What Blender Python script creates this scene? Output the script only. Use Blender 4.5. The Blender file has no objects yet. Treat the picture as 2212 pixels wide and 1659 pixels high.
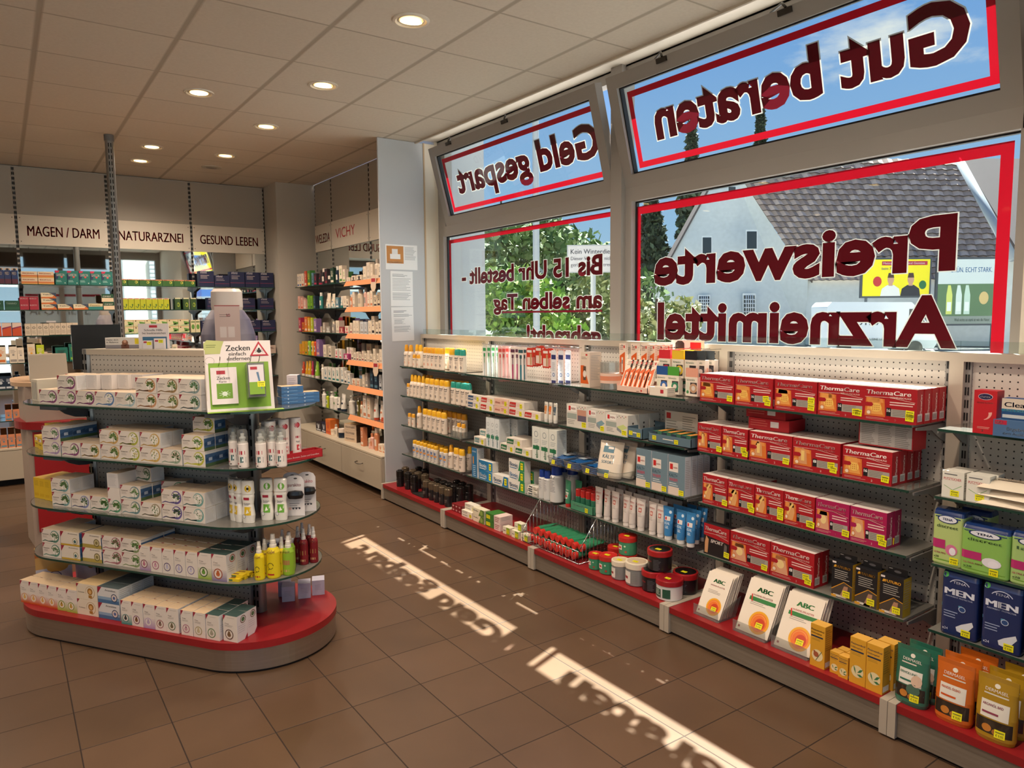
import bpy, math, random
from mathutils import Vector, Matrix
C = bpy.context.scene.collection
rnd = random.Random(7)
PI = math.pi

# ---------------------------------------------------------------- camera
cam = bpy.data.cameras.new('camera'); camo = bpy.data.objects.new('camera', cam); C.objects.link(camo)
_r = Vector((0.81759649, -0.57572481, -0.00877107)); _u = Vector((0.06173346, 0.07250313, 0.99545581)); _f = _r.cross(_u) * -1
camo.matrix_world = Matrix(((_r.x, _u.x, -_f.x, 0), (_r.y, _u.y, -_f.y, 0), (_r.z, _u.z, -_f.z, 1.53), (0, 0, 0, 1)))
cam.sensor_width = 36; cam.lens = 1564.5 / 2212 * 36; cam.clip_start = .05; cam.clip_end = 500
bpy.context.scene.camera = camo
# ---------------------------------------------------------------- sky, sun, exposure
sc = bpy.context.scene
sc.view_settings.view_transform = 'Standard'; sc.view_settings.look = 'None'; sc.view_settings.gamma = 1
sc.view_settings.use_curve_mapping = False; sc.view_settings.exposure = 0.0
cy = sc.cycles
cy.max_bounces = 10; cy.diffuse_bounces = 5; cy.glossy_bounces = 5; cy.transmission_bounces = 8; cy.transparent_max_bounces = 24
cy.caustics_reflective = False; cy.caustics_refractive = False; cy.sample_clamp_indirect = 4; cy.use_denoising = True

def lin(c):
    if isinstance(c, str):
        c = tuple(int(c[i:i + 2], 16) / 255 for i in (0, 2, 4))
    return tuple(((x / 12.92) if x <= .04045 else ((x + .055) / 1.055) ** 2.4) for x in c[:3])

w = bpy.data.worlds.new('sky'); sc.world = w; w.use_nodes = True; nt = w.node_tree; nt.nodes.clear(); N = nt.nodes.new; L = nt.links.new
out = N('ShaderNodeOutputWorld'); bg = N('ShaderNodeBackground'); tc = N('ShaderNodeTexCoord'); sep = N('ShaderNodeSeparateXYZ'); ramp = N('ShaderNodeValToRGB')
L(tc.outputs['Generated'], sep.inputs[0]); L(sep.outputs[2], ramp.inputs[0])
cr = ramp.color_ramp; cr.elements[0].position = 0; cr.elements[0].color = (*lin('C9E2F7'), 1); cr.elements[1].position = .75; cr.elements[1].color = (*lin('4F8FEA'), 1)
e = cr.elements.new(.12); e.color = (*lin('A9D0F6'), 1); e = cr.elements.new(.35); e.color = (*lin('7FB2F3'), 1)
mp = N('ShaderNodeMapping'); mp.inputs['Scale'].default_value = (1, 1, 3.2); nz = N('ShaderNodeTexNoise'); nz.inputs['Scale'].default_value = 2.6; nz.inputs['Detail'].default_value = 9; nz.inputs['Roughness'].default_value = .6
L(tc.outputs['Generated'], mp.inputs[0]); L(mp.outputs[0], nz.inputs['Vector'])
cr2 = N('ShaderNodeValToRGB'); cr2.color_ramp.elements[0].position = .56; cr2.color_ramp.elements[0].color = (0, 0, 0, 1); cr2.color_ramp.elements[1].position = .68; cr2.color_ramp.elements[1].color = (1, 1, 1, 1)
L(nz.outputs['Fac'], cr2.inputs[0]); mx = N('ShaderNodeMixRGB'); mx.inputs[2].default_value = (.95, .97, 1, 1)
L(cr2.outputs[0], mx.inputs[0]); L(ramp.outputs[0], mx.inputs[1]); L(mx.outputs[0], bg.inputs[0]); L(bg.outputs[0], out.inputs[0])
bg.inputs[1].default_value = 1.0
sun = bpy.data.lights.new('sun', 'SUN'); sun.energy = 44; sun.angle = .0093; sun.color = (1, .97, .93)
so = bpy.data.objects.new('sun', sun); C.objects.link(so)
so.rotation_euler = Vector((-.475, -.262, -1)).to_track_quat('-Z', 'Y').to_euler()
LAMP_W = 47.0

# ---------------------------------------------------------------- materials
MAT = {}
def mat(name, col=None, rough=.5, metal=0, attr=False, **k):
    if name in MAT: return MAT[name]
    m = bpy.data.materials.new(name); m.use_nodes = True; b = m.node_tree.nodes['Principled BSDF']; MAT[name] = m
    b.inputs['Roughness'].default_value = rough; b.inputs['Metallic'].default_value = metal
    if attr:
        a = m.node_tree.nodes.new('ShaderNodeAttribute'); a.attribute_name = 'col'; m.node_tree.links.new(a.outputs['Color'], b.inputs['Base Color'])
    else: b.inputs['Base Color'].default_value = (*lin(col), 1)
    for kk, v in k.items():
        b.inputs[{'spec': 'Specular IOR Level', 'coat': 'Coat Weight', 'em': 'Emission Strength', 'ec': 'Emission Color', 'aniso': 'Anisotropic', 'alpha': 'Alpha', 'sheen': 'Sheen Weight'}[kk]].default_value = v
    return m
def bsdf(m): return m.node_tree.nodes['Principled BSDF']
PAPER = mat('printed_carton', rough=.5, attr=True); PLAST = mat('coloured_plastic', rough=.28, attr=True, coat=.15)
FOIL = mat('film_pouch', rough=.22, attr=True, coat=.4); STEEL = mat('brushed_steel', '8F8A84', .34, 1.0); CHROME = mat('chrome_wire', 'D8D8D8', .15, 1.0)
SHEET = mat('lacquered_sheet_metal', rough=.42, attr=True, spec=.4); WOOD = mat('laminate_board', rough=.5, attr=True)
def noise_mat(name, c1, c2, scale, rough, bump=0, detail=6, stretch=None):
    m = mat(name, c1, rough); t = m.node_tree; n = t.nodes.new('ShaderNodeTexNoise'); n.inputs['Scale'].default_value = scale; n.inputs['Detail'].default_value = detail
    tcn = t.nodes.new('ShaderNodeTexCoord'); mpn = t.nodes.new('ShaderNodeMapping'); t.links.new(tcn.outputs['Object'], mpn.inputs[0]); t.links.new(mpn.outputs[0], n.inputs['Vector'])
    if stretch: mpn.inputs['Scale'].default_value = stretch
    r = t.nodes.new('ShaderNodeValToRGB'); r.color_ramp.elements[0].position = .3; r.color_ramp.elements[1].position = .7
    r.color_ramp.elements[0].color = (*lin(c1), 1); r.color_ramp.elements[1].color = (*lin(c2), 1)
    t.links.new(n.outputs['Fac'], r.inputs[0]); t.links.new(r.outputs[0], bsdf(m).inputs['Base Color'])
    if bump:
        bp = t.nodes.new('ShaderNodeBump'); bp.inputs['Strength'].default_value = bump; bp.inputs['Distance'].default_value = .02
        t.links.new(n.outputs['Fac'], bp.inputs['Height']); t.links.new(bp.outputs[0], bsdf(m).inputs['Normal'])
    return m
def grid_mat(name, size, off, gap, c_tile, c_tile2, c_gap, rough, bump, nscale, rough_gap=.8):
    m = mat(name, c_tile, rough); t = m.node_tree; nn = t.nodes.new; ll = t.links.new
    g = nn('ShaderNodeNewGeometry'); sp = nn('ShaderNodeSeparateXYZ'); ll(g.outputs['Position'], sp.inputs[0]); ds = []; ids = []
    for i in (0, 1):
        a = nn('ShaderNodeMath'); a.operation = 'SUBTRACT'; ll(sp.outputs[i], a.inputs[0]); a.inputs[1].default_value = off[i]
        d = nn('ShaderNodeMath'); d.operation = 'DIVIDE'; ll(a.outputs[0], d.inputs[0]); d.inputs[1].default_value = size
        f = nn('ShaderNodeMath'); f.operation = 'FRACT'; ll(d.outputs[0], f.inputs[0])
        fl = nn('ShaderNodeMath'); fl.operation = 'FLOOR'; ll(d.outputs[0], fl.inputs[0]); ids.append(fl)
        p = nn('ShaderNodeMath'); p.operation = 'PINGPONG'; ll(f.outputs[0], p.inputs[0]); p.inputs[1].default_value = .5; gg = nn('ShaderNodeMath'); gg.operation = 'DIVIDE'; ll(p.outputs[0], gg.inputs[0]); gg.inputs[1].default_value = (gap if isinstance(gap, (int, float)) else gap[i]) / size / 2; ds.append(gg)
    mn = nn('ShaderNodeMath'); mn.operation = 'MINIMUM'; ll(ds[0].outputs[0], mn.inputs[0]); ll(ds[1].outputs[0], mn.inputs[1])
    mr = nn('ShaderNodeMapRange'); mr.inputs['From Min'].default_value = .6; mr.inputs['From Max'].default_value = 1.4; ll(mn.outputs[0], mr.inputs[0])
    cb = nn('ShaderNodeCombineXYZ'); ll(ids[0].outputs[0], cb.inputs[0]); ll(ids[1].outputs[0], cb.inputs[1]); wn = nn('ShaderNodeTexWhiteNoise'); ll(cb.outputs[0], wn.inputs[0])
    no = nn('ShaderNodeTexNoise'); no.inputs['Scale'].default_value = nscale; no.inputs['Detail'].default_value = 8; ll(g.outputs['Position'], no.inputs['Vector'])
    ad = nn('ShaderNodeMath'); ad.operation = 'MULTIPLY_ADD'; ll(wn.outputs['Value'], ad.inputs[0]); ad.inputs[1].default_value = .45; ll(no.outputs['Fac'], ad.inputs[2])
    rp = nn('ShaderNodeValToRGB'); rp.color_ramp.elements[0].position = .35; rp.color_ramp.elements[1].position = 1.05
    rp.color_ramp.elements[0].color = (*lin(c_tile), 1); rp.color_ramp.elements[1].color = (*lin(c_tile2), 1); ll(ad.outputs[0], rp.inputs[0])
    mixc = nn('ShaderNodeMixRGB'); mixc.inputs[1].default_value = (*lin(c_gap), 1); ll(mr.outputs[0], mixc.inputs[0]); ll(rp.outputs[0], mixc.inputs[2]); ll(mixc.outputs[0], bsdf(m).inputs['Base Color'])
    rr = nn('ShaderNodeMapRange'); ll(mr.outputs[0], rr.inputs[0]); rr.inputs['To Min'].default_value = rough_gap; rr.inputs['To Max'].default_value = rough; ll(rr.outputs[0], bsdf(m).inputs['Roughness'])
    bp = nn('ShaderNodeBump'); bp.inputs['Strength'].default_value = bump; bp.inputs['Distance'].default_value = .004; ll(mr.outputs[0], bp.inputs['Height']); ll(bp.outputs[0], bsdf(m).inputs['Normal'])
    return m
def fresnel(t, base=1.45):
    nn = t.nodes.new; fr = nn('ShaderNodeFresnel'); g = nn('ShaderNodeNewGeometry'); mr = nn('ShaderNodeMapRange')
    t.links.new(g.outputs['Backfacing'], mr.inputs[0]); mr.inputs['To Min'].default_value = base; mr.inputs['To Max'].default_value = 1 / base; t.links.new(mr.outputs[0], fr.inputs['IOR']); return fr
def glass_mat(name, tint, refl=1.0, rough=0.0, opac=0.0, body='808080'):
    m = bpy.data.materials.new(name); m.use_nodes = True; t = m.node_tree; t.nodes.clear(); nn = t.nodes.new; ll = t.links.new
    o = nn('ShaderNodeOutputMaterial'); tr = nn('ShaderNodeBsdfTransparent'); tr.inputs[0].default_value = (*lin(tint), 1)
    gl = nn('ShaderNodeBsdfGlossy'); gl.inputs['Roughness'].default_value = rough; fr = fresnel(t)
    mu = nn('ShaderNodeMath'); mu.operation = 'MULTIPLY'; mu.inputs[1].default_value = refl; mu.use_clamp = True; ll(fr.outputs[0], mu.inputs[0])
    mx1 = nn('ShaderNodeMixShader'); src = tr.outputs[0]
    if opac:
        df = nn('ShaderNodeBsdfDiffuse'); df.inputs[0].default_value = (*lin(body), 1); m0 = nn('ShaderNodeMixShader'); m0.inputs[0].default_value = opac
        ll(tr.outputs[0], m0.inputs[1]); ll(df.outputs[0], m0.inputs[2]); src = m0.outputs[0]
    ll(mu.outputs[0], mx1.inputs[0]); ll(src, mx1.inputs[1]); ll(gl.outputs[0], mx1.inputs[2]); ll(mx1.outputs[0], o.inputs[0]); MAT[name] = m
    return m
PANE = glass_mat('window_glass', 'F2F7F5'); CLEAR = glass_mat('clear_plastic', 'E6E8E6', 1.6, .08, .1, 'E8E8E8'); SHELF = glass_mat('shelf_glass', 'AEB0A8', 1.5, .1, .84, '88847C')
EDGE = glass_mat('shelf_glass_edge', '5E8A76', 1.0, .1, .6, '2E5245')
def film_mat(name, col, transp, transl):
    m = bpy.data.materials.new(name); m.use_nodes = True; t = m.node_tree; t.nodes.clear(); nn = t.nodes.new; ll = t.links.new
    o = nn('ShaderNodeOutputMaterial'); df = nn('ShaderNodeBsdfDiffuse'); tl = nn('ShaderNodeBsdfTranslucent'); tr = nn('ShaderNodeBsdfTransparent'); gl = nn('ShaderNodeBsdfGlossy'); gl.inputs['Roughness'].default_value = .05
    for s in (df, tl, tr): s.inputs[0].default_value = (*lin(col), 1)
    a = nn('ShaderNodeMixShader'); a.inputs[0].default_value = transl; ll(df.outputs[0], a.inputs[1]); ll(tl.outputs[0], a.inputs[2])
    b = nn('ShaderNodeMixShader'); b.inputs[0].default_value = transp; ll(a.outputs[0], b.inputs[1]); ll(tr.outputs[0], b.inputs[2])
    c = nn('ShaderNodeMixShader'); fr = fresnel(t); ll(fr.outputs[0], c.inputs[0]); ll(b.outputs[0], c.inputs[1]); ll(gl.outputs[0], c.inputs[2]); ll(c.outputs[0], o.inputs[0]); MAT[name] = m
    return m

def peg_mat(name, col, ax):
    m = mat(name, col, .5); t = m.node_tree; nn = t.nodes.new; ll = t.links.new; tcn = nn('ShaderNodeTexCoord'); sp = nn('ShaderNodeSeparateXYZ'); ll(tcn.outputs['Object'], sp.inputs[0]); q = []
    for i in ax:
        d = nn('ShaderNodeMath'); d.operation = 'MULTIPLY_ADD'; ll(sp.outputs[i], d.inputs[0]); d.inputs[1].default_value = 40; d.inputs[2].default_value = .5
        f = nn('ShaderNodeMath'); f.operation = 'FRACT'; ll(d.outputs[0], f.inputs[0]); a = nn('ShaderNodeMath'); a.operation = 'SUBTRACT'; ll(f.outputs[0], a.inputs[0]); a.inputs[1].default_value = .5
        p = nn('ShaderNodeMath'); p.operation = 'POWER'; ll(a.outputs[0], p.inputs[0]); p.inputs[1].default_value = 2; q.append(p)
    s_ = nn('ShaderNodeMath'); s_.operation = 'ADD'; ll(q[0].outputs[0], s_.inputs[0]); ll(q[1].outputs[0], s_.inputs[1]); c = nn('ShaderNodeMath'); c.operation = 'LESS_THAN'; ll(s_.outputs[0], c.inputs[0]); c.inputs[1].default_value = .0145
    mxx = nn('ShaderNodeMixRGB'); mxx.inputs[1].default_value = (*lin(col), 1); mxx.inputs[2].default_value = (*lin('1C1814'), 1); ll(c.outputs[0], mxx.inputs[0]); ll(mxx.outputs[0], bsdf(m).inputs['Base Color']); return m

# ---------------------------------------------------------------- mesh kit
_tx = {}
def text_mesh(s, bold=0.0, shear=0.0, space=1.0):
    """triangles of a string: capital height 1, starts at x=0; returns verts, faces, width"""
    k = (s, bold, shear, space)
    if k in _tx: return _tx[k]
    c = bpy.data.curves.new('lettering', 'FONT'); c.body = s; c.size = 1; c.offset = bold; c.shear = shear; c.space_character = space; c.resolution_u = 3; c.fill_mode = 'FRONT'
    o = bpy.data.objects.new('lettering', c); me = o.to_mesh(); vs = [tuple(v.co) for v in me.vertices]; fs = [tuple(p.vertices) for p in me.polygons]
    o.to_mesh_clear(); bpy.data.objects.remove(o); bpy.data.curves.remove(c)
    if not vs: _tx[k] = ([], [], .3); return _tx[k]
    x0 = min(v[0] for v in vs); x1 = max(v[0] for v in vs); S = 1 / .73
    _tx[k] = ([((v[0] - x0) * S, v[1] * S) for v in vs], fs, (x1 - x0) * S)
    return _tx[k]

class K:
    """collects faces with a colour each and links them as ONE mesh"""
    def __init__(s): s.v = []; s.f = []; s.c = []; s.m = []; s.sm = []; s.cur = 0; s.M = None
    def add(s, vs, fs, col, smooth=False):
        b = len(s.v); col = lin(col) if isinstance(col, str) else col
        s.v += [tuple(s.M @ Vector(p)) for p in vs] if s.M else list(vs)
        for f in fs: s.f.append(tuple(i + b for i in f)); s.c.append(col); s.m.append(s.cur); s.sm.append(smooth)
        return s
    def box(s, a, b, col, bev=0, top=None, side=None, front=None):
        x0, y0, z0 = a; x1, y1, z1 = b; v = [(x0, y0, z0), (x1, y0, z0), (x1, y1, z0), (x0, y1, z0), (x0, y0, z1), (x1, y0, z1), (x1, y1, z1), (x0, y1, z1)]
        if bev:
            e = bev; v = []
            for z, q in ((z0, e), (z0 + e, 0), (z1 - e, 0), (z1, e)):
                v += [(x0 + q + e, y0 + q, z), (x1 - q - e, y0 + q, z), (x1 - q, y0 + q + e, z), (x1 - q, y1 - q - e, z), (x1 - q - e, y1 - q, z), (x0 + q + e, y1 - q, z), (x0 + q, y1 - q - e, z), (x0 + q, y0 + q + e, z)]
            f = [tuple(range(7, -1, -1)), tuple(range(24, 32))]
            for r in range(3):
                for i in range(8): j = (i + 1) % 8; f.append((r * 8 + i, r * 8 + j, r * 8 + 8 + j, r * 8 + 8 + i))
            return s.add(v, f, col)
        s.add(v, [(0, 3, 2, 1)], col); s.add(v, [(4, 5, 6, 7)], top or col); s.add(v, [(0, 1, 5, 4)], front or col)
        s.add(v, [(1, 2, 6, 5), (3, 0, 4, 7)], side or col); return s.add(v, [(2, 3, 7, 6)], col)
    def prism(s, pts, z0, z1, col, side=None, axis='z'):
        n = len(pts); P = {'z': lambda x, y, z: (x, y, z), 'y': lambda x, y, z: (x, z, y), 'x': lambda x, y, z: (z, x, y)}[axis]
        v = [P(x, y, z0) for x, y in pts] + [P(x, y, z1) for x, y in pts]
        s.add(v, [tuple(range(n - 1, -1, -1)), tuple(range(n, 2 * n))], col)
        return s.add(v, [(i, (i + 1) % n, n + (i + 1) % n, n + i) for i in range(n)], side or col)
    def lathe(s, prof, cols, n=16, o=(0, 0, 0), sx=1, sy=1, smooth=True):
        """prof [(r,z)..]; cols one colour or one per span"""
        v = []
        for r, z in prof:
            for i in range(n): a = 2 * PI * i / n; v.append((o[0] + r * sx * math.cos(a), o[1] + r * sy * math.sin(a), o[2] + z))
        for k in range(len(prof) - 1):
            s.add(v, [(k * n + i, k * n + (i + 1) % n, (k + 1) * n + (i + 1) % n, (k + 1) * n + i) for i in range(n)], cols if isinstance(cols, str) else cols[k], smooth)
        c0 = cols if isinstance(cols, str) else cols[0]; c1 = cols if isinstance(cols, str) else cols[-1]
        if prof[0][0] > 1e-4: s.add(v, [tuple(range(n - 1, -1, -1))], c0)
        if prof[-1][0] > 1e-4: s.add(v, [tuple(range((len(prof) - 1) * n, len(prof) * n))], c1)
        return s
    def loft(s, secs, cols, n=20, ex=2.6, cap=True):
        """secs [(rx, ry, z, y)..] superellipse sections"""
        v = []
        for rx, ry, z, yy in secs:
            for i in range(n):
                a = 2 * PI * i / n; ca, sa = math.cos(a), math.sin(a)
                v.append((rx * math.copysign(abs(ca) ** (2 / ex), ca), yy + ry * math.copysign(abs(sa) ** (2 / ex), sa), z))
        for k in range(len(secs) - 1):
            s.add(v, [(k * n + i, k * n + (i + 1) % n, (k + 1) * n + (i + 1) % n, (k + 1) * n + i) for i in range(n)], cols if isinstance(cols, str) else cols[k], True)
        if cap:
            s.add(v, [tuple(range(n - 1, -1, -1))], cols if isinstance(cols, str) else cols[0]); s.add(v, [tuple(range((len(secs) - 1) * n, len(secs) * n))], cols if isinstance(cols, str) else cols[-1])
        return s
    def tube(s, pts, r, col, n=8, closed=False):
        P = [Vector(p) for p in pts]; v = []; m = len(P)
        for i, p in enumerate(P):
            d = (P[(i + 1) % m] - P[i - 1]) if closed else (P[min(i + 1, m - 1)] - P[max(i - 1, 0)])
            d.normalize(); a = d.cross(Vector((0, 0, 1)) if abs(d.z) < .9 else Vector((1, 0, 0))).normalized(); b = d.cross(a)
            for k in range(n): t = 2 * PI * k / n; v.append(tuple(p + a * (r * math.cos(t)) + b * (r * math.sin(t))))
        f = [(i * n + k, i * n + (k + 1) % n, ((i + 1) % m) * n + (k + 1) % n, ((i + 1) % m) * n + k) for i in range(m if closed else m - 1) for k in range(n)]
        if not closed: f += [tuple(range(n - 1, -1, -1)), tuple(range((m - 1) * n, m * n))]
        return s.add(v, f, col, True)
    def face(s, o, u, v): return Fc(s, Vector(o), Vector(u), Vector(v))
    def build(s, name, mats, parent=None, loc=None, rz=0, bevel=0):
        me = bpy.data.meshes.new(name); me.from_pydata(s.v, [], s.f)
        ms = mats if isinstance(mats, (list, tuple)) else [mats]
        for q in ms: me.materials.append(q)
        a = me.attributes.new('col', 'FLOAT_COLOR', 'CORNER'); buf = []
        for p, c in zip(me.polygons, s.c): buf += [c[0], c[1], c[2], 1.0] * p.loop_total
        a.data.foreach_set('color', buf); me.polygons.foreach_set('material_index', s.m); me.polygons.foreach_set('use_smooth', s.sm); me.update()
        o = bpy.data.objects.new(name, me); C.objects.link(o)
        if parent: o.parent = parent
        if loc: o.location = loc
        o.rotation_euler.z = rz
        if bevel: bm = o.modifiers.new('edge', 'BEVEL'); bm.width = bevel; bm.segments = 2; bm.limit_method = 'ANGLE'
        return o

class Fc:
    """drawing flat print on a face: (x, y) in metres along u, v from corner o; layers 0.25 mm apart"""
    def __init__(s, k, o, u, v): s.k = k; s.o = o; s.u = u.normalized(); s.v = v.normalized(); s.n = s.u.cross(s.v); s.L = 1
    def P(s, x, y): return tuple(s.o + s.u * x + s.v * y + s.n * (.00025 * s.L))
    def poly(s, pts, col, layer=None):
        if layer: s.L = layer
        s.k.add([s.P(x, y) for x, y in pts], [tuple(range(len(pts)))], col); return s
    def rect(s, x0, y0, x1, y1, col, layer=None): return s.poly([(x0, y0), (x1, y0), (x1, y1), (x0, y1)], col, layer)
    def disc(s, x, y, r, col, layer=None, ry=None, n=14): ry = ry or r; return s.poly([(x + r * math.cos(2 * PI * i / n), y + ry * math.sin(2 * PI * i / n)) for i in range(n)], col, layer)
    def arc(s, x, y, r, a0, a1, w0, w1, col, layer=None, n=12, ry=None):
        if layer: s.L = layer
        ry = ry or r; v = []; 
        for i in range(n + 1):
            t = i / n; a = math.radians(a0 + (a1 - a0) * t); ww = w0 + (w1 - w0) * t
            v += [s.P(x + (r - ww / 2) * math.cos(a), y + (ry - ww / 2) * math.sin(a)), s.P(x + (r + ww / 2) * math.cos(a), y + (ry + ww / 2) * math.sin(a))]
        s.k.add(v, [((2 * i, 2 * i + 1, 2 * i + 3, 2 * i + 2) if a1 > a0 else (2 * i, 2 * i + 2, 2 * i + 3, 2 * i + 1)) for i in range(n)], col); return s
    def band(s, pts, ws, col, layer=None):
        if layer: s.L = layer
        v = []; m = len(pts)
        for i, (x, y) in enumerate(pts):
            a = pts[max(i - 1, 0)]; b = pts[min(i + 1, m - 1)]; dx, dy = b[0] - a[0], b[1] - a[1]; q = math.hypot(dx, dy) or 1; w = ws[i] / 2 if isinstance(ws, (list, tuple)) else ws / 2
            v += [s.P(x - dy / q * w, y + dx / q * w), s.P(x + dy / q * w, y - dx / q * w)]
        s.k.add(v, [(2 * i, 2 * i + 1, 2 * i + 3, 2 * i + 2) for i in range(m - 1)], col); return s
    def text(s, t, x, y, h, col, w=None, bold=.012, shear=0, layer=None, vert=False, align='l'):
        if layer: s.L = layer
        vs, fs, tw = text_mesh(t, 0, shear); sx = (w / tw) if w else h
        if align == 'c': x -= tw * sx / 2
        if align == 'r': x -= tw * sx
        for dx in ((-1, 0, 1) if bold > .004 else (0,)):
            s.k.add([s.P(x + (a + dx * bold * 1.3) * sx, y + b * h) for a, b in vs], fs, col)
        return s
    def lines(s, x0, y0, x1, n, dy, col, h=None, layer=None, rag=.3):
        h = h or dy * .45; r = random.Random(n * 7 + int(x1 * 1e4))
        for i in range(n): s.rect(x0, y0 - i * dy - h, x0 + (x1 - x0) * (1 - rag * r.random()), y0 - i * dy, col, layer)
        return s
    def tag(s, x, y, w=.022, h=.016, layer=4):
        s.rect(x, y, x + w, y + h, 'F4EC1E', layer); s.rect(x + w * .1, y + h * .64, x + w * .9, y + h * .8, '8A8A2A', layer + 1)
        s.text('€ 9,95', x + w * .14, y + h * .16, h * .32, '6E6E22', w=w * .7, layer=layer + 1); return s

def tagp(o, label=None, cat=None, group=None, kind=None):
    if label: o['label'] = label
    if cat: o['category'] = cat
    if group: o['group'] = group
    if kind: o['kind'] = kind
    return o
def empty(name, loc=(0, 0, 0), rz=0):
    o = bpy.data.objects.new(name, None); C.objects.link(o); o.location = loc; o.rotation_euler.z = rz; o.empty_display_size = .1; return o
_kids = {}
def copy_tree(o, parent=None):
    c = o.copy(); C.objects.link(c); c.parent = parent
    if parent:
        for k in ('label', 'category', 'group'):
            pass
    for ch in _kids.setdefault(o.name, [q for q in bpy.data.objects if q.parent == o]): copy_tree(ch, c)
    return c
class Proto:
    """builds a thing the first time it is placed, copies it (and its parts) afterwards"""
    def __init__(s, make): s.make = make; s.o = None
    def put(s, loc, rz, label, cat, group=None, rx=0, ry=0, scale=None):
        if s.o is None: s.o = s.make(); o = s.o
        else: o = copy_tree(s.o)
        o.location = loc; o.rotation_euler = (rx, ry, rz)
        if scale: o.scale = scale
        for k in ('group',):
            if k in o: del o[k]
        return tagp(o, label, cat, group)
ORD = ['leftmost', 'second from the left', 'third from the left', 'fourth from the left', 'fifth from the left', 'sixth from the left', 'seventh from the left', 'eighth from the left', 'ninth from the left', 'tenth from the left', 'eleventh from the left', 'twelfth from the left']
def ordn(i, n):
    if n == 1: return 'the only one'
    if i == n - 1: return 'rightmost'
    if i < 4 or i < n / 2: return ORD[i] if i < len(ORD) else 'far right of centre'
    return ORD[n - 1 - i].replace('left', 'right') if i != n - 1 else 'rightmost'
# ================================================================ room shell
H = 2.971
FLOOR = grid_mat('floor_tiles', .3, (1.0405, 3.191), .004, '54402F', '624B39', '261A12', .32, .5, 3.2)
bsdf(FLOOR).inputs['Specular IOR Level'].default_value = .4
CEIL = grid_mat('ceiling_tiles', .6, (.2394, 4.187), (.026, .012), 'C9BDAE', 'D2C7B8', 'A89C8C', .9, .35, 60)
WALLM = mat('painted_wall', 'D9D2C6', .8); CREAM = mat('cream_plaster', 'E6DCCB', .75); ALU = mat('grey_window_aluminium', 'A09A94', .45, .1); RUBBER = mat('black_seal', '15151A', .6)
GREYB = mat('light_grey_board', 'C4C7CC', .55); MIRROR = mat('mirror', 'E6EAE8', .02, 1.0); BLACKM = mat('black_metal', '17171A', .5); DARK = mat('dark_recess', '0E0C0B', .8)
def struct(name, k, m, bevel=0): return tagp(k.build(name, m, bevel=bevel), kind='structure')
def bx(*a, c='FFFFFF'): return K().box(a[:3], a[3:], c)
struct('floor', bx(-7, -1.3, -.12, 3.13, 8.6, 0), FLOOR)
struct('ceiling', bx(-7, -1.3, H, 2.915, 8.6, H + .12), CEIL)
struct('wall_back', bx(-7, 8.4, 0, 2.5, 8.6, H), WALLM)
struct('wall_left', bx(-7.15, -1.3, 0, -7, 8.6, H), WALLM)
k = bx(2.5, 7.93, 0, 2.95, 8.6, H); struct('trim_1', k, mat('warm_grey_paint', 'B5AC9F', .7))
struct('wall_right', bx(2.95, 5.56, 0, 3.1, 8.6, H), WALLM)
k = K().box((3.13, -1.3, 0), (3.25, 5.53, 1.12), 'FFFFFF').box((3.13, -1.3, 2.99), (3.205, 5.53, 3.5), 'FFFFFF').box((3.0, -1.3, 0), (3.25, 1.085, 3.0), 'FFFFFF').box((3.1, 5.53, 0), (3.25, 8.6, 3.5), 'FFFFFF').box((2.995, 5.531, 0), (3.2, 5.559, H), 'FFFFFF')
struct('wall_window', k, CREAM)
struct('ceiling_soffit', bx(2.945, -1.3, 3.0, 3.205, 5.56, 3.1), CREAM)
k = K().box((2.915, -1.3, 2.958), (2.93, 5.53, 3.1), 'FFFFFF').box((2.93, -1.3, 2.975), (2.955, 5.53, 3.0), 'FFFFFF'); struct('trim_2', k, mat('ceiling_edge_angle', 'CBBDA8', .5))
struct('trim_3', bx(2.58, 5.53, 0, 2.992, 5.549, 2.968), GREYB)
struct('trim_4', K().box((2.992, 5.524, 0), (3.004, 5.545, H), 'FFFFFF'), mat('beige_edge_strip', 'C9AE8C', .5))
struct('wall_outside', bx(3.3, 5.62, -1, 3.66, 5.95, 4.5), mat('white_render', 'A8ABB0', .85))
# windows: fixed lower lights, tilted upper sashes
def sash_frame(k, y0, y1, z0, z1, w, x0, x1):
    for a in (((x0, y0, z0), (x1, y1, z0 + w)), ((x0, y0, z1 - w), (x1, y1, z1)), ((x0, y0, z0 + w), (x1, y0 + w, z1 - w)), ((x0, y1 - w, z0 + w), (x1, y1, z1 - w))): k.box(*a, 'FFFFFF')
    return k
def anchored(name, obs, kind=True): return obs
RED = film_mat('red_window_film', 'A81020', .06, .28); RED2 = film_mat('dark_red_letter_film', '5C121C', .1, .3); WHT = film_mat('white_letter_film', 'A8A29A', .05, .4)
def text_obj(name, t, y_right, y_left, z0, x, h, m, off=0.0, bold=.03, parent=None, th=.0004):
    """window lettering: reads correctly from outside (from +x), so it starts at the small-y side when seen from outside"""
    vs, fs, tw = text_mesh(t, bold + off / h, 0); W = y_left - y_right; base = text_mesh(t, bold, 0)[2]; s = W / base; k = K()
    v = [(x, y_right + (a - (text_mesh(t, bold + off / h, 0)[2] - base) / 2) * s, z0 + b * h) for a, b in vs]
    k.add(v, fs, 'FFFFFF'); o = k.build(name, m, parent)
    return o
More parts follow.
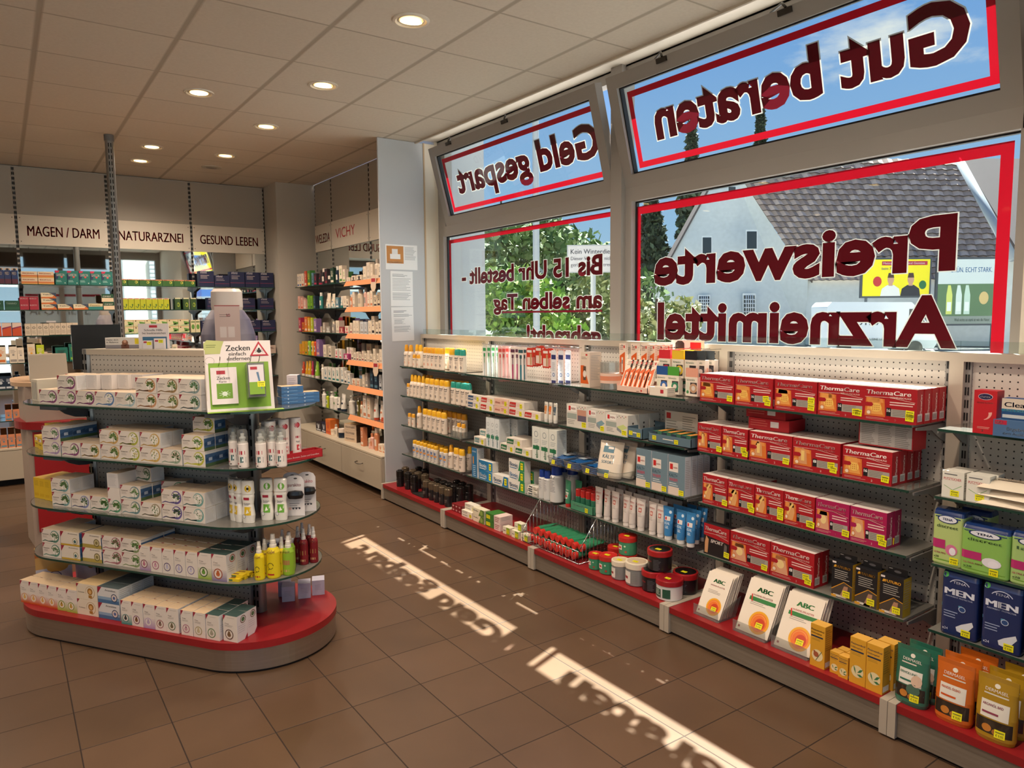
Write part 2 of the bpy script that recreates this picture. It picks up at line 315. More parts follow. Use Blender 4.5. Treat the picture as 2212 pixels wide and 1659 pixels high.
def window(n, y0, y1, low_texts, up_text, cap):
    # lower fixed frame
    k = sash_frame(K(), y0, y1, 1.12, 2.28, .08, 3.13, 3.19); fr = tagp(k.build('window_%d' % n, ALU, bevel=.003), kind='structure')
    k = sash_frame(K(), y0 + .08, y1 - .08, 1.2, 2.2, .008, 3.165, 3.188); k.build('seal', RUBBER, fr)
    bx(3.176, y0 + .08, 1.2, 3.182, y1 - .08, 2.2).build('pane', PANE, fr)
    x = 3.1745; b = K()
    a0, a1 = y0 + .115 if n == 2 else y0 + .05, y1 - .1 + (.03 if n == 2 else 0); w = (.031, .046)[n - 1]
    b.add([(x, a0, 2.17 - w), (x, a1, 2.17 - w), (x, a1, 2.17), (x, a0, 2.17)], [(0, 1, 2, 3)], 'FFFFFF')
    b.add([(x, a1 - w, 1.25), (x, a1, 1.25), (x, a1, 2.17 - w), (x, a1 - w, 2.17 - w)], [(0, 1, 2, 3)], 'FFFFFF')
    if n == 2: b.add([(x, a0, 1.25), (x, a0 + w, 1.25), (x, a0 + w, 2.17 - w), (x, a0, 2.17 - w)], [(0, 1, 2, 3)], 'FFFFFF')
    b.build('red_border_film', RED, fr)
    for t, ya, yb, z, h in low_texts:
        if t == '_': K().add([(x, ya, z), (x, yb, z), (x, yb, z + h), (x, ya, z + h)], [(0, 1, 2, 3)], 'FFFFFF').build('underline_film', RED2, fr); continue
        text_obj('lettering', t, ya, yb, z, x, h, RED2, 0, .036, fr); text_obj('lettering_outline', t, ya, yb, z, x + .0008, h, WHT, .003, .036, fr)
    # upper sash, hinged at the bottom and leaning into the room
    s = empty('window_%d' % (n + 2), (3.13, 0, 2.28)); s.rotation_euler.y = -math.atan2(.162, .615); tagp(s, kind='structure'); z1 = .636; q0, q1 = y0 + .0, y1 - (.14 if n == 1 else .0)
    if n == 2: q0, q1 = y0 + .075, y1 - .025
    if n == 1: q0, q1 = y0 + .07, y1 - .135
    sash_frame(K(), q0, q1, 0, z1, .074, 0, .055).build('sash_frame', ALU, s, bevel=.004)
    sash_frame(K(), q0 + .074, q1 - .074, .074, z1 - .074, .008, .02, .05).build('seal', RUBBER, s)
    bx(.036, q0 + .074, .074, .042, q1 - .074, z1 - .074).build('pane', PANE, s)
    x = .0345; b = K(); a0, a1 = q0 + .085, q1 - .115; zb, zt = .098, .528; w = .034
    if n == 1: a0 = q0 + .02
    b.add([(x, a0, zb), (x, a1, zb), (x, a1, zb + w), (x, a0, zb + w)], [(0, 1, 2, 3)], 'FFFFFF').add([(x, a0, zt - w), (x, a1, zt - w), (x, a1, zt), (x, a0, zt)], [(0, 1, 2, 3)], 'FFFFFF')
    b.add([(x, a1 - w, zb + w), (x, a1, zb + w), (x, a1, zt - w), (x, a1 - w, zt - w)], [(0, 1, 2, 3)], 'FFFFFF')
    if n == 2: b.add([(x, a0, zb + w), (x, a0 + w, zb + w), (x, a0 + w, zt - w), (x, a0, zt - w)], [(0, 1, 2, 3)], 'FFFFFF')
    b.build('red_border_film', RED, s); t, ya, yb = up_text
    text_obj('lettering', t, ya, yb, .235, x, cap, RED2, 0, .036, s); text_obj('lettering_outline', t, ya, yb, .235, x + .0008, cap, WHT, .004, .036, s)
    # stay arms at the head
    for yy in ((y0 + y1) / 2 - .1, y1 - .45):
        kk = K().box((-.012, yy - .05, z1 - .03), (0, yy + .02, z1 - .005), 'FFFFFF').tube([(-.005, yy - .02, z1), (.05, yy + .03, z1 + .03), (.12, yy + .14, z1 + .02)], .006, 'FFFFFF'); kk.build('stay_arm', mat('stay_arm_metal', '4A4642', .4, .8), s)
    return fr
window(1, 3.275, 5.53, [('Bis 15 Uhr bestellt -', 3.498, 5.231, 1.79, .128), ('am selben Tag', 3.5, 4.76, 1.574, .118), ('_', 3.5, 4.64, 1.545, .014), ('gebracht!', 3.5, 4.324, 1.33, .13)], ('Geld gespart', 3.43, 5.129), .205)
window(2, 1.085, 3.275, [('Preiswerte', 1.389, 3.047, 1.705, .222), ('Arzneimittel', 1.371, 3.016, 1.388, .212)], ('Gut beraten', 1.335, 2.965), .222)
# outer frame of the upper lights, transom and mullion
k = K().box((3.145, 1.085, 2.285), (3.2, 5.53, 2.31), 'FFFFFF').box((3.13, 1.085, 2.93), (3.2, 5.53, 3.0), 'FFFFFF').box((3.13, 1.085, 2.2), (3.2, 1.16, 2.95), 'FFFFFF').box((3.13, 5.41, 2.28), (3.2, 5.53, 2.95), 'FFFFFF')
k.box((3.095, 3.245, 1.12), (3.2, 3.34, 3.0), 'FFFFFF'); struct('window_5', k, ALU, .003)
# shop front behind the camera: glazed, seen in the mirrors
k = K().box((-7, -1.3, 0), (3.25, -1.2, .35), 'FFFFFF').box((-7, -1.3, 2.8), (3.25, -1.2, 3.3), 'FFFFFF')
for x in (-7, -5.2, -3.4, -1.6, -.2, 1.05, 2.1, 2.9): k.box((x, -1.3, .3), (x + (.09 if x < 2.8 else .35), -1.22, 2.85), 'FFFFFF')
fr = struct('window_6', k, ALU); bx(-7, -1.262, .35, 3, -1.256, 2.8).build('pane', PANE, fr)
k = K().add([(.35, -1.25, 1.0), (1.9, -1.25, 1.0), (1.9, -1.25, 2.2), (.35, -1.25, 2.2)], [(0, 1, 2, 3)], 'FFFFFF'); k.build('white_poster_film', WHT, fr)
k = K(); f = k.face((1.9, -1.248, 1.0), (-1, 0, 0), (0, 0, 1)); f.rect(.1, 1.0, 1.45, 1.05, 'FFFFFF'); k.build('red_stripe', RED, fr)
k = K(); f = k.face((.35, -1.253, 1.0), (1, 0, 0), (0, 0, 1)); f.s = 0; f.text('ZEITEN', .3, .3, .1, '1A1A1A', layer=-1).text('APOTHEKE', .15, .62, .16, 'D01828', layer=-1); k.build('poster_lettering', PAPER, fr)
for i, (x, nb_) in enumerate(((-.3, 'left'), (.45, 'middle'), (1.2, 'right'))):
    o = K().box((x, -.9, 2.58), (x + .7, -.86, 2.86), '3A2F26').box((x - .02, -.91, 2.56), (x + .72, -.9, 2.58), 'D9D2C6').box((x + .1, -.885, 2.86), (x + .11, -.875, 2.971), '888888').box((x + .6, -.885, 2.86), (x + .61, -.875, 2.971), '888888').build('hanging_display_board', SHEET)
    tagp(o, '%s of three dark boards hanging at the shop front, seen mirrored in the back wall' % nb_, 'sign board', 'dark boards hanging at the shop front')
# downlights; those past the individually labelled ones are unseen, added to brighten the room
LAMPS = [(1.736, 3.302, 1), (1.742, 4.503, 1), (1.136, 5.085, 0), (1.741, 5.69, 1), (1.138, 6.875, 0), (1.143, 7.529, 1), (1.737, 6.892, 1), (1.739, 2.1, 1), (1.74, .9, 1), (.54, .9, 1), (.54, 2.1, 1), (-.66, 2.1, 1), (-.66, .9, 1), (-1.86, 1.5, 1), (-1.86, 4.5, 1), (-1.86, 6.9, 1), (-.66, 6.9, 1), (-.66, 5.1, 1), (-3.6, 3.3, 1), (-3.6, 6.3, 1), (-3.6, .9, 1), (-5.4, 4.5, 1)]
DL_LABEL = {0: 'round recessed ceiling downlight, largest and nearest of the lit ones', 1: 'tilted round downlight in line behind the nearest one', 2: 'flat wide round downlight left of the tilted row', 3: 'tilted round downlight, third in the row along the windows', 4: 'flat round downlight just right of the ceiling pole', 5: 'small tilted downlight close to the back wall beside the ceiling pole', 6: 'small bright white downlight at the far end of the row, nearest the unlit fitting'}
LENS = mat('lamp_lens', 'FFE2A0', .3, em=7.0, ec=(1, .72, .32, 1))
for i, (x, y, tilt) in enumerate(LAMPS):
    t = empty('ceiling_downlight', (x, y, H)); tagp(t, DL_LABEL.get(i, 'unseen recessed ceiling downlight, added to brighten the shop'), 'ceiling lamp', 'recessed ceiling downlights')
    K().lathe([(.092, 0), (.09, -.006), (.078, -.008), (.07, -.001)], 'DAD0C0', 32).build('trim_ring', PLAST, t)
    d = K().lathe([(.068, -.001), (.06, -.003), (.058, -.0015)], 'B8AC98', 32).build('gimbal_ring', PLAST, t)
    b = K().lathe([(.054, -.004), (.03, -.008), (.0, -.009)], 'FFFFFF', 24).build('bulb', LENS, t)
    if tilt: b.rotation_euler.x = .12; b.location.z = -.004
    ld = bpy.data.lights.new('downlight', 'SPOT'); ld.energy = LAMP_W * 1.6; ld.spot_size = 2.7; ld.spot_blend = .9; ld.shadow_soft_size = .05; ld.color = (1, .83, .66)
    lo = bpy.data.objects.new('downlight', ld); C.objects.link(lo); lo.parent = t; lo.location = (0, 0, -.03)
t = empty('ceiling_downlight', (1.753, 7.485, H)); tagp(t, 'unlit round ceiling fitting near the back wall', 'ceiling lamp')
K().lathe([(.092, 0), (.09, -.006), (.05, -.008), (.0, -.004)], ['C9BDAE', 'B8AC98', '8A8074'], 32).build('trim_ring', PLAST, t)
# posted sheets on the grey side panel
def sheet(name, x0, z0, x1, z1, rz, draw, label):
    k = K().box((0, -.0012, 0), (x1 - x0, 0, z1 - z0), 'F1F2F4'); f = k.face((0, -.0012, 0), (1, 0, 0), (0, 0, 1)); draw(f, x1 - x0, z1 - z0)
    o = k.build(name, PAPER, None, (x0, 5.529, z0)); o.rotation_euler.y = rz; tagp(o, label, 'notice')
def d1(f, w, h):
    f.rect(.01, .05, w * .56, h - .012, 'C98A4A', 1); f.rect(w * .14, h * .42, w * .46, h * .62, 'F2F2F2', 2).rect(w * .2, h * .62, w * .38, h * .82, 'E8E8E8', 2); f.text('Bitte desinfizieren', w * .08, h * .27, .012, 'F6E8D8', w=w * .42, layer=2)
    f.lines(w * .6, h - .02, w * .97, 12, .009, '9A9EA6', .003, 1)
def d2(f, w, h): f.lines(w * .08, h - .025, w * .75, 3, .009, '777C86', .003, 1).lines(w * .08, h - .06, w * .95, 9, .012, '9297A0', .003, 1).lines(w * .08, h - .18, w * .92, 7, .009, '9297A0', .003, 1)
def d3(f, w, h):
    f.lines(w * .1, h - .03, w * .7, 2, .01, '70757F', .004, 1).lines(w * .1, h - .06, w * .95, 3, .008, '8E939C', .003, 1)
    f.rect(w * .1, h * .5, w * .62, h * .505, '70757F', 1).rect(w * .1, h * .66, w * .62, h * .665, '70757F', 1).lines(w * .12, h * .63, w * .6, 4, .009, '8E939C', .003, 1).lines(w * .1, h * .44, w * .93, 6, .009, '8E939C', .003, 1)
sheet('posted_notice', 2.625, 1.915, 2.918, 2.12, 0, d1, 'landscape notice sheet with orange picture, uppermost on the grey side panel')
sheet('posted_notice', 2.663, 1.612, 2.868, 1.903, .01, d2, 'middle of three white printed sheets on the grey side panel')
sheet('posted_notice', 2.668, 1.32, 2.873, 1.603, -.015, d3, 'lowest printed sheet with a small table on the grey side panel')
# ================================================================ world outside the windows
GRASS = noise_mat('grass_ground', '5E6B3A', '7D7F55', 3, .95); ASPH = noise_mat('asphalt', '747472', '888886', 30, .9); RENDER = noise_mat('white_rendered_wall', 'D2D2CA', 'DCDCD4', 4, .9)
struct('ground_outside', K().box((3.25, -60, -.9), (120, 120, -.6), 'FFFFFF').box((-60, -60, -.3), (3.25, -1.35, -.05), 'FFFFFF'), ASPH)
RVEC, UVEC, FVEC = _r, _u, _f
def at(px, py, d):
    """the point seen at pixel (px, py), d metres ahead along the view axis"""
    return Vector((0, 0, 1.53)) + (_f + _r * ((px - 1106) / 1564.5) - _u * ((py - 829.5) / 1564.5)) * d
# house across the street
D = 50
rt = noise_mat('clay_roof_tiles', '5E5350', '7A6E69', 6, .75)
t = rt.node_tree; wv = t.nodes.new('ShaderNodeTexWave'); wv.wave_type = 'BANDS'; wv.bands_direction = 'Z'; wv.inputs['Scale'].default_value = 1.0; wv.inputs['Distortion'].default_value = 0
tcg = t.nodes.new('ShaderNodeTexCoord'); t.links.new(tcg.outputs['UV'], wv.inputs['Vector'])
house = empty('house', at(1570, 620, D)); tagp(house, 'white gabled house with a large brown tiled roof, seen through the right window', 'house')
apex = at(1570, 337, D); le = at(1411, 627, D - 1); re_ = at(1745, 606, D - 3); ridge2 = at(2330, 352, D - 6); ev2 = at(2330, 600, D - 9)
base_z = -.6
def poly_solid(k, pts, th, col):
    P = [Vector(p) for p in pts]; n = (P[1] - P[0]).cross(P[2] - P[0]).normalized() * th; m = len(P)
    v = [tuple(p) for p in P] + [tuple(p - n) for p in P]; k.add(v, [tuple(range(m)), tuple(range(2 * m - 1, m - 1, -1))] + [(i, m + i, m + (i + 1) % m, (i + 1) % m) for i in range(m)], col); return k
def local(o, k):  # move geometry into a thing's own frame
    l = o.location; k.v = [(a - l.x, b - l.y, c - l.z) for a, b, c in k.v]; return k
lg = Vector((le.x, le.y, base_z)); rg = Vector((re_.x, re_.y, base_z))
gu = (re_ - le); gu.z = 0; gu.normalize(); gn = gu.cross(Vector((0, 0, 1))); gn = -gn if gn.dot(_f) > 0 else gn
local(house, poly_solid(K(), [lg, rg, re_, apex, le], .3, 'FFFFFF')).build('gable_wall', RENDER, house)
# tiled roof slope as rows of overlapping tiles
A, B, Cc, Dd = apex, ridge2, ev2, re_
k = K(); nr, nc = 22, 34
nrm = (B - A).cross(Dd - A).normalized(); nrm = -nrm if nrm.z < 0 else nrm
def q(u, v): return (A.lerp(B, u)).lerp(Dd.lerp(Cc, u), v)
for i in range(nr):
    for j in range(nc):
        u0, u1, v0, v1 = j / nc, (j + 1.0) / nc, i / nr, (i + 1.08) / nr; um = (u0 + u1) / 2; c = ('BEA494', 'AC9484', 'CCB2A2', 'A48C7E')[(i * 7 + j * 3) % 4]; h0, h1 = nrm * .02, nrm * .14
        p = [q(u0, v0) + h0, q(um, v0) + h0 + nrm * .12, q(u1, v0) + h0, q(u0, v1) + h1, q(um, v1) + h1 + nrm * .12, q(u1, v1) + h1]
        b = [x for x in p]; k.add([tuple(x) for x in p], [(0, 3, 4, 1), (1, 4, 5, 2)], c)
        k.add([tuple(p[3]), tuple(p[4]), tuple(p[5]), tuple(p[5] - nrm * .12), tuple(p[4] - nrm * .12), tuple(p[3] - nrm * .12)], [(0, 1, 4, 5), (1, 2, 3, 4)], '4A403C')
local(house, k).build('tiled_roof', mat('roof_tile_clay', rough=.8, attr=True), house)
k = K(); poly_solid(k, [apex + Vector((0, 0, .15)), le + Vector((-.2, -.2, .1)), le + Vector((-.2, -.2, -.1)), apex - Vector((0, 0, .15))], .5, '5A504C'); poly_solid(k, [apex + Vector((0, 0, .15)), re_ + Vector((.1, -.2, .1)), re_ + Vector((.1, -.2, -.15)), apex - Vector((0, 0, .15))], -.5, '5A504C'); local(house, k).build('verge_board', mat('verge_wood', rough=.7, attr=True), house)
back = (ev2 - re_); back.z = 0
local(house, poly_solid(K(), [rg, Vector((ev2.x, ev2.y, base_z)), ev2 + gn * -.5, re_ + gn * -.5], -.3, 'FFFFFF')).build('side_wall', RENDER, house)
gd = gn
for (x0, y0, x1, y1, bars) in ((1516, 510, 1538, 552, 0), (1611, 497, 1636, 541, 0), (1572, 402, 1590, 432, 0), (1508, 637, 1534, 676, 1), (1604, 634, 1632, 686, 1)):
    def onwall(px, py):
        d = at(px, py, 1) - Vector((0, 0, 1.53)); n = gn; return Vector((0, 0, 1.53)) + d * (((le - Vector((0, 0, 1.53))).dot(n)) / d.dot(n))
    a, b, c_, d_ = onwall(x0, y1), onwall(x1, y1), onwall(x1, y0), onwall(x0, y0); sg = gn if gn.dot(Vector((0, 0, 1.53)) - le) > 0 else -gn
    w_ = local(house, poly_solid(K(), [p + sg * .1 for p in (a, b, c_, d_)], .1, 'E8E8E4')).build('house_window', mat('white_window_frame', 'E2E2DE', .5), house)
    m = .16; cc = (a + b + c_ + d_) / 4; pp = [p.lerp(cc, m) + sg * .13 for p in (a, b, c_, d_)]
    local(house, poly_solid(K(), pp, .05, '2E3438')).build('house_pane', mat('dark_pane', '30383C', .1), w_)
    if bars:
        k = K()
        for q_ in range(1, 5): k.tube([pp[0].lerp(pp[1], q_ / 5) + sg * .1, pp[3].lerp(pp[2], q_ / 5) + sg * .1], .035, 'E0E0E0', 4)
        for q_ in range(1, 5): k.tube([pp[0].lerp(pp[3], q_ / 5) + sg * .1, pp[1].lerp(pp[2], q_ / 5) + sg * .1], .035, 'E0E0E0', 4)
        local(house, k).build('window_bars', PLAST, w_)
# second house edge and rain gutter at the right
nb = empty('house', at(2260, 620, 33)); tagp(nb, 'neighbouring building with dark tiled roof and metal verge at the right window edge', 'house')
k = K(); a, b, c_, d_ = at(2075, 349, 32), at(2420, 352, 31), at(2420, 640, 28), at(2210, 575, 29); poly_solid(k, [a, b, c_, d_], .2, '4E4543'); local(nb, k).build('dark_roof', mat('dark_roof_clay', '5C5250', .8), nb)
k = K().tube([at(2072, 346, 31.8), at(2190, 560, 29)], .17, '8A9096', 8); local(nb, k).build('metal_verge', PLAST, nb)
k = K(); poly_solid(k, [at(2160, 560, 30), at(2420, 600, 29), at(2420, 800, 29), at(2160, 800, 30)], .2, '9A9C9E'); local(nb, k).build('house_wall', RENDER, nb)
# white delivery van
van = empty('van', at(1880, 745, 36)); vx = (at(1985, 740, 36) - at(1765, 740, 36)).normalized(); van.rotation_euler.z = math.atan2(vx.y, vx.x); van.location.z = -.6
tagp(van, 'white panel van parked across the street, lettering on its side', 'van')
pr = [(-2.55, .35), (2.6, .35), (2.75, .6), (2.72, 1.15), (2.3, 1.45), (1.75, 2.3), (1.45, 2.58), (-2.4, 2.62), (-2.6, 2.4)]
K().prism(pr, -.95, .95, 'D8DCE0', axis='y').build('van_body', PLAST, van, bevel=.06)
for x in (-1.75, 1.7):
    for y in (-.8, .8): K().prism([(x + .36 * math.cos(a * PI / 10), .36 + .36 * math.sin(a * PI / 10)) for a in range(20)], y - .17, y + .17, '17181A', axis='y').build('wheel', PLAST, van)
K().prism([(1.35, 1.5), (2.2, 1.5), (1.72, 2.25), (1.35, 2.25)], -.965, .965, '20262C', axis='y').build('cab_window', PLAST, van)
k = K(); f = k.face((-2.3, -.96, 0), (1, 0, 0), (0, 0, 1)); f.text('SUTNA', .9, 1.5, .3, '50585F', w=1.5, layer=8); f.text('ALLES EINE LÖSUNG', 1.4, .75, .12, '7A838A', layer=8); k.build('van_lettering', PAPER, van)
# billboards
def board(name, px0, py0, px1, py1, d, draw, label):
    a, b = at(px0, py1, d), at(px1, py1, d); u = b - a; u.z = 0; w_ = u.length; h = (at(px0, py0, d) - a).length; o = empty(name, a); o.rotation_euler.z = math.atan2(u.y, u.x); tagp(o, label, 'billboard')
    K().box((-.1, 0, -.1), (w_ + .1, .15, h + .1), '4A4E52').build('board_frame', SHEET, o)
    k = K(); f = k.face((0, -.01, 0), (1, 0, 0), (0, 0, 1)); draw(f, w_, h); k.build('poster', PAPER, o)
    for x in (.2, w_ - .2): K().box((x, .02, -a.z - .6), (x + .12, .12, 0), '5A5E62').build('post', SHEET, o)
def yb(f, w, h):
    f.rect(0, 0, w, h, 'F2DF18', 8); f.rect(w * .28, h * .84, w * .96, h * .95, 'B0283C', 16).text('Meisterlich: Brief und Gemüse', w * .3, h * .87, h * .06, 'F4F0E8', w=w * .62, layer=24)
    f.text('beim 7-fach Sieger', w * .28, h * .72, h * .07, '2F3C8C', layer=24)
    for x, c in ((.42, 'E6E2DA'), (.72, '2A2A30')):
        f.poly([(w * (x - .15), 0), (w * (x + .15), 0), (w * (x + .13), h * .2), (w * (x + .05), h * .3), (w * (x - .05), h * .3), (w * (x - .13), h * .2)], c, 16); f.rect(w * (x - .03), h * .28, w * (x + .03), h * .36, 'C8987A', 20); f.disc(w * x, h * .45, w * .05, 'C8987A', 24, ry=h * .13); f.poly([(w * (x - .05), h * .5), (w * (x + .05), h * .5), (w * (x + .035), h * .63), (w * (x - .035), h * .63)], '4A3226', 30)
    f.disc(w * .22, h * .4, w * .065, 'C03030', 30, ry=h * .14).disc(w * .9, h * .3, w * .055, '2A6A3C', 30, ry=h * .12)
def gb(f, w, h):
    f.rect(0, 0, w, h, 'D5DCD6', 8).rect(0, h * .12, w, h * .62, '5E7A54', 12).rect(0, h * .0, w, h * .12, '8C9488', 16); f.text('GRÜN. ECHT STARK.', w * .2, h * .8, h * .08, '4A7CB0', w=w * .7, layer=16)
    for x, c in ((.2, 'D8DC70'), (.36, 'DCE6DA'), (.5, 'C8DCC8')): f.poly([(w * (x - .05), h * .15), (w * (x + .05), h * .15), (w * (x + .05), h * .45), (w * (x + .015), h * .6), (w * (x - .03), h * .6), (w * (x - .05), h * .45)], c, 20); f.rect(w * (x - .035), h * .2, w * (x + .035), h * .34, 'F0F2E8', 24)
    f.disc(w * .78, h * .4, w * .08, 'D8B878', 20, ry=h * .1); f.text('Weil nichts so stark ist wie die Natur.', w * .3, h * .04, h * .05, '3A4A3A', w=w * .6, layer=24)
board('billboard', 1862, 562, 2006, 640, 41, yb, 'yellow billboard with two men and basketballs behind the white van')
board('billboard', 2022, 562, 2150, 700, 41, gb, 'billboard with green bottles right of the yellow billboard')
# trees and shrubs
LEAFM = mat('leaves', rough=.7, attr=True); BARK = mat('bark', '4A3E34', .9)
def leafy(name, base, h, rad, n, cols, label, conifer=False, leaf=.16, trunk=.12, cat='tree', low=.15, seed=1):
    r = random.Random(seed); o = empty(name, base); tagp(o, label, cat, None)
    K().lathe([(trunk, 0), (trunk * .7, h * .5), (trunk * .2, h * .95)], '4A3E34', 8).build('trunk', BARK, o); k = K()
    blobs = [(r.uniform(-.7, .7) * rad, r.uniform(-.7, .7) * rad, h * r.uniform(low + .1, .92), rad * r.uniform(.3, .55)) for _ in range(14)]
    for i in range(n):
        if conifer:
            z = h * (low + (1 - low) * r.random() ** .8); lay = math.floor(z / (h * .06)) * h * .06; R = rad * (1.02 - z / h) * (1 - .5 * ((z - lay) / (h * .06))) + .05; a = r.random() * 2 * PI; rr = R * r.random() ** .45; p = Vector((rr * math.cos(a), rr * math.sin(a), z - rr * .25))
        else:
            b = blobs[r.randrange(14)]; d = Vector((r.gauss(0, 1), r.gauss(0, 1), r.gauss(0, 1))).normalized() * (b[3] * r.random() ** .4); p = Vector((b[0], b[1], b[2])) + d
        s = leaf * r.uniform(.6, 1.4); a = Vector((r.gauss(0, 1), r.gauss(0, 1), r.gauss(0, 1))).normalized(); b_ = a.cross(Vector((r.gauss(0, 1), r.gauss(0, 1), r.gauss(0, .6)))).normalized()
        k.add([tuple(p - a * s), tuple(p + b_ * s * .5), tuple(p + a * s), tuple(p - b_ * s * .5)], [(0, 1, 2, 3)], cols[r.randrange(len(cols))])
    k.build('foliage', LEAFM, o); return o
def gpt(px, py, d): p = at(px, py, d); p.z = -.6; return p
def top(px, py, d): return at(px, py, d).z + .6
GR = ['4A6434', '5C7440', '6E8450', '3E5430', '8A9A68']; DK = ['2E3C2A', '3A4A34', '26321F', '4A5A40']; BG = ['66743E', '7E8650', '4E5C34', '989A66']
leafy('deciduous_tree', gpt(1085, 700, 19), top(1085, 415, 19), 1.5, 6000, GR, 'tall leafy green tree just right of the white outside wall', leaf=.12, seed=2)
leafy('deciduous_tree', gpt(1170, 700, 26), top(1170, 500, 26), 2.6, 7000, GR, 'broad leafy tree behind the lamp post in the left window', leaf=.16, seed=3)
leafy('bush', gpt(1110, 700, 14), top(1110, 590, 14), 1.15, 5000, ['6A8A34', '7A9C3C', '52722A', '90A84E'], 'bright green bush low in the left window', leaf=.09, cat='bush', low=-.05, seed=4)
leafy('bush', gpt(1285, 700, 18), top(1285, 585, 18), 1.2, 5000, BG, 'olive green bush beneath the street notice sign', leaf=.1, cat='bush', low=-.05, seed=5)
leafy('bush', gpt(1418, 700, 13), top(1418, 630, 13), .85, 6000, ['727E48', '8E9058', '586638', 'A8A674', 'B8B494'], 'flowering bush at the left corner of the right window', leaf=.08, cat='bush', low=-.05, seed=6)
leafy('conifer', gpt(1405, 700, 62), top(1425, 400, 62), 4.0, 9000, DK, 'dark conifer beside the gable of the white house', True, .3, .3, low=.05, seed=7)
leafy('conifer', gpt(1490, 600, 58), top(1487, 262, 58), 2.6, 7000, DK, 'tall dark conifer behind the house under the lettering of the tilted right window', True, .28, .3, low=.3, seed=8)
leafy('conifer', gpt(1635, 600, 60), top(1638, 228, 60), 2.3, 6000, DK, 'spruce top above the tiled roof, rightmost of the dark conifers', True, .26, .3, low=.5, seed=9)
leafy('hedge', gpt(1220, 705, 34), 3.4, 3.6, 6000, GR, 'distant hedge behind the left window lettering', leaf=.2, cat='hedge', low=-.05, seed=10)
# low far buildings, street sign, lamp post
o = empty('house', gpt(1225, 700, 60)); tagp(o, 'small distant house with pale walls behind the trees in the left window', 'house'); rr = math.atan2(_r.y, _r.x); o.rotation_euler.z = rr
K().box((-3, 0, 0), (3, 6, 5.2), 'C9CCC8').build('house_wall', RENDER, o); K().prism([(-3.4, 5.0), (3.4, 5.0), (0, 7.6)], -.3, 6.3, '8C8E92', axis='y').build('house_roof', SHEET, o)
def pole_thing(name, px, d, ztop, r, label, cat):
    b = gpt(px, 700, d); o = empty(name, b); tagp(o, label, cat); K().lathe([(r, 0), (r * .8, ztop)], 'A4A8AC', 12).build('pole', SHEET, o); return o
o = pole_thing('lamp_post', 1159, 11.5, 12, .055, 'grey street lamp post seen through the left window', 'lamp post')
o = pole_thing('street_sign', 1281, 8.3, top(1281, 530, 8.3), .035, 'white street notice sign about winter service on a grey post', 'sign'); o.rotation_euler.z = math.atan2(_r.y, _r.x)
w_, h_, zz = .62, .29, top(1281, 590, 8.3)
K().box((-.3, -.06, zz), (-.3 + w_, -.04, zz + h_ + .02), '9A9EA2').build('sign_plate', SHEET, o)
k = K(); f = k.face((-.29, -.062, zz + .01), (1, 0, 0), (0, 0, 1)); f.rect(0, 0, w_ - .02, h_, 'B8B4B6', 4); f.text('Kein Winterdienst', .03, .2, .055, '5A5A66', w=.53, layer=8); f.text('Dieser Weg wird nicht', .03, .13, .04, '6E6A76', w=.48, layer=8); f.text('geräumt und gestreut', .03, .06, .04, '6E6A76', w=.48, layer=8); k.build('sign_print', PAPER, o)
o = pole_thing('road_sign', 1160, 22, top(1160, 640, 22), .03, 'diamond shaped road sign back in front of the trees', 'sign'); o.rotation_euler.z = math.atan2(_r.y, _r.x)
zz = top(1160, 607, 22); K().prism([(-.5, zz), (0, zz - .5), (.5, zz), (0, zz + .5)], -.03, 0, '8E969C', axis='y').build('sign_plate', SHEET, o)
# what the shop-front windows look out on (seen in the mirrors)
sh = empty('building', (6.5, -11, -.3)); tagp(sh, 'building with grey roller shutters, mirrored in the back wall', 'building')
K().box((-3, -.5, 0), (6, 0, 6), 'D8DADC').build('house_wall', RENDER, sh); k = K()
for i in range(26): k.box((-2.2, 0, .3 + i * .14), (5, .05 + .02, .3 + i * .14 + .11), 'A8B0B8')
k.build('roller_shutter', SHEET, sh)
o = K().box((4.3, -8.05, 2.2), (5.7, -8, 4.2), 'F4D814').box((4.3, -7.99, 2.2), (5.7, -7.96, 2.5), '2456A8').box((4.5, -7.99, 3.0), (4.75, -7.96, 3.6), '2456A8').box((5.1, -7.99, 3.2), (5.5, -7.96, 3.5), '2456A8').lathe([(.0, 0), (.16, .01), (.16, .1), (0, .11)], 'D8302C', 16, (4.95, -7.95, 3.6)).box((4.9, -8.2, -.3), (5.0, -8.1, 2.2), '888888').build('advertising_sign', PLAST); tagp(o, 'yellow and blue advertising sign outside the shop front, mirrored in the back wall', 'sign')
# ================================================================ shop fittings
PEGX = peg_mat('perforated_back_panel', 'C9C2B8', (1, 2)); PEGI = peg_mat('perforated_island_panel', 'B4ADA4', (0, 2))
REDL = noise_mat('red_laminate', '8A181C', '981E22', 6, .38); FRAME = mat('champagne_frame', 'B9AD9D', .45, .1); GREYM = mat('grey_metal', '6A6A6C', .4, .4)
KICK = mat('black_kick', '0C0B0B', .7); BRUSH = noise_mat('brushed_front', '8C8072', '988C7E', 3, .36, stretch=(1, 1, 40)); bsdf(BRUSH).inputs['Metallic'].default_value = .45; BAND = noise_mat('brushed_steel_band', 'B0A498', 'BCB0A4', 3, .3, stretch=(1, 1, 40)); bsdf(BAND).inputs['Metallic'].default_value = .9
SZ = (1.115, .872, .624, .377); BY = (5.51, 4.476, 3.409, 2.335, 1.259, .19); XF, XB = 2.70, 2.955
BAYN = ('farthest', 'second', 'middle', 'fourth', 'nearest')
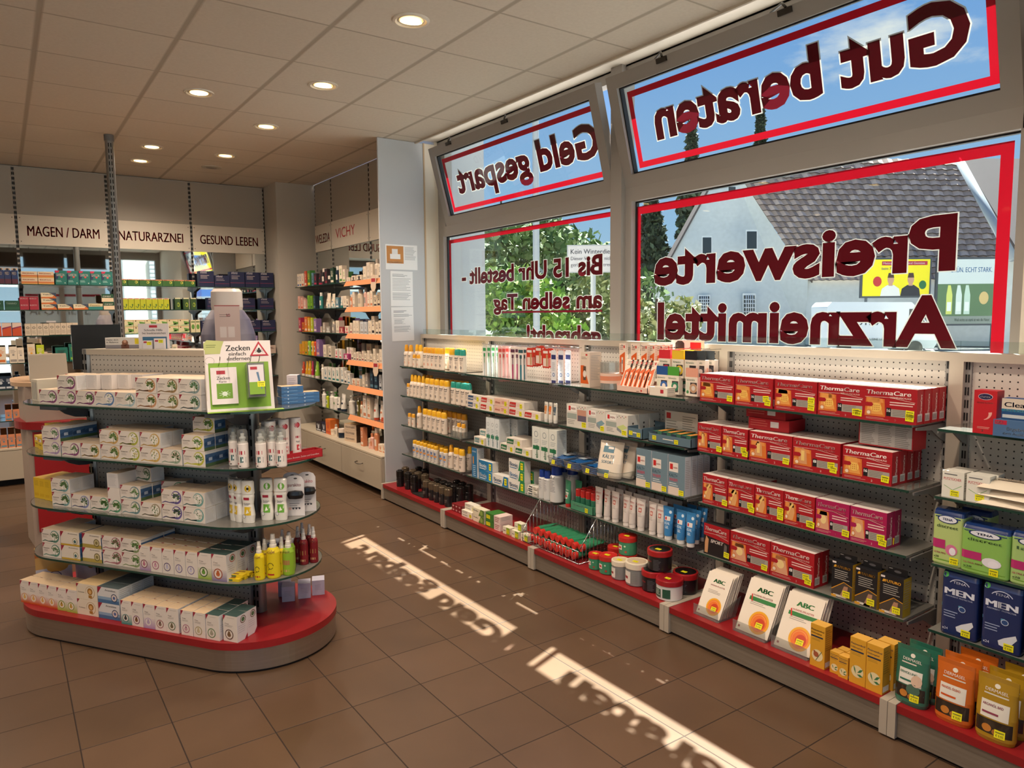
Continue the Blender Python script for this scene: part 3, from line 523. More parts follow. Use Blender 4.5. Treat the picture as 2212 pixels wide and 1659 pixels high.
BAYD = ('wall shelving bay with sunscreen bottles, beside the grey side panel', 'wall shelving bay with toothpaste boxes and hanging toothbrushes', 'wall shelving bay with thermometers, cold packs and tubes', 'wall shelving bay filled with red heat-wrap cartons', 'wall shelving bay with incontinence packs at the right picture edge')
for b in range(5):
    y1, y0 = BY[b], BY[b + 1]; t = empty('wall_shelf_unit', (0, 0, 0)); tagp(t, BAYD[b], 'shelving unit', 'wall shelving bays under the windows')
    t.location = (XB, y0, 0); W = y1 - y0
    K().box((0, .045, .135), (.02, W - .045, 1.345), 'FFFFFF').build('back_panel', PEGX, t)
    K().box((-.03, 0, 1.342), (.03, W, 1.375), 'FFFFFF').build('top_rail', FRAME, t)
    k = K()
    for s, yy in ((1, 0), (-1, W)):
        a, b_ = sorted((yy, yy + s * .025)); k.box((-.03, a, 0), (.02, b_, 1.342), 'B9AD9D'); a, b_ = sorted((yy + s * .025, yy + s * .046)); k.box((-.012, a, 0), (.02, b_, 1.342), '8E8A86')
        for i in range(25):
            for q in (.029, .038): c = yy + s * q; k.box((-.0135, c - .0025, .16 + i * .048), (-.011, c + .0025, .19 + i * .048), '141416')
    k.build('slotted_post', SHEET, t)
    K().box((-.005, 0, 1.375), (.0, W, 1.418), 'FFFFFF').build('glass_upstand', PANE, t)
    for z in SZ:
        sh = K().box((XF - XB + .002, .045, z - .009), (-.012, W - .045, z), 'FFFFFF').build('glass_shelf', SHELF, t)
        K().box((XF - XB, .045, z - .009), (XF - XB + .002, W - .045, z), 'FFFFFF').build('glass_edge', EDGE, sh)
        for yy in (.035, W - .041):
            k = K().prism([(XF - XB + .02, z - .01), (-.012, z - .01), (-.012, z - .085), (-.05, z - .07), (-.12, z - .03), (XF - XB + .02, z - .02)], yy, yy + .006, '6E6C6A', axis='y'); k.build('shelf_bracket', SHEET, t)
    # plinth
    K().box((2.527 - XB, .03, .107), (0, W - .03, .135), 'FFFFFF').build('plinth_top', REDL, t, bevel=.004)
    K().box((2.535 - XB, .03, .014), (2.56 - XB, W - .03, .107), 'FFFFFF').build('plinth_front', BRUSH, t)
    K().box((2.55 - XB, .0, 0), (2.6 - XB, W, .014), 'FFFFFF').build('kick_strip', KICK, t)
    for yy in (.001, W - .029): K().box((2.522 - XB, yy, .008), (-.03, yy + .028, .137), 'B9AD9D').build('plinth_end_cap', FRAME, t)

# island
IO = (.93, 3.42); IA = math.atan2(-.82007, .57226)
isl = empty('island_display', (IO[0], IO[1], 0), IA); tagp(isl, 'free-standing rounded island with red base and glass shelves full of tea boxes', 'display stand')
def stadium(r, l, n=24): return [(r * math.cos(a), r * math.sin(a)) for a in [-PI / 2 + PI * i / n for i in range(n + 1)]] + [(-l + r * math.cos(a), r * math.sin(a)) for a in [PI / 2 + PI * i / n for i in range(n + 1)]]
K().prism(stadium(.344, 1.0, 40), .012, .108, 'FFFFFF').build('base_band', BAND, isl); K().prism(stadium(.335, 1.0), 0, .012, 'FFFFFF').build('kick_strip', KICK, isl)
K().prism(stadium(.350, 1.0, 48), .108, .14, 'FFFFFF').build('base_top', REDL, isl, bevel=.005)
IZ = (1.13, .885, .63, .38)
for z in IZ:
    g = K().prism(stadium(.289, 1.0), z - .009, z, 'FFFFFF').build('glass_shelf', SHELF, isl)
    P = stadium(.291, 1.0, 24); n = len(P); k = K(); k.add([(x, y, z - .009) for x, y in P] + [(x, y, z) for x, y in P], [(i, (i + 1) % n, n + (i + 1) % n, n + i) for i in range(n)], 'FFFFFF'); k.build('glass_edge', EDGE, g)
    for x in (0, -1.0):
        k = K()
        for sg in (-1, 1): k.prism([(x + .012 * math.cos(a) + .0, sg * .11 + .105 * math.sin(a)) for a in ()] or [(sg * .025, z - .012), (sg * .2, z - .012), (sg * .19, z - .035), (sg * .15, z - .065), (sg * .1, z - .085), (sg * .05, z - .092), (sg * .025, z - .09)], x - .004, x + .004, '55565A', axis='x')
        k.box((x - .01, -.2, z - .02), (x + .01, .2, z - .009), '6A6C70').box((x - .06, -.235, z - .035), (x + .06, -.19, z - .010), '7A7C80'); k.build('shelf_bracket', SHEET, isl)
for x in (0, -1.0):
    k = K().lathe([(.029, .14), (.029, 1.378), (.0, 1.379)], '8C8A88', 24, (x, 0, 0))
    for i in range(25):
        for a in (-1.9, -1.25) if x == 0 else (-1.9, -1.25, -2.6, -3.1): cx_, cy_ = x + .0285 * math.cos(a), .0285 * math.sin(a); k.box((cx_ - .003, cy_ - .003, .17 + i * .048), (cx_ + .003, cy_ + .003, .2 + i * .048), '17171A')
    k.build('slotted_post', mat('post_metal', rough=.35, metal=.7, attr=True), isl)
K().box((-.965, -.022, .14), (-.035, .022, 1.35), 'FFFFFF').build('perforated_panel', PEGI, isl)
K().box((-1.0, -.026, 1.35), (0, .13, 1.378), 'FFFFFF').build('top_rail', FRAME, isl, bevel=.003)
def iw(x, y, z=0): c, s = math.cos(IA), math.sin(IA); return (IO[0] + c * x - s * y, IO[1] + s * x + c * y, z)

# ceiling pole
t = empty('ceiling_pole', (.79, 6.62, 0)); tagp(t, 'round slotted metal pole from floor to ceiling in front of the back shelves', 'pole'); k = K().lathe([(.032, 0), (.032, H - .001)], '8C8A88', 24)
for i in range(60):
    for a in (-1.9, -1.35): cx_, cy_ = .0315 * math.cos(a), .0315 * math.sin(a); k.box((cx_ - .003, cy_ - .003, .1 + i * .047), (cx_ + .003, cy_ + .003, .13 + i * .047), '17171A')
k.build('pole_tube', MAT['post_metal'], t); K().lathe([(.036, H - .05), (.036, H - .001)], '6E6C6A', 24).build('pole_collar', SHEET, t)

# shelving with mirrors against the back wall
SBZ = (1.853, 1.617, 1.378, 1.13, .89, .6); BX = (-2.13, -1.36, -.59, .18, .945, 1.72, 2.495)
SIGN = mat('sign_board_cream', 'D9CDBC', .35); UP = mat('upper_board', 'A39A8E', .5)
BACKD = ('', '', 'mirrored shelf bay at the left picture edge, below a blank sign board', 'mirrored shelf bay under the MAGEN / DARM sign', 'mirrored shelf bay under the NATURARZNEI sign', 'mirrored shelf bay under the GESUND LEBEN sign')
BT = (None, None, None, 'MAGEN / DARM', 'NATURARZNEI', 'GESUND LEBEN')
def shelf_bay(W, text, label, strips=(), sign_w=None, depth=.29, zs=SBZ, bold=.018):
    t = empty('mirror_shelf_unit'); tagp(t, label, 'shelving unit')
    K().box((.012, 0, 2.515), (W - .012, .02, H - .012), 'FFFFFF').build('upper_board', UP, t)
    s_ = K().box((.012, -.012, 2.235), (W - .012, .01, 2.515), 'FFFFFF'); s_ = s_.build('sign_board', SIGN, t)
    k = K(); f = k.face((0, -.0125, 2.235), (1, 0, 0), (0, 0, 1))
    for x in (.03, W - .03):
        for z in (.03, .25): f.disc(x, z, .005, '6E6458', 1)
    if text: f.text(text, W / 2, .085, .1, 'B01C22', w=sign_w or min(W * .78, .62), bold=bold, align='c', layer=2)
    k.build('sign_lettering', PAPER, s_)
    K().box((.012, .005, .34), (W - .012, .015, 2.235), 'FFFFFF').build('mirror', MIRROR, t)
    k = K()
    for x in (0, W):
        x_ = .006 if x == 0 else W - .006; k.box((x_ - .005, .003, .34), (x_ + .005, .02, H - .01), 'A8A098')
        for i in range(58): k.box((x_ - .0045, -.001, .36 + i * .045), (x_ + .0045, .004, .385 + i * .045), '101012')
    k.build('slotted_rail', SHEET, t)
    for i, z in enumerate(zs):
        sh = K().box((.002, -depth, z - .008), (W - .002, -.01, z), 'FFFFFF').build('glass_shelf', SHELF, t); K().box((.002, -depth - .002, z - .008), (W - .002, -depth, z), 'FFFFFF').build('glass_edge', EDGE, sh)
        k = K()
        for x in (.012, W - .016): k.prism([(-depth + .05, z - .01), (0, z - .01), (0, z - .12), (-.03, z - .1), (-.06, z - .05), (-depth + .05, z - .022)], x, x + .004, '77746F', axis='x')
        k.build('shelf_bracket', SHEET, t)
        if i in strips: K().prism([(-depth - .004, z + .002), (-depth - .03, z - .042), (-depth - .027, z - .044), (-depth - .001, z)], .005, W - .005, 'E89A6A', axis='x').build('price_strip', PLAST, t)
    c = K().box((0, -.335, .06), (W, 0, .34), 'FFFFFF').build('base_cabinet', mat('cabinet_laminate', 'B4A793', .5), t)
    K().box((-.0, -.345, .335), (W, 0, .35), 'FFFFFF').build('cabinet_top', mat('cabinet_edge', 'C4B6A0', .45), t)
    d = K().box((.004, -.35, .065), (W - .004, -.336, .328), 'FFFFFF').build('drawer', MAT['cabinet_laminate'], t, bevel=.002)
    K().tube([(W / 2 - .06, -.35, .235), (W / 2 - .06, -.375, .232), (W / 2 - .03, -.385, .228), (W / 2 + .03, -.385, .228), (W / 2 + .06, -.375, .232), (W / 2 + .06, -.35, .235)], .004, 'B0A89C').build('drawer_handle', STEEL, d)
    K().box((0, -.27, 0), (W, -.02, .06), 'FFFFFF').build('kick_strip', KICK, t); return t
for i in range(2, 6):
    t = shelf_bay(BX[i + 1] - BX[i], BT[i], BACKD[i]); t.location = (BX[i], 8.36, 0)
    k = None
VY = (7.86, 7.38, 6.43, 5.56)
VZ = (1.85, 1.613, 1.371, 1.126, .892, .61)
for i, (txt, lb, st) in enumerate((('WELEDA', 'narrow mirrored shelf bay in the corner beside the grey pillar', ()), ('VICHY', 'middle mirrored shelf bay of the side wall, under thin red lettering', ()), (None, 'mirrored shelf bay with orange price strips next to the grey side panel', (0, 1, 2, 3, 4, 5)))):
    W = VY[i] - VY[i + 1]; t = shelf_bay(W, None if i == 1 else txt, lb, st, sign_w=.42 if i == 0 else None, depth=.25, zs=VZ)
    if i == 1: k = K(); f = k.face((0, -.0125, 2.235), (1, 0, 0), (0, 0, 1)); f.text('VICHY', .13, .095, .105, 'B01C22', w=.5, bold=0, layer=2); k.build('sign_lettering', PAPER, t)
    t.location = (2.9, VY[i], 0); t.rotation_euler.z = -PI / 2

# counter behind the island
t = empty('sales_counter', (.12, 5.75, 0)); tagp(t, 'beige sales counter with a red ring ledge behind the island', 'counter')
K().prism([(-.02, .0), (1.25, .0), (1.25, .75), (-.04, .75), (-.05, .3)], .0, 1.085, 'FFFFFF').build('counter_body', mat('counter_laminate', 'A89484', .5), t)
def dpoly(x0, x1, y0, y1, r, n=12):
    P = []
    for cx_, cy_, a0 in ((x1 - r, y0 + r, -PI / 2), (x1 - r, y1 - r, 0), (x0 + r, y1 - r, PI / 2), (x0 + r, y0 + r, PI)): P += [(cx_ + r * math.cos(a0 + PI / 2 * i / n), cy_ + r * math.sin(a0 + PI / 2 * i / n)) for i in range(n + 1)]
    return P
K().prism(dpoly(-.09, 1.35, -.1, .8, .3), 1.086, 1.112, 'FFFFFF').build('counter_top', mat('counter_top_wood', 'BE9C7C', .4), t, bevel=.004)
K().prism(dpoly(-.085, 1.3, -.12, .5, .3), .80, .85, 'FFFFFF').build('red_ledge', REDL, t, bevel=.008); K().box((.01, -.01, .1), (1.24, -.001, .78), 'FFFFFF').build('red_front', mat('red_front_panel', 'A01418', .5), t)
t = empty('card_terminal', (.25, 5.9, 1.112)); tagp(t, 'beige till screen housing seen from behind on the counter', 'till')
K().prism([(-.1, 0), (.1, 0), (.06, .18), (-.0, .18)], -.11, .11, '94897B', axis='x').build('screen_housing', PLAST, t, bevel=.008); K().box((-.09, -.07, 0), (.09, .07, .02), '1E2430').build('till_base', PLAST, t)
t = empty('monitor', (.56, 6.0, 1.112)); tagp(t, 'black computer monitor on the counter left of the ceiling pole', 'monitor')
K().box((-.155, -.015, .06), (.155, .015, .375), '0B0B0C').build('screen', PLAST, t, bevel=.004); K().box((-.02, 0, 0), (.02, .03, .1), '151515').build('stand_neck', PLAST, t); K().box((-.1, -.07, 0), (.1, .08, .012), '151515').build('stand_foot', PLAST, t)
# ================================================================ product kit
class Sf(Fc):
    """print on a curved body whose half width / half depth / centre at height z is fn(z)"""
    def __init__(s, k, fn, ex=2.2): s.k = k; s.fn = fn; s.ex = ex; s.L = 1
    def P(s, x, z):
        rx, ry, yc = s.fn(z); t = min(abs(x / rx), .995); return (x, yc - ry * (1 - t ** s.ex) ** (1 / s.ex) - .0004 * s.L, z)
    def rect(s, x0, y0, x1, y1, col, layer=None):
        if layer: s.L = layer
        nx = max(1, int(abs(x1 - x0) / .008)); nz = max(1, int(abs(y1 - y0) / .02))
        v = [s.P(x0 + (x1 - x0) * i / nx, y0 + (y1 - y0) * j / nz) for j in range(nz + 1) for i in range(nx + 1)]
        s.k.add(v, [(j * (nx + 1) + i, j * (nx + 1) + i + 1, (j + 1) * (nx + 1) + i + 1, (j + 1) * (nx + 1) + i) for j in range(nz) for i in range(nx)], col); return s
def interp(tab):
    def fn(z):
        for a, b in zip(tab, tab[1:]):
            if z <= b[0]: t = max(0, (z - a[0]) / ((b[0] - a[0]) or 1)); return tuple(a[i] + (b[i] - a[i]) * t for i in (1, 2, 3))
        return tab[-1][1:]
    return fn
def body(tab, col, draw=None, m=None, ex=2.2, n=20, name='body', parent=None, cols=None):
    """tab rows (z, rx, ry, yc)"""
    k = K(); k.loft([(r[1], r[2], r[0], r[3]) for r in tab], cols or col, n, ex)
    if draw: draw(Sf(k, interp(tab), ex))
    return k.build(name, m or PLAST, parent)
def carton(name, w, h, d, base, draw=None, top=None, side=None, sdraw=None, m=None, tdraw=None, dim=None):
    def mk():
        k = K().box((-w / 2, 0, 0), (w / 2, d, h), base, top=top, side=side)
        if draw: draw(k.face((-w / 2, 0, 0), (1, 0, 0), (0, 0, 1)), w, h)
        if sdraw: sdraw(k.face((w / 2, 0, 0), (0, 1, 0), (0, 0, 1)), d, h); sdraw(k.face((-w / 2, d, 0), (0, -1, 0), (0, 0, 1)), d, h)
        if tdraw: tdraw(k.face((-w / 2, 0, h), (1, 0, 0), (0, 1, 0)), w, d)
        return k.build(name, m or PAPER)
    p = Proto(mk); p.w, p.h, p.d = w, h, d; return p
def bottle(name, mkparts):
    def mk(): t = empty(name); mkparts(t); return t
    return Proto(mk)
_cnt = {}
def uniq(lb):
    """two things never share a label by accident"""
    _cnt[lb] = _cnt.get(lb, 0) + 1
    if _cnt[lb] == 1: return lb
    return lb
def run(proto, pos, rz, desc, place, cat, group, jit=.0):
    """pos [(x, y, z)..] ordered left to right"""
    n = len(pos)
    for i, p in enumerate(pos):
        lb = desc + (', %s' % ordn(i, n) if n > 1 else '') + ', ' + place
        proto.put(p, rz + rnd.uniform(-jit, jit), lb, cat, group)
PW = -PI / 2
BAY = ('sunscreen bay', 'toothpaste bay', 'thermometer bay', 'heat-wrap bay', 'rightmost bay')
SHN = ('top shelf', 'second shelf', 'third shelf', 'lowest shelf', 'red plinth')
def gz(s): return SZ[s] if s < 4 else .1352
def G(proto, b, s, ys, desc, cat, group, back=0.0, jit=.03, x=None, dz=0):
    X = (x if x is not None else (2.712 if s < 4 else 2.56)) + back
    run(proto, [(X, y, gz(s) + dz + .0005) for y in ys], PW, desc, '%s of %s' % (SHN[s], BAY[b]), cat, group, jit)
def tag1(f, x, y): f.tag(x, y, .024, .018)

# ---- sunscreen bay
def sun_flat(cap, mark):
    def parts(t):
        tab = [(0, .027, .017, .02), (.004, .031, .02, .02), (.1, .032, .021, .02), (.118, .031, .02, .02), (.126, .03, .019, .02)]
        def d(f): f.text('ladival', -.024, .098, .012, '1C2430', w=.047, bold=.03).rect(-.024, .087, .022, .091, '1C2430').lines(-.02, .08, .018, 4, .006, '9A9088', .002).arc(0, .036, .009, 0, 360, .003, .003, mark, n=14).disc(0, .036, .004, mark)
        body(tab, 'ECDCCB', d, parent=t); body([(.124, .031, .0195, .02), (.15, .03, .019, .02), (.163, .027, .017, .02), (.168, .023, .014, .02)], cap, parent=t, name='cap')
    return bottle('sunscreen_bottle', parts)
def sun_spray(cap, mark):
    def parts(t):
        tab = [(0, .024, .024, .026), (.004, .026, .026, .026), (.105, .026, .026, .026), (.12, .02, .02, .026), (.125, .016, .016, .026)]
        def d(f): f.text('ladival', -.018, .085, .012, '1C2430', w=.036, bold=.03).rect(-.018, .076, .016, .079, '1C2430').lines(-.015, .07, .014, 4, .006, '9A9088', .002).arc(0, .034, .008, 0, 360, .003, .003, mark)
        body(tab, 'ECDCCB', d, parent=t, ex=2); K().lathe([(.017, .122), (.017, .15), (.014, .168), (.012, .177), (.006, .179)], cap, 16, (0, .026, 0)).build('spray_cap', PLAST, t)
    return bottle('sunscreen_spray', parts)
OR, YE, TE = 'E8A52A', 'F2B82C', '2E9C8C'
S_or = sun_flat(OR, 'DD7440'); S_ye = sun_flat(YE, '23262E'); S_te = sun_flat(TE, '22344A'); P_or = sun_spray(OR, 'DD7440'); P_ye = sun_spray(YE, '23262E')
def small_tube(t):
    def d(f): f.text('ladival', -.014, .06, .009, '1C2430', w=.028, bold=.02).arc(0, .025, .007, 0, 360, .003, .003, 'DD7440')
    body([(0, .019, .014, .016), (.075, .02, .015, .016)], 'ECDCCB', d, parent=t); body([(.075, .02, .015, .016), (.098, .018, .013, .016), (.104, .014, .01, .016)], OR, parent=t, name='cap')
S_sm = bottle('sunscreen_tube', small_tube)
def aero(t):
    def d(f): f.rect(-.02, .03, .02, .085, '8AA0C8').text('ladival', -.014, .07, .01, '1C2E5A', w=.028, layer=3).rect(-.018, .045, .018, .06, 'E09A50', 3).lines(-.014, .026, .014, 3, .006, '6C7688', .002)
    body([(0, .021, .021, .024), (.1, .022, .022, .024), (.108, .018, .018, .024)], 'E6DDD2', d, parent=t, ex=2); K().lathe([(.02, .106), (.02, .128), (.016, .134)], YE, 16, (0, .024, 0)).build('cap', PLAST, t)
A_or = bottle('sunscreen_aerosol', aero)
g = 'sunscreen products in the first wall bay'
G(P_or, 0, 0, (5.406, 5.328), 'orange-capped sunscreen spray in front', 'bottle', g); G(P_ye, 0, 0, (5.382 - .02, 5.30), 'orange-capped sunscreen spray in back row', 'bottle', g, .075)
G(S_sm, 0, 0, (5.25, 5.185), 'small orange-capped sunscreen tube', 'tube', g)
G(S_or, 0, 0, (5.063, 5.0, 4.94), 'orange-capped sunscreen bottle with orange mark', 'bottle', g); G(S_ye, 0, 0, (4.875, 4.81), 'yellow-capped sunscreen bottle with black mark', 'bottle', g)
G(S_ye, 0, 0, (4.85, 4.79, 4.68, 4.62), 'yellow-capped sunscreen bottle in back row', 'bottle', g, .075); G(S_ye, 0, 0, (4.655,), 'lone yellow-capped sunscreen bottle beside teal ones', 'bottle', g); G(S_te, 0, 0, (4.577, 4.503), 'teal-capped after-sun bottle', 'bottle', g)
G(S_sm, 0, 1, (5.367,), 'small orange-capped sunscreen tube', 'tube', g); G(P_ye, 0, 1, (5.31, 5.25, 5.19, 5.12), 'sunscreen spray in front row', 'bottle', g); G(P_or, 0, 1, (5.26, 5.2, 5.14), 'sunscreen spray in back row', 'bottle', g, .08)
G(S_ye, 0, 1, (5.04, 4.965, 4.89, 4.81, 4.74), 'yellow-capped sunscreen bottle in front row', 'bottle', g); G(S_or, 0, 1, (5.0, 4.93, 4.86, 4.79, 4.72, 4.65, 4.58), 'yellow-capped sunscreen bottle in back row', 'bottle', g, .07); G(S_te, 0, 1, (4.64, 4.565, 4.495, 4.43), 'teal-capped after-sun bottle', 'bottle', g)
G(S_sm, 0, 2, (5.357, 5.29), 'small orange-capped sunscreen tube', 'tube', g); G(P_or, 0, 2, (5.2,), 'sunscreen spray beside the small tubes', 'bottle', g)
G(S_ye, 0, 2, (5.09, 5.015, 4.94, 4.865, 4.79), 'yellow-capped sunscreen bottle in front row', 'bottle', g); G(S_or, 0, 2, (5.06, 4.98, 4.9, 4.83, 4.76, 4.69, 4.62), 'yellow-capped sunscreen bottle in back row', 'bottle', g, .075)
G(A_or, 0, 3, (5.285, 5.225, 5.165, 5.105, 5.04, 4.985, 4.93, 4.84, 4.78), 'slim orange-capped sunscreen aerosol in front row', 'can', g); G(A_or, 0, 3, (5.25, 5.19, 5.13, 5.07, 5.0, 4.95, 4.88), 'slim orange-capped sunscreen aerosol in back row', 'can', g, .06)
G(P_or, 0, 3, (4.7,), 'sunscreen spray right of the aerosols', 'bottle', g); G(S_ye, 0, 3, (4.612, 4.536), 'yellow-capped sunscreen bottle at right end', 'bottle', g); G(P_ye, 0, 3, (4.56,), 'sunscreen spray behind the right end bottles', 'bottle', g, .075)
def basket_small():
    t = empty('clear_basket'); k = K()
    for a in ((-.08, 0, 0, .08, .004, .05), (-.08, .11, 0, .08, .114, .05), (-.08, 0, 0, -.076, .114, .05), (.076, 0, 0, .08, .114, .05), (-.08, 0, 0, .08, .114, .003)): k.box(a[:3], a[3:], 'FFFFFF')
    k.build('basket_wall', CLEAR, t); return t
o = basket_small(); o.location = (2.715, 4.59, .6245); o.rotation_euler.z = PW; tagp(o, 'small clear plastic basket of lip balms, right end of third shelf, sunscreen bay', 'basket')
def balm(t): K().lathe([(.011, 0), (.011, .06), (.0105, .062), (.0105, .078), (.009, .08)], ['EDE6DA', 'EDE6DA', 'DCD0C0', 'F0EAE0'], 12).build('balm_tube', PLAST, t)
BALM = bottle('lip_balm', balm); run(BALM, [(2.73, 4.645, .628), (2.73, 4.6, .628), (2.76, 4.62, .628), (2.76, 4.57, .628), (2.73, 4.545, .628)], PW, 'white lip balm stick', 'clear basket of sunscreen bay', 'lip balm', 'lip balms in the clear basket')
G(S_sm, 0, 2, (4.6, 4.535), 'small white tube standing in the clear basket', 'tube', g, .02, dz=.004)
def jar(lid, lab):
    def parts(t):
        K().lathe([(.028, 0), (.03, .004), (.03, .078), (.028, .08)], '1B1A1C', 20, (0, .04, 0)).build('jar_body', PLAST, t); K().lathe([(.03, .081), (.031, .085), (.031, .128), (.028, .133), (.017, .134), (.017, .139), (.0, .14)], lid, 20, (0, .04, 0)).build('jar_lid', mat('dark_glossy_lid', rough=.18, attr=True, metal=.4), t)
        k = K(); f = Sf(k, lambda z: (.03, .03, .04), 2); f.rect(-.02, .03, .02, .06, lab).text('VICHY', -.014, .045, .008, 'B0A89C', w=.028, layer=3).lines(-.014, .04, .014, 2, .006, '8A837A', .002, 3); k.build('jar_label', PAPER, t)
    return bottle('black_jar', parts)
J1 = jar('2A2624', '2A2628'); J2 = jar('6A5C4A', '30282A')
def GJ(ps, desc, grp, pr=J1): run(pr, [(x, y, .1356) for x, y in ps], PW, desc, 'red plinth of sunscreen bay', 'jar', grp, .2)
GJ([(2.57, 5.33), (2.58, 5.2), (2.57, 5.075)], 'dark jar of left cluster, front row', 'dark jars on the red plinth'); GJ([(2.66, 5.4), (2.66, 5.28), (2.655, 5.17), (2.66, 5.06)], 'dark jar of left cluster, middle row', 'dark jars on the red plinth', J2); GJ([(2.75, 5.33), (2.75, 5.22)], 'dark jar of left cluster, back row', 'dark jars on the red plinth')
GJ([(2.57, 4.86), (2.57, 4.78), (2.57, 4.7), (2.57, 4.62), (2.57, 4.53)], 'dark jar of right cluster, front row', 'dark jars on the red plinth', J2); GJ([(2.66, 4.85), (2.66, 4.77), (2.66, 4.69), (2.66, 4.61), (2.66, 4.52)], 'dark jar of right cluster, middle row', 'dark jars on the red plinth'); GJ([(2.75, 4.72), (2.75, 4.63), (2.75, 4.54)], 'dark jar of right cluster, back row', 'dark jars on the red plinth')
k = K().box((-.09, 0, 0), (.09, .1, .006), '1E1C1A'); f = k.face((-.09, 0, .006), (1, 0, 0), (0, 1, 0)); f.lines(.03, .07, .14, 3, .012, '5C554C', .003); o = k.build('brochure', PAPER, None, (2.57, 4.95, .1357), PW); tagp(o, 'dark flat brochure between the two jar clusters on the red plinth', 'brochure')

# ---- toothpaste bay
def tp(word, c, wc='F4EEE6', base='EADFD2', tagx=.12, accent=None, wd=.075, w=.168, h=.048, d=.036):
    def dr(f, w, h):
        f.poly([(.004, h * .18), (wd, h * .18), (wd + .006, h * .85), (.01, h * .85)], c, 1); f.text(word, .012, h * .34, h * .34, wc, w=wd - .016, bold=.03, layer=2); f.lines(wd + .012, h * .75, w * .95, 3, h * .16, accent or c, h * .06, 1)
        f.tag(tagx, h * .12, .026, h * .6)
    return carton('toothpaste_box', w, h, d, base, dr)
def dside(f, d, h): f.lines(d * .1, h * .9, d * .9, max(3, int(h / .012)), .009, 'A6A29C', .0025, 1)
ARO = tp('aronal', '25466E'); ELR = tp('elmex', 'C4302A', accent='E0A090'); ELP = tp('elmex', 'E6B8A4', 'B03028', 'E8C4B0', accent='B83A30'); ELG = tp('elmex', '1E6A3C', accent='A8C0A8'); MER = tp('meridol', '6E9494', 'ECE8E0', w=.14, h=.05, wd=.07, tagx=.1)
g = 'toothpaste boxes in the second wall bay'
def G2(pr, s, lst, desc, cat='box', grp=g, **k): G(pr, 1, s, lst, desc, cat, grp, **k)
G2(ARO, 1, (4.34,), 'blue-labelled toothpaste box, bottom layer'); G2(ELR, 1, (4.165,), 'red-labelled toothpaste box, bottom layer left'); G2(ELP, 1, (3.99,), 'peach toothpaste box, bottom layer'); G2(ELR, 1, (3.815,), 'red-labelled toothpaste box, bottom layer middle'); G2(ELR, 1, (3.64,), 'red-labelled toothpaste box, bottom layer right end')
G2(ARO, 1, (4.33,), 'blue-labelled toothpaste box, upper layer', dz=.049); G2(ELR, 1, (4.155,), 'red-labelled toothpaste box, upper layer left', dz=.049); G2(ELP, 1, (3.985,), 'peach toothpaste box, upper layer', dz=.049); G2(ELR, 1, (3.81,), 'red-labelled toothpaste box, upper layer right', dz=.049)
for r_, bk in enumerate((.037, .074, .111)):
    rn = ('second row', 'third row', 'fourth row')[r_]
    for q in (0, 1): G2(ELR, 1, (4.16, 3.985, 3.81)[:3 if r_ < 2 else 2 + q * 0], 'toothpaste box in %s, %s layer' % (rn, ('bottom', 'upper')[q]), back=bk, dz=.049 * q)
def tubeup(c):
    def parts(t):
        tab = [(.018, .016, .013, .014), (.06, .017, .01, .014), (.122, .019, .002, .014)]
        body(tab, 'E9E2D6', lambda f: f.rect(-.012, .05, .012, .1, c).text('elmex', -.011, .104, .006, '2C2C34', w=.022, layer=2), parent=t); K().lathe([(.013, 0), (.014, .018)], 'E4E0D8', 16, (0, .014, 0)).build('cap', PLAST, t)
    return bottle('small_toothpaste_tube', parts)
for c, y, nm in (('D08A50', 3.511, 'left of three standing small toothpaste tubes, orange print'), ('E07A3A', 3.467, 'middle of three standing small toothpaste tubes, bright orange print'), ('50606E', 3.42, 'right of three standing small toothpaste tubes, grey print')):
    G2(tubeup(c), 1, (y,), nm, 'tube', 'small standing toothpaste tubes')
def tall(word, c, w, h, d, base='DDE2E2', top_c=None, vc='4E8088'):
    def dr(f, w, h):
        f.text(word, w * .62, h * .08, w * .38, vc, w=h * .5, vert=True, bold=.03, layer=2) if False else None
        f.rect(w * .1, h * .3, w * .9, h * .42, c, 1); f.arc(w / 2, h * .78, w * .22, 0, 360, w * .05, w * .05, '7E8C90', 1); f.lines(w * .2, h * .62, w * .9, 3, .01, '9AA6A8', .003, 1)
        vs, fs, tw = text_mesh(word, .02, 0); s_ = h * .42 / tw; f.L = 3; f.k.add([f.P(w * .72 - b * s_ * 1.0, h * .04 + a * s_) for a, b in vs], fs, vc)
    return carton('tall_mouthwash_box', w, h, d, base, dr, sdraw=dside)
MT = tall('meridol', '3E8A5C', .052, .203, .09); ET = tall('elmex', '2E7A50', .08, .205, .075, 'E2E4DC', vc='1E6A46')
G2(MER, 2, (4.268,), 'meridian-style white toothpaste box, bottom of two' if False else 'white toothpaste box with grey-green label, lower of pair'); G2(MER, 2, (4.235,), 'white toothpaste box with grey-green label, upper of pair', dz=.051, back=.03)
G2(MT, 2, (4.15, 4.096, 4.042), 'tall white mouthwash carton, vertical lettering', 'box', 'tall mouthwash cartons'); G2(MT, 2, (4.02, 3.966), 'tall white mouthwash carton in back row', 'box', 'tall mouthwash cartons', back=.1)
G2(ELG, 2, (3.92, 3.745), 'green-labelled toothpaste box, bottom layer'); G2(ELG, 2, (3.84,), 'green-labelled toothpaste box, upper layer', dz=.049)
for r_ in (1, 2, 3): G2(ELG, 2, (3.84, ), 'green toothpaste box, upper layer, row %s' % ('two', 'three', 'four')[r_ - 1], dz=.049, back=.037 * r_); G2(ELG, 2, (3.92, 3.745), 'green toothpaste box, bottom layer, row %s' % ('two', 'three', 'four')[r_ - 1], back=.037 * r_)
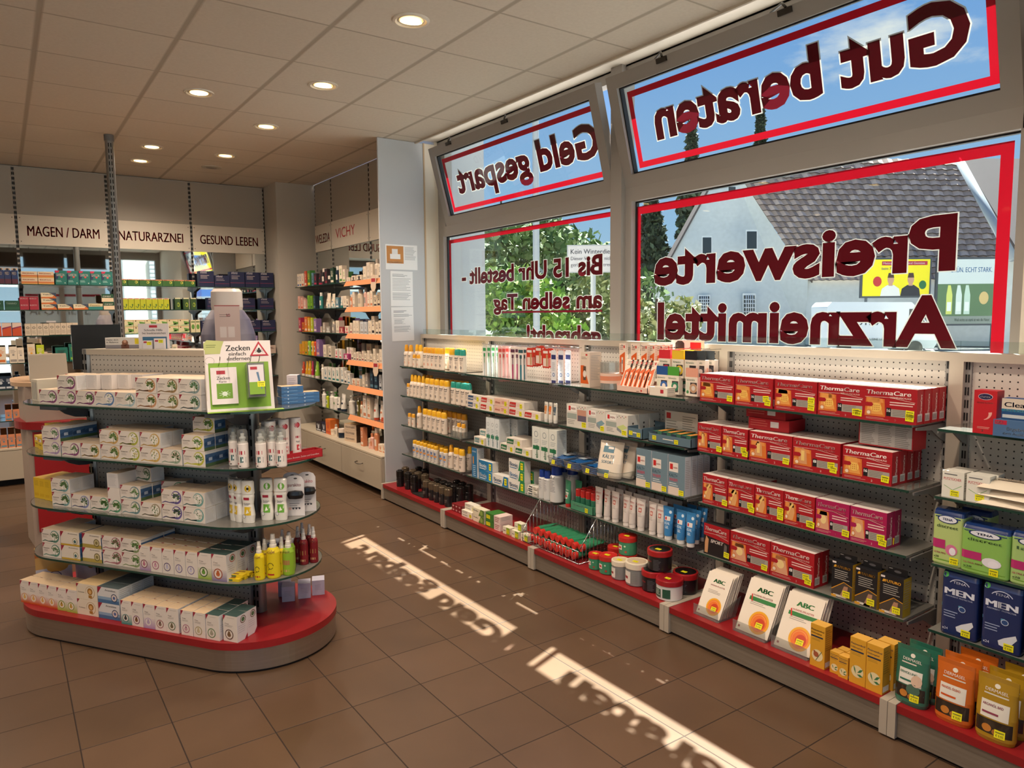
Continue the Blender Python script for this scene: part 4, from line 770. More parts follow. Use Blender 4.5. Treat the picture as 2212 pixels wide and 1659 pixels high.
G2(ET, 2, (3.6, 3.515, 3.43), 'tall white carton with green band', 'box', 'tall green-banded cartons', back=.0); G2(ELR, 2, (3.5,), 'red-labelled toothpaste box lying before the tall cartons', x=2.70 - .0, back=-.0, dz=0) if False else None
TB = carton('tall_blue_box', .07, .21, .06, 'E2E6E8', lambda f, w, h: f.rect(0, 0, w, h, '2A6E9C', 1).rect(w * .2, h * .45, w * .4, h * .7, 'D8903C', 2).text('ZAHN', w * .1, h * .85, .012, 'EAF2F6', w=w * .7, layer=2).lines(w * .2, h * .4, w * .8, 6, .014, 'D0E4F0', .004, 2), sdraw=dside)
def bio(c, cw='F4F2EC', wave='2E7A4A', base=None):
    def dr(f, w, h):
        f.rect(0, 0, w, h, c, 1); f.poly([(w * .6, 0), (w, 0), (w, h), (w * .72, h)], wave, 2); f.text('Bioniq', w * .06, h * .3, h * .42, cw, w=w * .5, bold=.03, layer=3); f.rect(w * .06, h * .12, w * .5, h * .2, cw, 3); f.tag(w * .76, h * .15, .026, h * .66)
    return carton('toothpaste_box', .175, .068, .05, 'E8E4DC', dr)
BB = bio('2577A8', 'ECF2F4', '2D86BA'); BW = bio('ECE8E0', '2A6A9C', '2A8C56'); BS = bio('ECE8E0', '2A6A9C', '2577A8')
G2(TB, 3, (4.334,), 'tall blue and white dental carton at left end'); G2(BB, 3, (4.19,), 'blue toothpaste box, lower of two'); G2(BB, 3, (4.19,), 'blue toothpaste box, upper of two', dz=.069); G2(BS, 3, (4.005,), 'white and blue toothpaste box left of the stack of three')
for q, nm in enumerate(('bottom', 'middle', 'top')):
    G2(BW, 3, (3.815,), 'white and green toothpaste box, %s of front stack' % nm, dz=.069 * q)
    if q < 2: G2(BW, 3, (3.79,), 'white and green toothpaste box, %s of second stack' % nm, dz=.069 * q, back=.06); G2(BW, 3, (3.77,), 'white and green toothpaste box, %s of third stack' % nm, dz=.069 * q, back=.12)
G2(BS, 3, (4.0,), 'white and blue toothpaste box behind, partly hidden', dz=.0, back=.06)
FP = carton('flat_dental_pack', .1, .014, .06, 'E6E0D4', lambda f, w, h: f.rect(w * .1, h * .2, w * .5, h * .8, '3E4A50', 1).rect(w * .6, h * .2, w * .9, h * .8, 'B8B4A4', 1), tdraw=lambda f, w, d: f.lines(w * .1, d * .8, w * .7, 3, .014, '6A7A70', .004, 1))
for q in range(4): FP.put((2.725, 3.66, gz(3) + .0005 + q * .0148), PW + .06 * (-1) ** q, 'flat white dental pack, %s of stack of four, lowest shelf, toothpaste bay' % ('bottom', 'second', 'third', 'topmost')[q], 'box', 'stack of flat dental packs')
def bluecap(r, h):
    def parts(t):
        hb = h * .76
        def d(f): f.lines(-r * .6, hb * .8, r * .6, 8, hb * .055, '8A9098', hb * .02).text('CB12', -r * .5, hb * .88, r * .35, '2A3440', w=r, layer=2)
        body([(0, r * .95, r * .95, r), (.004, r, r, r), (hb * .93, r, r, r), (hb, r * .75, r * .75, r)], 'DAD9D6', d, parent=t, ex=2, n=24); K().lathe([(r * .78, hb), (r * .8, hb + .004), (r * .76, h), (r * .6, h + .002)], '1F3F94', 24, (0, r, 0)).build('screw_cap', PLAST, t)
    return bottle('mouthwash_bottle', parts)
BC1 = bluecap(.026, .18); BC2 = bluecap(.043, .222)
G2(BC1, 3, (3.568, 3.515), 'slim white mouthwash bottle with blue cap', 'bottle', 'white mouthwash bottles with blue caps', back=.0); G2(BC2, 3, (3.445,), 'large white mouthwash bottle with blue cap in front', 'bottle', 'white mouthwash bottles with blue caps'); BC2.put((2.81, 3.49, gz(3) + .0005), PW, 'large white mouthwash bottle with blue cap, hidden half behind the others', 'bottle', 'white mouthwash bottles with blue caps'); BC2.put((2.8, 3.4, gz(3) + .0005), PW, 'large white mouthwash bottle with blue cap at the shelf end behind', 'bottle', 'white mouthwash bottles with blue caps')
# hanging goods: one hook rail, packs on it
t = empty('hook_rail', (2.95, 3.83, 1.325)); tagp(t, 'chrome hook rail with hanging dental packs at the top of the toothpaste bay', 'hook rail'); t.rotation_euler.z = PW
K().tube([(-.43, -.012, 0), (.47, -.012, 0)], .005, 'FFFFFF').build('rail_bar', CHROME, t)
for x in (-.41, -.33, -.25, -.15, -.06, .03, .12, .2, .29, .36, .42): K().tube([(x, -.012, 0), (x, -.13, -.004), (x, -.21, .004), (x, -.222, .016)], .0022, 'FFFFFF', 6).build('peg_hook', CHROME, t)
def hang(name, w, h, col, draw, d=.012):
    def mk():
        t = empty(name); k = K().prism([(-w / 2, -h), (w / 2, -h), (w / 2, -.012), (w * .35, 0), (-w * .35, 0), (-w / 2, -.012)], -.0006, .0006, col, axis='y'); f = k.face((-w / 2, -.0006, -h), (1, 0, 0), (0, 0, 1)); draw(f, w, h); k.build('backing_card', PAPER, t); return t
    return Proto(mk)
def brushdraw(c1, c2):
    def d(f, w, h): f.rect(w * .08, h * .05, w * .92, h * .8, 'E8E0DC', 1).rect(w * .35, h * .08, w * .65, h * .5, c1, 2).rect(w * .42, h * .5, w * .58, h * .68, c2, 3).rect(w * .3, h * .68, w * .7, h * .78, c2, 3).rect(w * .1, h * .84, w * .9, h * .93, c2, 2)
    return d
B_gr = hang('toothbrush_pack', .045, .24, 'DCE0D8', brushdraw('B8C4C0', '3C9A58')); B_rd = hang('toothbrush_pack', .045, .24, 'F0C4C0', brushdraw('E0B4B0', 'D0504C')); B_pk = hang('toothbrush_pack', .06, .23, 'E6DAD0', brushdraw('A83A68', '5E3048')); B_tl = hang('toothbrush_pack', .06, .23, 'E6DAD0', brushdraw('1E7080', '2A5058'))
I_rd = hang('interdental_brush_bag', .07, .12, 'C8341E', lambda f, w, h: f.rect(w * .1, h * .08, w * .9, h * .5, 'E4CFC4', 1).rect(w * .55, h * .1, w * .8, h * .7, 'C09468', 2).rect(w * .1, h * .75, w * .8, h * .88, 'E8E0D8', 1))
W_bl = hang('flosser_pack', .055, .2, 'E4E4E8', lambda f, w, h: f.rect(w * .1, h * .72, w * .9, h * .86, '30346C', 1).rect(w * .1, 0, w * .9, h * .08, '30346C', 1).disc(w * .5, h * .25, w * .22, '5A7EB0', 1).disc(w * .5, h * .25, w * .12, 'E8E8F0', 2).lines(w * .2, h * .62, w * .8, 6, .009, '9A9CA8', .003, 1))
def hg(pr, xs, ys, z, desc, grp, cat='pack'):
    n = len(xs)
    for i, (x, y) in enumerate(zip(xs, ys)): pr.put((2.95 - x, y, 1.325 + z), PW + rnd.uniform(-.05, .05), desc + (', %s' % (('front', 'second', 'third', 'fourth', 'rear')[i] if n <= 5 else str(i)) + ' on its hook' if n > 1 else '') + ', toothpaste bay', cat, grp)
hg(B_gr, (.205, .175, .145, .115), (4.235, 4.225, 4.215, 4.205), -.004, 'green toothbrush pack', 'hanging toothbrush packs'); hg(B_rd, (.205, .18, .155, .13, .105), (4.04, 4.035, 4.03, 4.02, 4.01), -.004, 'pink toothbrush pack', 'hanging toothbrush packs')
hg(B_pk, (.16,), (4.11,), -.004, 'narrow toothbrush pack with dark pink handle', 'hanging toothbrush packs'); hg(B_pk, (.2, .165), (3.9, 3.9), -.004, 'carded toothbrush with violet handle', 'hanging toothbrush packs'); hg(B_tl, (.2, .17), (3.81, 3.815), -.004, 'carded toothbrush with teal handle', 'hanging toothbrush packs')
hg(I_rd, (.205, .17, .14), (3.705, 3.7, 3.71), -.004, 'red interdental brush bag, left hook', 'hanging red interdental brush bags'); hg(I_rd, (.19, .16), (3.63, 3.635), .01, 'red interdental brush bag, middle hook', 'hanging red interdental brush bags'); hg(I_rd, (.2, .16), (3.545, 3.55), -.004, 'red interdental brush bag, right hook', 'hanging red interdental brush bags')
hg(W_bl, (.21,), (3.455,), -.01, 'white and blue flosser pack, left', 'hanging flosser packs'); hg(W_bl, (.19,), (3.39 + .02,), -.01, 'white and blue flosser pack, middle', 'hanging flosser packs'); hg(W_bl, (.15,), (3.39,), -.01, 'white and blue flosser pack, right and behind', 'hanging flosser packs')
# plinth cartons
g2 = 'small cartons on the red plinth of the toothpaste bay'
def pc(w, h, d, c, dr=None, **k): return carton('medicine_box', w, h, d, c, dr, sdraw=dside, **k)
DR = pc(.04, .028, .12, '7E1A20', lambda f, w, h: f.disc(w / 2, h / 2, w * .28, 'C8A09A', 1, ry=h * .2)); WB = pc(.13, .045, .05, 'EAE2D2', lambda f, w, h: f.text('Cannabis', w * .06, h * .2, h * .22, '3A3632', w=w * .5, layer=1).lines(w * .06, h * .85, w * .6, 2, h * .18, '6A645C', h * .06, 1).arc(w * .7, h * .5, h * .4, -60, 60, .002, .002, '26241F', 1).tag(w * .74, h * .15, w * .2, h * .5))
GW = pc(.14, .046, .05, 'E6DCC0', lambda f, w, h: f.poly([(w * .5, 0), (w, 0), (w, h), (w * .7, h)], '5C7A34', 1).disc(w * .76, h * .5, h * .36, '8FA850', 2).text('Arnika', w * .06, h * .55, h * .22, '4A4438', w=w * .4, layer=2)); GG = pc(.09, .046, .1, '3C7A30', lambda f, w, h: f.tag(w * .1, h * .2, w * .5, h * .5)); PK = pc(.07, .046, .1, 'E8D0C8', lambda f, w, h: f.lines(w * .1, h * .8, w * .9, 3, h * .25, '9A5A54', h * .1, 1)); SMB = pc(.075, .045, .045, 'E8E0C8', lambda f, w, h: f.rect(w * .5, 0, w, h, '8CA83C', 1).tag(w * .55, h * .2, w * .35, h * .5).text('Salbe', w * .08, h * .4, h * .2, '3A3A36', w=w * .34, layer=1))
for i, y in enumerate((4.4, 4.357, 4.314)):
    for q in (0, 1): DR.put((2.57, y, .1356 + q * .0285), PW, 'dark red slim carton, %s, %s layer, red plinth, toothpaste bay' % (ordn(i, 3), ('lower', 'upper')[q]), 'box', g2)
G2(WB, 4, (4.2,), 'white carton with black curve, lower', grp=g2); G2(WB, 4, (4.19,), 'white carton with black curve, upper', grp=g2, dz=.046, back=.02); G2(GW, 4, (4.05,), 'cream and green plant-picture carton, lower', grp=g2); G2(GW, 4, (4.05,), 'cream and green plant-picture carton, upper', grp=g2, dz=.047)
G2(GG, 4, (3.915,), 'dark green carton, lower', grp=g2); G2(GG, 4, (3.915,), 'dark green carton, upper', grp=g2, dz=.047); G2(PK, 4, (3.825,), 'pale pink carton, lower', grp=g2); G2(PK, 4, (3.825,), 'pale pink carton, upper', grp=g2, dz=.047)
G2(SMB, 4, (3.72,), 'small white carton right of the pink ones', grp=g2); G2(SMB, 4, (3.625,), 'small white and green carton, lower', grp=g2); G2(SMB, 4, (3.62,), 'small white and green carton, upper', grp=g2, dz=.046, back=.02); G2(SMB, 4, (3.525,), 'small white and green carton nearest the wire basket', grp=g2); G2(DR, 4, (3.45,), 'dark red carton partly under the wire basket', grp=g2, back=.1)
# ================================================================ thermometer bay
g = 'thermometer cartons'
def thermo(f, w, h): f.rect(w * .0, h * .1, w * .42, h * .62, 'D8601E', 1).poly([(w * .42, h * .1), (w * .9, h * .1), (w * .42, h * .55)], 'D8601E', 1).rect(w * .3, h * .2, w * .6, h * .6, '5A4638', 2).disc(w * .45, h * .38, w * .18, 'E8DCD0', 3, ry=h * .1).lines(w * .1, h * .86, w * .7, 2, h * .04, '7A6A60', h * .014, 1).rect(w * .55, h * .9, w * .75, h * .95, 'C83028', 1)
T1 = carton('thermometer_box', .078, .2, .09, 'E2CFBC', thermo, sdraw=dside)
T1.put((2.715, 3.135, 1.1155), PW, 'orange and white thermometer carton, left end of top shelf, thermometer bay', 'box')
t = empty('clear_tub', (2.76, 2.965, 1.1155)); tagp(t, 'round clear plastic tub with orange label on top shelf, thermometer bay', 'tub')
K().lathe([(.062, 0), (.062, .15), (.06, .15), (.06, .003)], 'FFFFFF', 28).build('tub_wall', CLEAR, t); K().lathe([(.0625, .035), (.0625, .05), (.0625, .075), (.0625, .09)], ['E8C4B0', 'DC8A68', 'E8C4B0'], 28).build('tub_label', PAPER, t)
def stick(f, w, h): f.rect(w * .1, h * .05, w * .9, h * .62, 'DA5E22', 1).poly([(w * .1, h * .62), (w * .9, h * .62), (w * .9, h * .75)], 'DA5E22', 1).rect(w * .38, h * .12, w * .62, h * .58, 'E8D8C8', 2).rect(w * .44, h * .38, w * .56, h * .5, '4A4A50', 3).lines(w * .15, h * .93, w * .75, 3, h * .05, '8A6A60', h * .018, 1).rect(w * .7, h * .86, w * .88, h * .94, 'C83028', 1)
T2 = carton('digital_thermometer_box', .05, .18, .018, 'E8D4C2', stick, sdraw=dside); T2h = carton('digital_thermometer_box', .048, .17, .018, 'E8D4C2', stick)
for i, (y, x) in enumerate(((2.9, 2.78), (2.82, 2.79), (2.755, 2.8), (2.72, 2.82), (2.685, 2.84), (2.65, 2.86))): T2.put((x, y, 1.19), PW, 'hanging orange and white digital thermometer pack, %s, top shelf, thermometer bay' % ordn(i, 6), 'box', 'hanging digital thermometers')
k = K().tube([(-.42, 0, 0), (.36, 0, 0)], .004, 'FFFFFF'); t = empty('hook_rail', (2.945, 2.55, 1.352), PW); tagp(t, 'chrome hook rail with hanging packs along the top of the thermometer bay', 'hook rail'); k.build('rail_bar', CHROME, t)
for x in (-.35, -.27, -.2, -.06, .03, .13, .2): K().tube([(x, 0, 0), (x, -.16, .0), (x, -.17, .012)], .002, 'FFFFFF', 6).build('peg_hook', CHROME, t)
k = K().box((-.115, 0, 0), (.115, .09, .004), 'E8C8B8').box((-.115, 0, 0), (.115, .003, .032), 'E6C2B0').box((-.115, .087, 0), (.115, .09, .06), 'E6C2B0').box((-.115, 0, 0), (-.112, .09, .045), 'E6C2B0').box((.112, 0, 0), (.115, .09, .045), 'E6C2B0'); f = k.face((-.115, 0, 0), (1, 0, 0), (0, 0, 1)); f.rect(.18, .01, .19, .02, 'C83028', 1).rect(.15, .008, .17, .012, '8A6A60', 1)
tagp(k.build('display_tray', PAPER, None, (2.71, 2.755, 1.1155), PW), 'pale cardboard tray of leaning thermometer cartons on top shelf', 'tray')
for i, y in enumerate((2.84, 2.805, 2.77, 2.735, 2.70, 2.668)):
    o = T2.put((2.718, y, 1.1215), PW, 'thermometer carton leaning in the pale tray, %s' % ordn(i, 6), 'box', 'thermometer cartons in the pale tray', rx=-.45); o.rotation_euler = (-.42, 0, PW)
T4 = carton('small_white_box', .12, .042, .07, 'E8DCCC', lambda f, w, h: f.rect(w * .62, h * .3, w * .8, h * .75, 'B82A3A', 1), sdraw=dside); T4.put((2.715, 2.57, 1.1155), PW, 'small low white carton right of the thermometer tray, top shelf', 'box')
k = K().box((-.11, 0, 0), (.11, .002, .13), 'E4D2CC'); f = k.face((-.11, 0, 0), (1, 0, 0), (0, 0, 1))
f.disc(.06, .07, .034, 'E2B49C', 2, ry=.045).poly([(.028, .08), (.092, .08), (.09, .115), (.075, .126), (.045, .126), (.03, .115)], '3A2A24', 3).disc(.048, .07, .004, '2A2226', 4).disc(.074, .07, .004, '2A2226', 4).rect(.13, .06, .2, .12, 'D8202C', 2).rect(.14, .02, .2, .05, 'F0B0A8', 2)
tagp(k.build('display_card', PAPER, None, (2.90, 2.545, 1.262), PW), 'picture card with a dark-haired child at the top of the thermometer bay', 'card')
def tape(c, hc):
    def mk():
        t = empty('tape_box'); k = K().box((-.038, 0, -.14), (.038, .03, -.045), 'E8DCCC'); f = k.face((-.038, 0, -.14), (1, 0, 0), (0, 0, 1)); f.rect(.03, .012, .072, .068, '3A3236', 1).disc(.05, .04, .024, c, 2).disc(.05, .04, .012, 'D8CFC6', 3).text('kinesio', .008, .076, .012, '2F5A3C', w=.05, layer=1).rect(.004, .012, .024, .068, 'D8D8C4', 1).disc(.014, .02, .008, '4A8A50', 2)
        k.build('box_body', PAPER, t); K().box((-.038, .0, -.045), (.038, .0015, 0), hc).build('header_card', PAPER, t); return t
    return Proto(mk)
names = [('red', 'C02838', 'D02834'), ('pink', 'E07A98', 'E86A7A'), ('yellow', 'E0B83A', 'E8BE2E'), ('amber', 'D8A838', 'F0C838'), ('black', '28262A', '1E1C20'), ('grey', '4A4C50', '3E4448')]
TAPES = {n: tape(a, b) for n, a, b in names + [('blue', '2A5A9C', '20508C'), ('green', '2A7A5A', '4A9A34'), ('beige', 'C09878', 'E0A088')]}
for i, (n, y) in enumerate((('red', 2.60), ('pink', 2.575), ('yellow', 2.51), ('amber', 2.485), ('black', 2.425), ('grey', 2.40))):
    for q in (0, 1): TAPES[n].put((2.79 + .055 * q + (.02 if i % 2 else 0), y - .012 * q - .01 * (i % 2), 1.345), PW, '%s tape box hanging in upper row, %s, thermometer bay' % (n, ('front', 'behind')[q]), 'box', 'hanging boxed tapes')
for i, (n, y) in enumerate((('blue', 2.60), ('green', 2.525), ('beige', 2.405))):
    for q in (0, 1): TAPES[n].put((2.775 + .05 * q, y - .02 * q, 1.262), PW, '%s tape box in lower hanging row, %s, thermometer bay' % (n, ('front', 'behind')[q]), 'box', 'hanging boxed tapes')
# WEPA boxes
def wepa(kind):
    def dr(f, w, h):
        f.rect(w * .06, h * .68, w * .48, h * .95, 'F2ECE4', 1); f.rect(w * .1, h * .72, w * .2, h * .92, 'CC2A2A', 2); f.text('WEPA', w * .22, h * .76, h * .1, 'CC2A2A', w=w * .22, layer=2)
        f.rect(w * .03, h * .36, w * .5, h * .6, '9EA8A0', 1).lines(w * .06, h * .3, w * .45, 3, h * .07, '8A8A84', h * .025, 1)
        if kind: f.poly([(w * .52, h * .4), (w * .8, h * .55), (w * .98, h * .42), (w * .72, h * .25)], 'C8D488' if kind == 2 else '7EA0AC', 1).poly([(w * .52, h * .4), (w * .72, h * .25), (w * .72, h * .12), (w * .52, h * .25)], '8C9498', 2)
        else: f.rect(w * .52, h * .3, w * .95, h * .8, 'C8947E', 1).rect(w * .55, h * .3, w * .95, h * .55, '6A6070', 2)
        for i in range(6): f.disc(w * (.55 + .07 * i), h * (.86 + .06 * (i % 2)), w * .018, ('5A3A5A', '6A7A44', 'B04030')[i % 3], 1)
        f.tag(w * .74, h * .06, w * .2, h * .22)
    return carton('pill_organiser_box', (.185, .15, .178)[kind], (.134, .123, .116)[kind], .075, 'DAD4CA', dr, sdraw=lambda f, d, h: [f.disc(d * .5, h * (.2 + .2 * i), d * .08, '46443E', 1) for i in range(3)])
WP = [wepa(i) for i in range(3)]
for i, y in enumerate((3.205, 3.037, 2.872)):
    for r_ in range(3): WP[i].put((2.712 + .078 * r_, y - .004 * r_, .8725), PW, 'white pill organiser carton, %s stack, %s row, second shelf, thermometer bay' % (('left', 'middle', 'right')[i], ('front', 'middle', 'back')[r_]), 'box', 'pill organiser cartons')
def tray(w, d, h, items, label, x, y, z, col='5C7482'):
    k = K().box((-w / 2, 0, 0), (w / 2, d, .004), col).box((-w / 2, 0, 0), (w / 2, .003, h), col).box((-w / 2, d - .003, 0), (w / 2, d, h * 1.3), col).box((-w / 2, 0, 0), (-w / 2 + .003, d, h * 1.1), col).box((w / 2 - .003, 0, 0), (w / 2, d, h * 1.1), col)
    f = k.face((-w / 2, 0, 0), (1, 0, 0), (0, 0, 1)); f.tag(w * .1, h * .3, .026, .022).tag(w * .62, h * .2, .026, .022); f.rect(w * .35, h * .5, w * .6, h * .62, 'D8D4C8', 1)
    tagp(k.build('cardboard_tray', PAPER, None, (x, y, z), PW), label, 'tray')
tray(.11, .2, .055, 0, 'blue-grey cardboard tray, left of two, second shelf, thermometer bay', 2.712, 2.73, .8725); tray(.285, .19, .045, 0, 'long blue-grey cardboard tray of rulers and pads on second shelf, thermometer bay', 2.712, 2.49, .8725)
PD = carton('coloured_pack', .03, .055, .11, '3A6A54', None, top='D8923C'); PD2 = carton('coloured_pack', .03, .05, .11, '2E3E4A', None, top='3E7A5A')
for i in range(8): (PD if i % 2 else PD2).put((2.725, 2.60 - .032 * i, .878), PW, 'narrow coloured pack standing in the long blue-grey tray, %s' % ordn(i, 8), 'pack', 'packs in the long blue-grey tray')
for i, y in enumerate((2.6, 2.49)):
    k = K().box((-.055, 0, 0), (.055, .003, .14), 'D4CEC4'); f = k.face((-.055, 0, 0), (1, 0, 0), (0, 0, 1)); f.rect(.01, .1, .04, .13, 'CC2A2A', 1).lines(.01, .09, .1, 5, .014, '9A948A', .005, 1) if i == 0 else f.lines(.01, .12, .1, 8, .012, '8A857C', .004, 1)
    tagp(k.build('header_card', PAPER, None, (2.86, y, .88), PW), ('printed card with red square behind the long tray', 'plain printed card behind the long tray, right one')[i], 'card')
# cold packs
def ptray(y, w, label, col):
    t = empty('clear_tray', (2.66, y, .6245), PW); tagp(t, label, 'tray'); k = K(); P = dpoly(-w / 2, w / 2, 0, .24, .04, 6); Q = dpoly(-w / 2 + .01, w / 2 - .01, .01, .23, .035, 6); n = len(P)
    k.add([(a, b, .05) for a, b in P] + [(a, b, .0) for a, b in Q], [(i, (i + 1) % n, n + (i + 1) % n, n + i) for i in range(n)] + [tuple(range(n, 2 * n))], 'FFFFFF'); k.build('tray_shell', CLEAR, t)
    k = K(); k.tube([(a, b, .05) for a, b in P], .0025, 'FFFFFF', 5, closed=True).build('tray_rim', CLEAR, t); k = K(); f = k.face((0, -.003, .015), (1, 0, -.0), (0, .2, 1)); f.tag(-.01, .0, .03, .024); k.build('price_label', PAPER, t)
def gelpack():
    def mk():
        k = K(); secs = [(.05, .002, -.0, 0)]; n = 8; v = []
        for j in range(n + 1):
            for i in range(n + 1):
                x, y = (i / n - .5) * .13, j / n * .17; e = min(i, n - i, j, n - j); v.append((x, y, .004 + .004 * min(e, 2) + .002 * math.sin(i * 2.1 + j * 1.7)))
        k.add(v, [(j * (n + 1) + i, j * (n + 1) + i + 1, (j + 1) * (n + 1) + i + 1, (j + 1) * (n + 1) + i) for j in range(n) for i in range(n)], '1F5C9C', True); f = k.face((-.045, .03, .0175), (1, 0, 0), (0, 1, 0)); f.rect(0, .02, .06, .09, 'C4D4E0', 1).text('WEPA', .01, .06, .014, 'C03030', w=.04, layer=2); return k.build('gel_pack', FOIL)
    return Proto(mk)
GP = gelpack()
for j, (y, w, lb) in enumerate(((3.365, .15, 'left'), (3.215, .155, 'middle'), (3.055, .16, 'right'))):
    ptray(y, w, 'clear plastic tray of blue gel packs, %s of three, third shelf, thermometer bay' % lb, 0)
    for i in range(5): GP.put((2.68 + .006 * i, y + rnd.uniform(-.008, .008), .630 + i * .0085), PW + rnd.uniform(-.08, .08), 'blue gel pack in the %s clear tray, %s' % (lb, ('lowest', 'second', 'middle', 'fourth', 'topmost')[i]), 'gel pack', 'blue gel packs')
ptray(2.9, .2, 'clear plastic tray holding the cold pack bags, third shelf, thermometer bay', 0)
def pouch(name, w, h, d, base, draw, top_d=.004, cols=None, ex=2.6, bow=.0):
    tab = [(0, w * .46, d * .5, d * .5), (h * .06, w * .49, d * .55, d * .5), (h * .4, w * .5, d * .42, d * .5), (h * .8, w * .49, d * .15, d * .5), (h * .93, w * .5, top_d / 2, d * .5), (h, w * .5, top_d / 2, d * .5)]
    return Proto(lambda: body(tab, base, lambda f: draw(f, w, h), FOIL, ex, 24, name, cols=cols))
KB = pouch('cold_pack_bag', .16, .2, .06, 'E4D6C4', lambda f, w, h: f.rect(-w * .3, h * .68, w * .15, h * .86, '5E8494', 2).rect(-w * .1, h * .78, w * .12, h * .84, 'E8E0D8', 3).text('KÄLTE', -w * .28, h * .52, h * .1, '4A6E80', w=w * .5, bold=.03, layer=2).text('SOFORT', -w * .28, h * .38, h * .08, '4A6E80', w=w * .5, bold=.03, layer=2).rect(-w * .44, h * .08, w * .1, h * .2, '4A7488', 2))
for i, (y, x, rz) in enumerate(((2.915, 2.675, .2), (2.885, 2.745, -.05), (2.9, 2.812, .05), (2.88, 2.872, 0))):
    o = KB.put((x, y, .636), PW + rz, ('large beige cold pack bag standing in front', 'blue-printed cold pack bag behind the large one', 'cold pack bag in the middle of the clear tray', 'cold pack bag at the back of the clear tray')[i], 'bag', 'cold pack bags'); o.rotation_euler.x = -.18
def kw(f, w, h):
    f.rect(w * .05, h * .58, w * .6, h * .82, 'E6DCD4', 1).rect(w * .1, h * .64, w * .28, h * .78, 'CC2A2A', 2).text('WEPA', w * .3, h * .67, h * .045, 'CC2A2A', w=w * .26, layer=2)
    f.text('KALT+', w * .06, h * .45, h * .085, '33505E', w=w * .5, bold=.03, layer=1).text('WARM', w * .06, h * .34, h * .085, 'B8485C', w=w * .5, bold=.03, layer=1).lines(w * .06, h * .3, w * .6, 2, h * .05, 'D0D6D8', h * .02, 1).rect(0, 0, w * .66, h * .2, 'E2CFC0', 1).tag(w * .64, h * .02, w * .3, h * .13)
KW = carton('hot_cold_compress_box', .108, .2, .045, '6F8794', kw, top='7C929E', side='D4D6DC', sdraw=dside)
for i, y in enumerate((2.665, 2.552, 2.438)):
    for r_ in range(4): KW.put((2.712 + .047 * r_, y, .6245), PW, 'blue-grey hot-cold compress carton, %s column, %s row, thermometer bay' % (('left', 'middle', 'right')[i], ('front', 'second', 'third', 'back')[r_]), 'box', 'hot-cold compress cartons')
# tubes on the lowest shelf
def tube_(name, r, w, h, col, cap, draw, cap_h=.022, m=None):
    def parts(t):
        tab = [(cap_h, r, r, r), (h * .5, (r + w / 2) / 2, r * .7, r), (h * .93, w / 2, .0025, r), (h, w / 2, .0015, r)]
        body(tab, col, draw, m or PLAST, 2.0, 20, 'tube_body', t); K().lathe([(r * .9, 0), (r * .93, .002), (r * .9, cap_h)], cap, 18, (0, r, 0)).build('cap', PLAST, t)
    return bottle(name, parts)
TG = tube_('green_ointment_tube', .018, .06, .16, '3E8A68', 'C8322C', lambda f: f.rect(-.015, .05, .015, .09, 'E8E2DC').rect(-.012, .06, .008, .07, 'C8322C', 2).text('Pferde', -.012, .1, .008, 'E0EAE4', w=.026, layer=1))
TW = tube_('white_ointment_tube', .02, .062, .172, 'D9D0CA', 'ECE2DA', lambda f: f.text('RETTERSPITZ', -.02, .135, .009, 'B83A36', w=.042, layer=1).rect(-.01, .1, .01, .124, 'C06A60').disc(0, .112, .007, 'E0C8C0', 2).poly([(-.02, .04), (-.008, .04), (.02, .062), (.02, .074)], 'B83038', 1).lines(-.014, .094, .014, 3, .007, 'A8A09A', .0025, 1))
TBL = tube_('blue_cooling_tube', .021, .064, .172, '3D84BE', 'E2DED8', lambda f: f.rect(-.016, .1, .016, .122, 'E8E2E0').rect(-.013, .104, -.004, .118, 'CC2A2A', 2).text('KÜHL', -.015, .08, .014, 'DCEAF4', w=.03, bold=.03, layer=1).text('GEL', -.01, .06, .014, 'DCEAF4', w=.02, bold=.03, layer=1).disc(.014, .145, .008, 'D4E4F0', 1))
def G3(pr, lst, desc, grp, cat='tube', back=0, jit=.2): run(pr, [(2.715 + back, y, gz(3) + .0005) for y in lst], PW, desc, 'lowest shelf, thermometer bay', cat, grp, jit)
G3(TG, (3.31,), 'tall green ointment tube in front', 'green ointment tubes'); G3(TG, (3.27,), 'tall green ointment tube behind the first', 'green ointment tubes', back=.05)
k = K().box((-.1, 0, 0), (.1, .2, .003), '4A8C6C').box((-.1, 0, 0), (.1, .003, .05), '4A8C6C').box((-.1, 0, 0), (-.097, .2, .05), '4A8C6C').box((.097, 0, 0), (.1, .2, .05), '4A8C6C'); f = k.face((-.1, 0, 0), (1, 0, 0), (0, 0, 1)); f.text('Kühl, weich & mild', .03, .03, .009, 'D8E8DC', w=.1, layer=1).tag(.13, .006, .026, .026); tagp(k.build('green_display_tray', PAPER, None, (2.71, 3.16, gz(3) + .0005), PW), 'green cardboard display tray of red-capped tubes, lowest shelf, thermometer bay', 'tray')
def tgu(t): K().lathe([(.017, 0), (.019, .004), (.019, .075), (.017, .078)], '2F6E54', 16, (0, .02, 0)).build('stick_body', PLAST, t); K().lathe([(.0185, .078), (.0185, .118), (.016, .121)], 'C22E2A', 16, (0, .02, 0)).build('stick_cap', PLAST, t)
TU = bottle('red_capped_stick', tgu)
for r_ in range(3): run(TU, [(2.725 + .045 * r_, 3.225 - .045 * i, gz(3) + .004) for i in range(4)], PW, 'red-capped green stick', '%s row in green tray' % ('front', 'middle', 'back')[r_], 'stick', 'red-capped sticks')
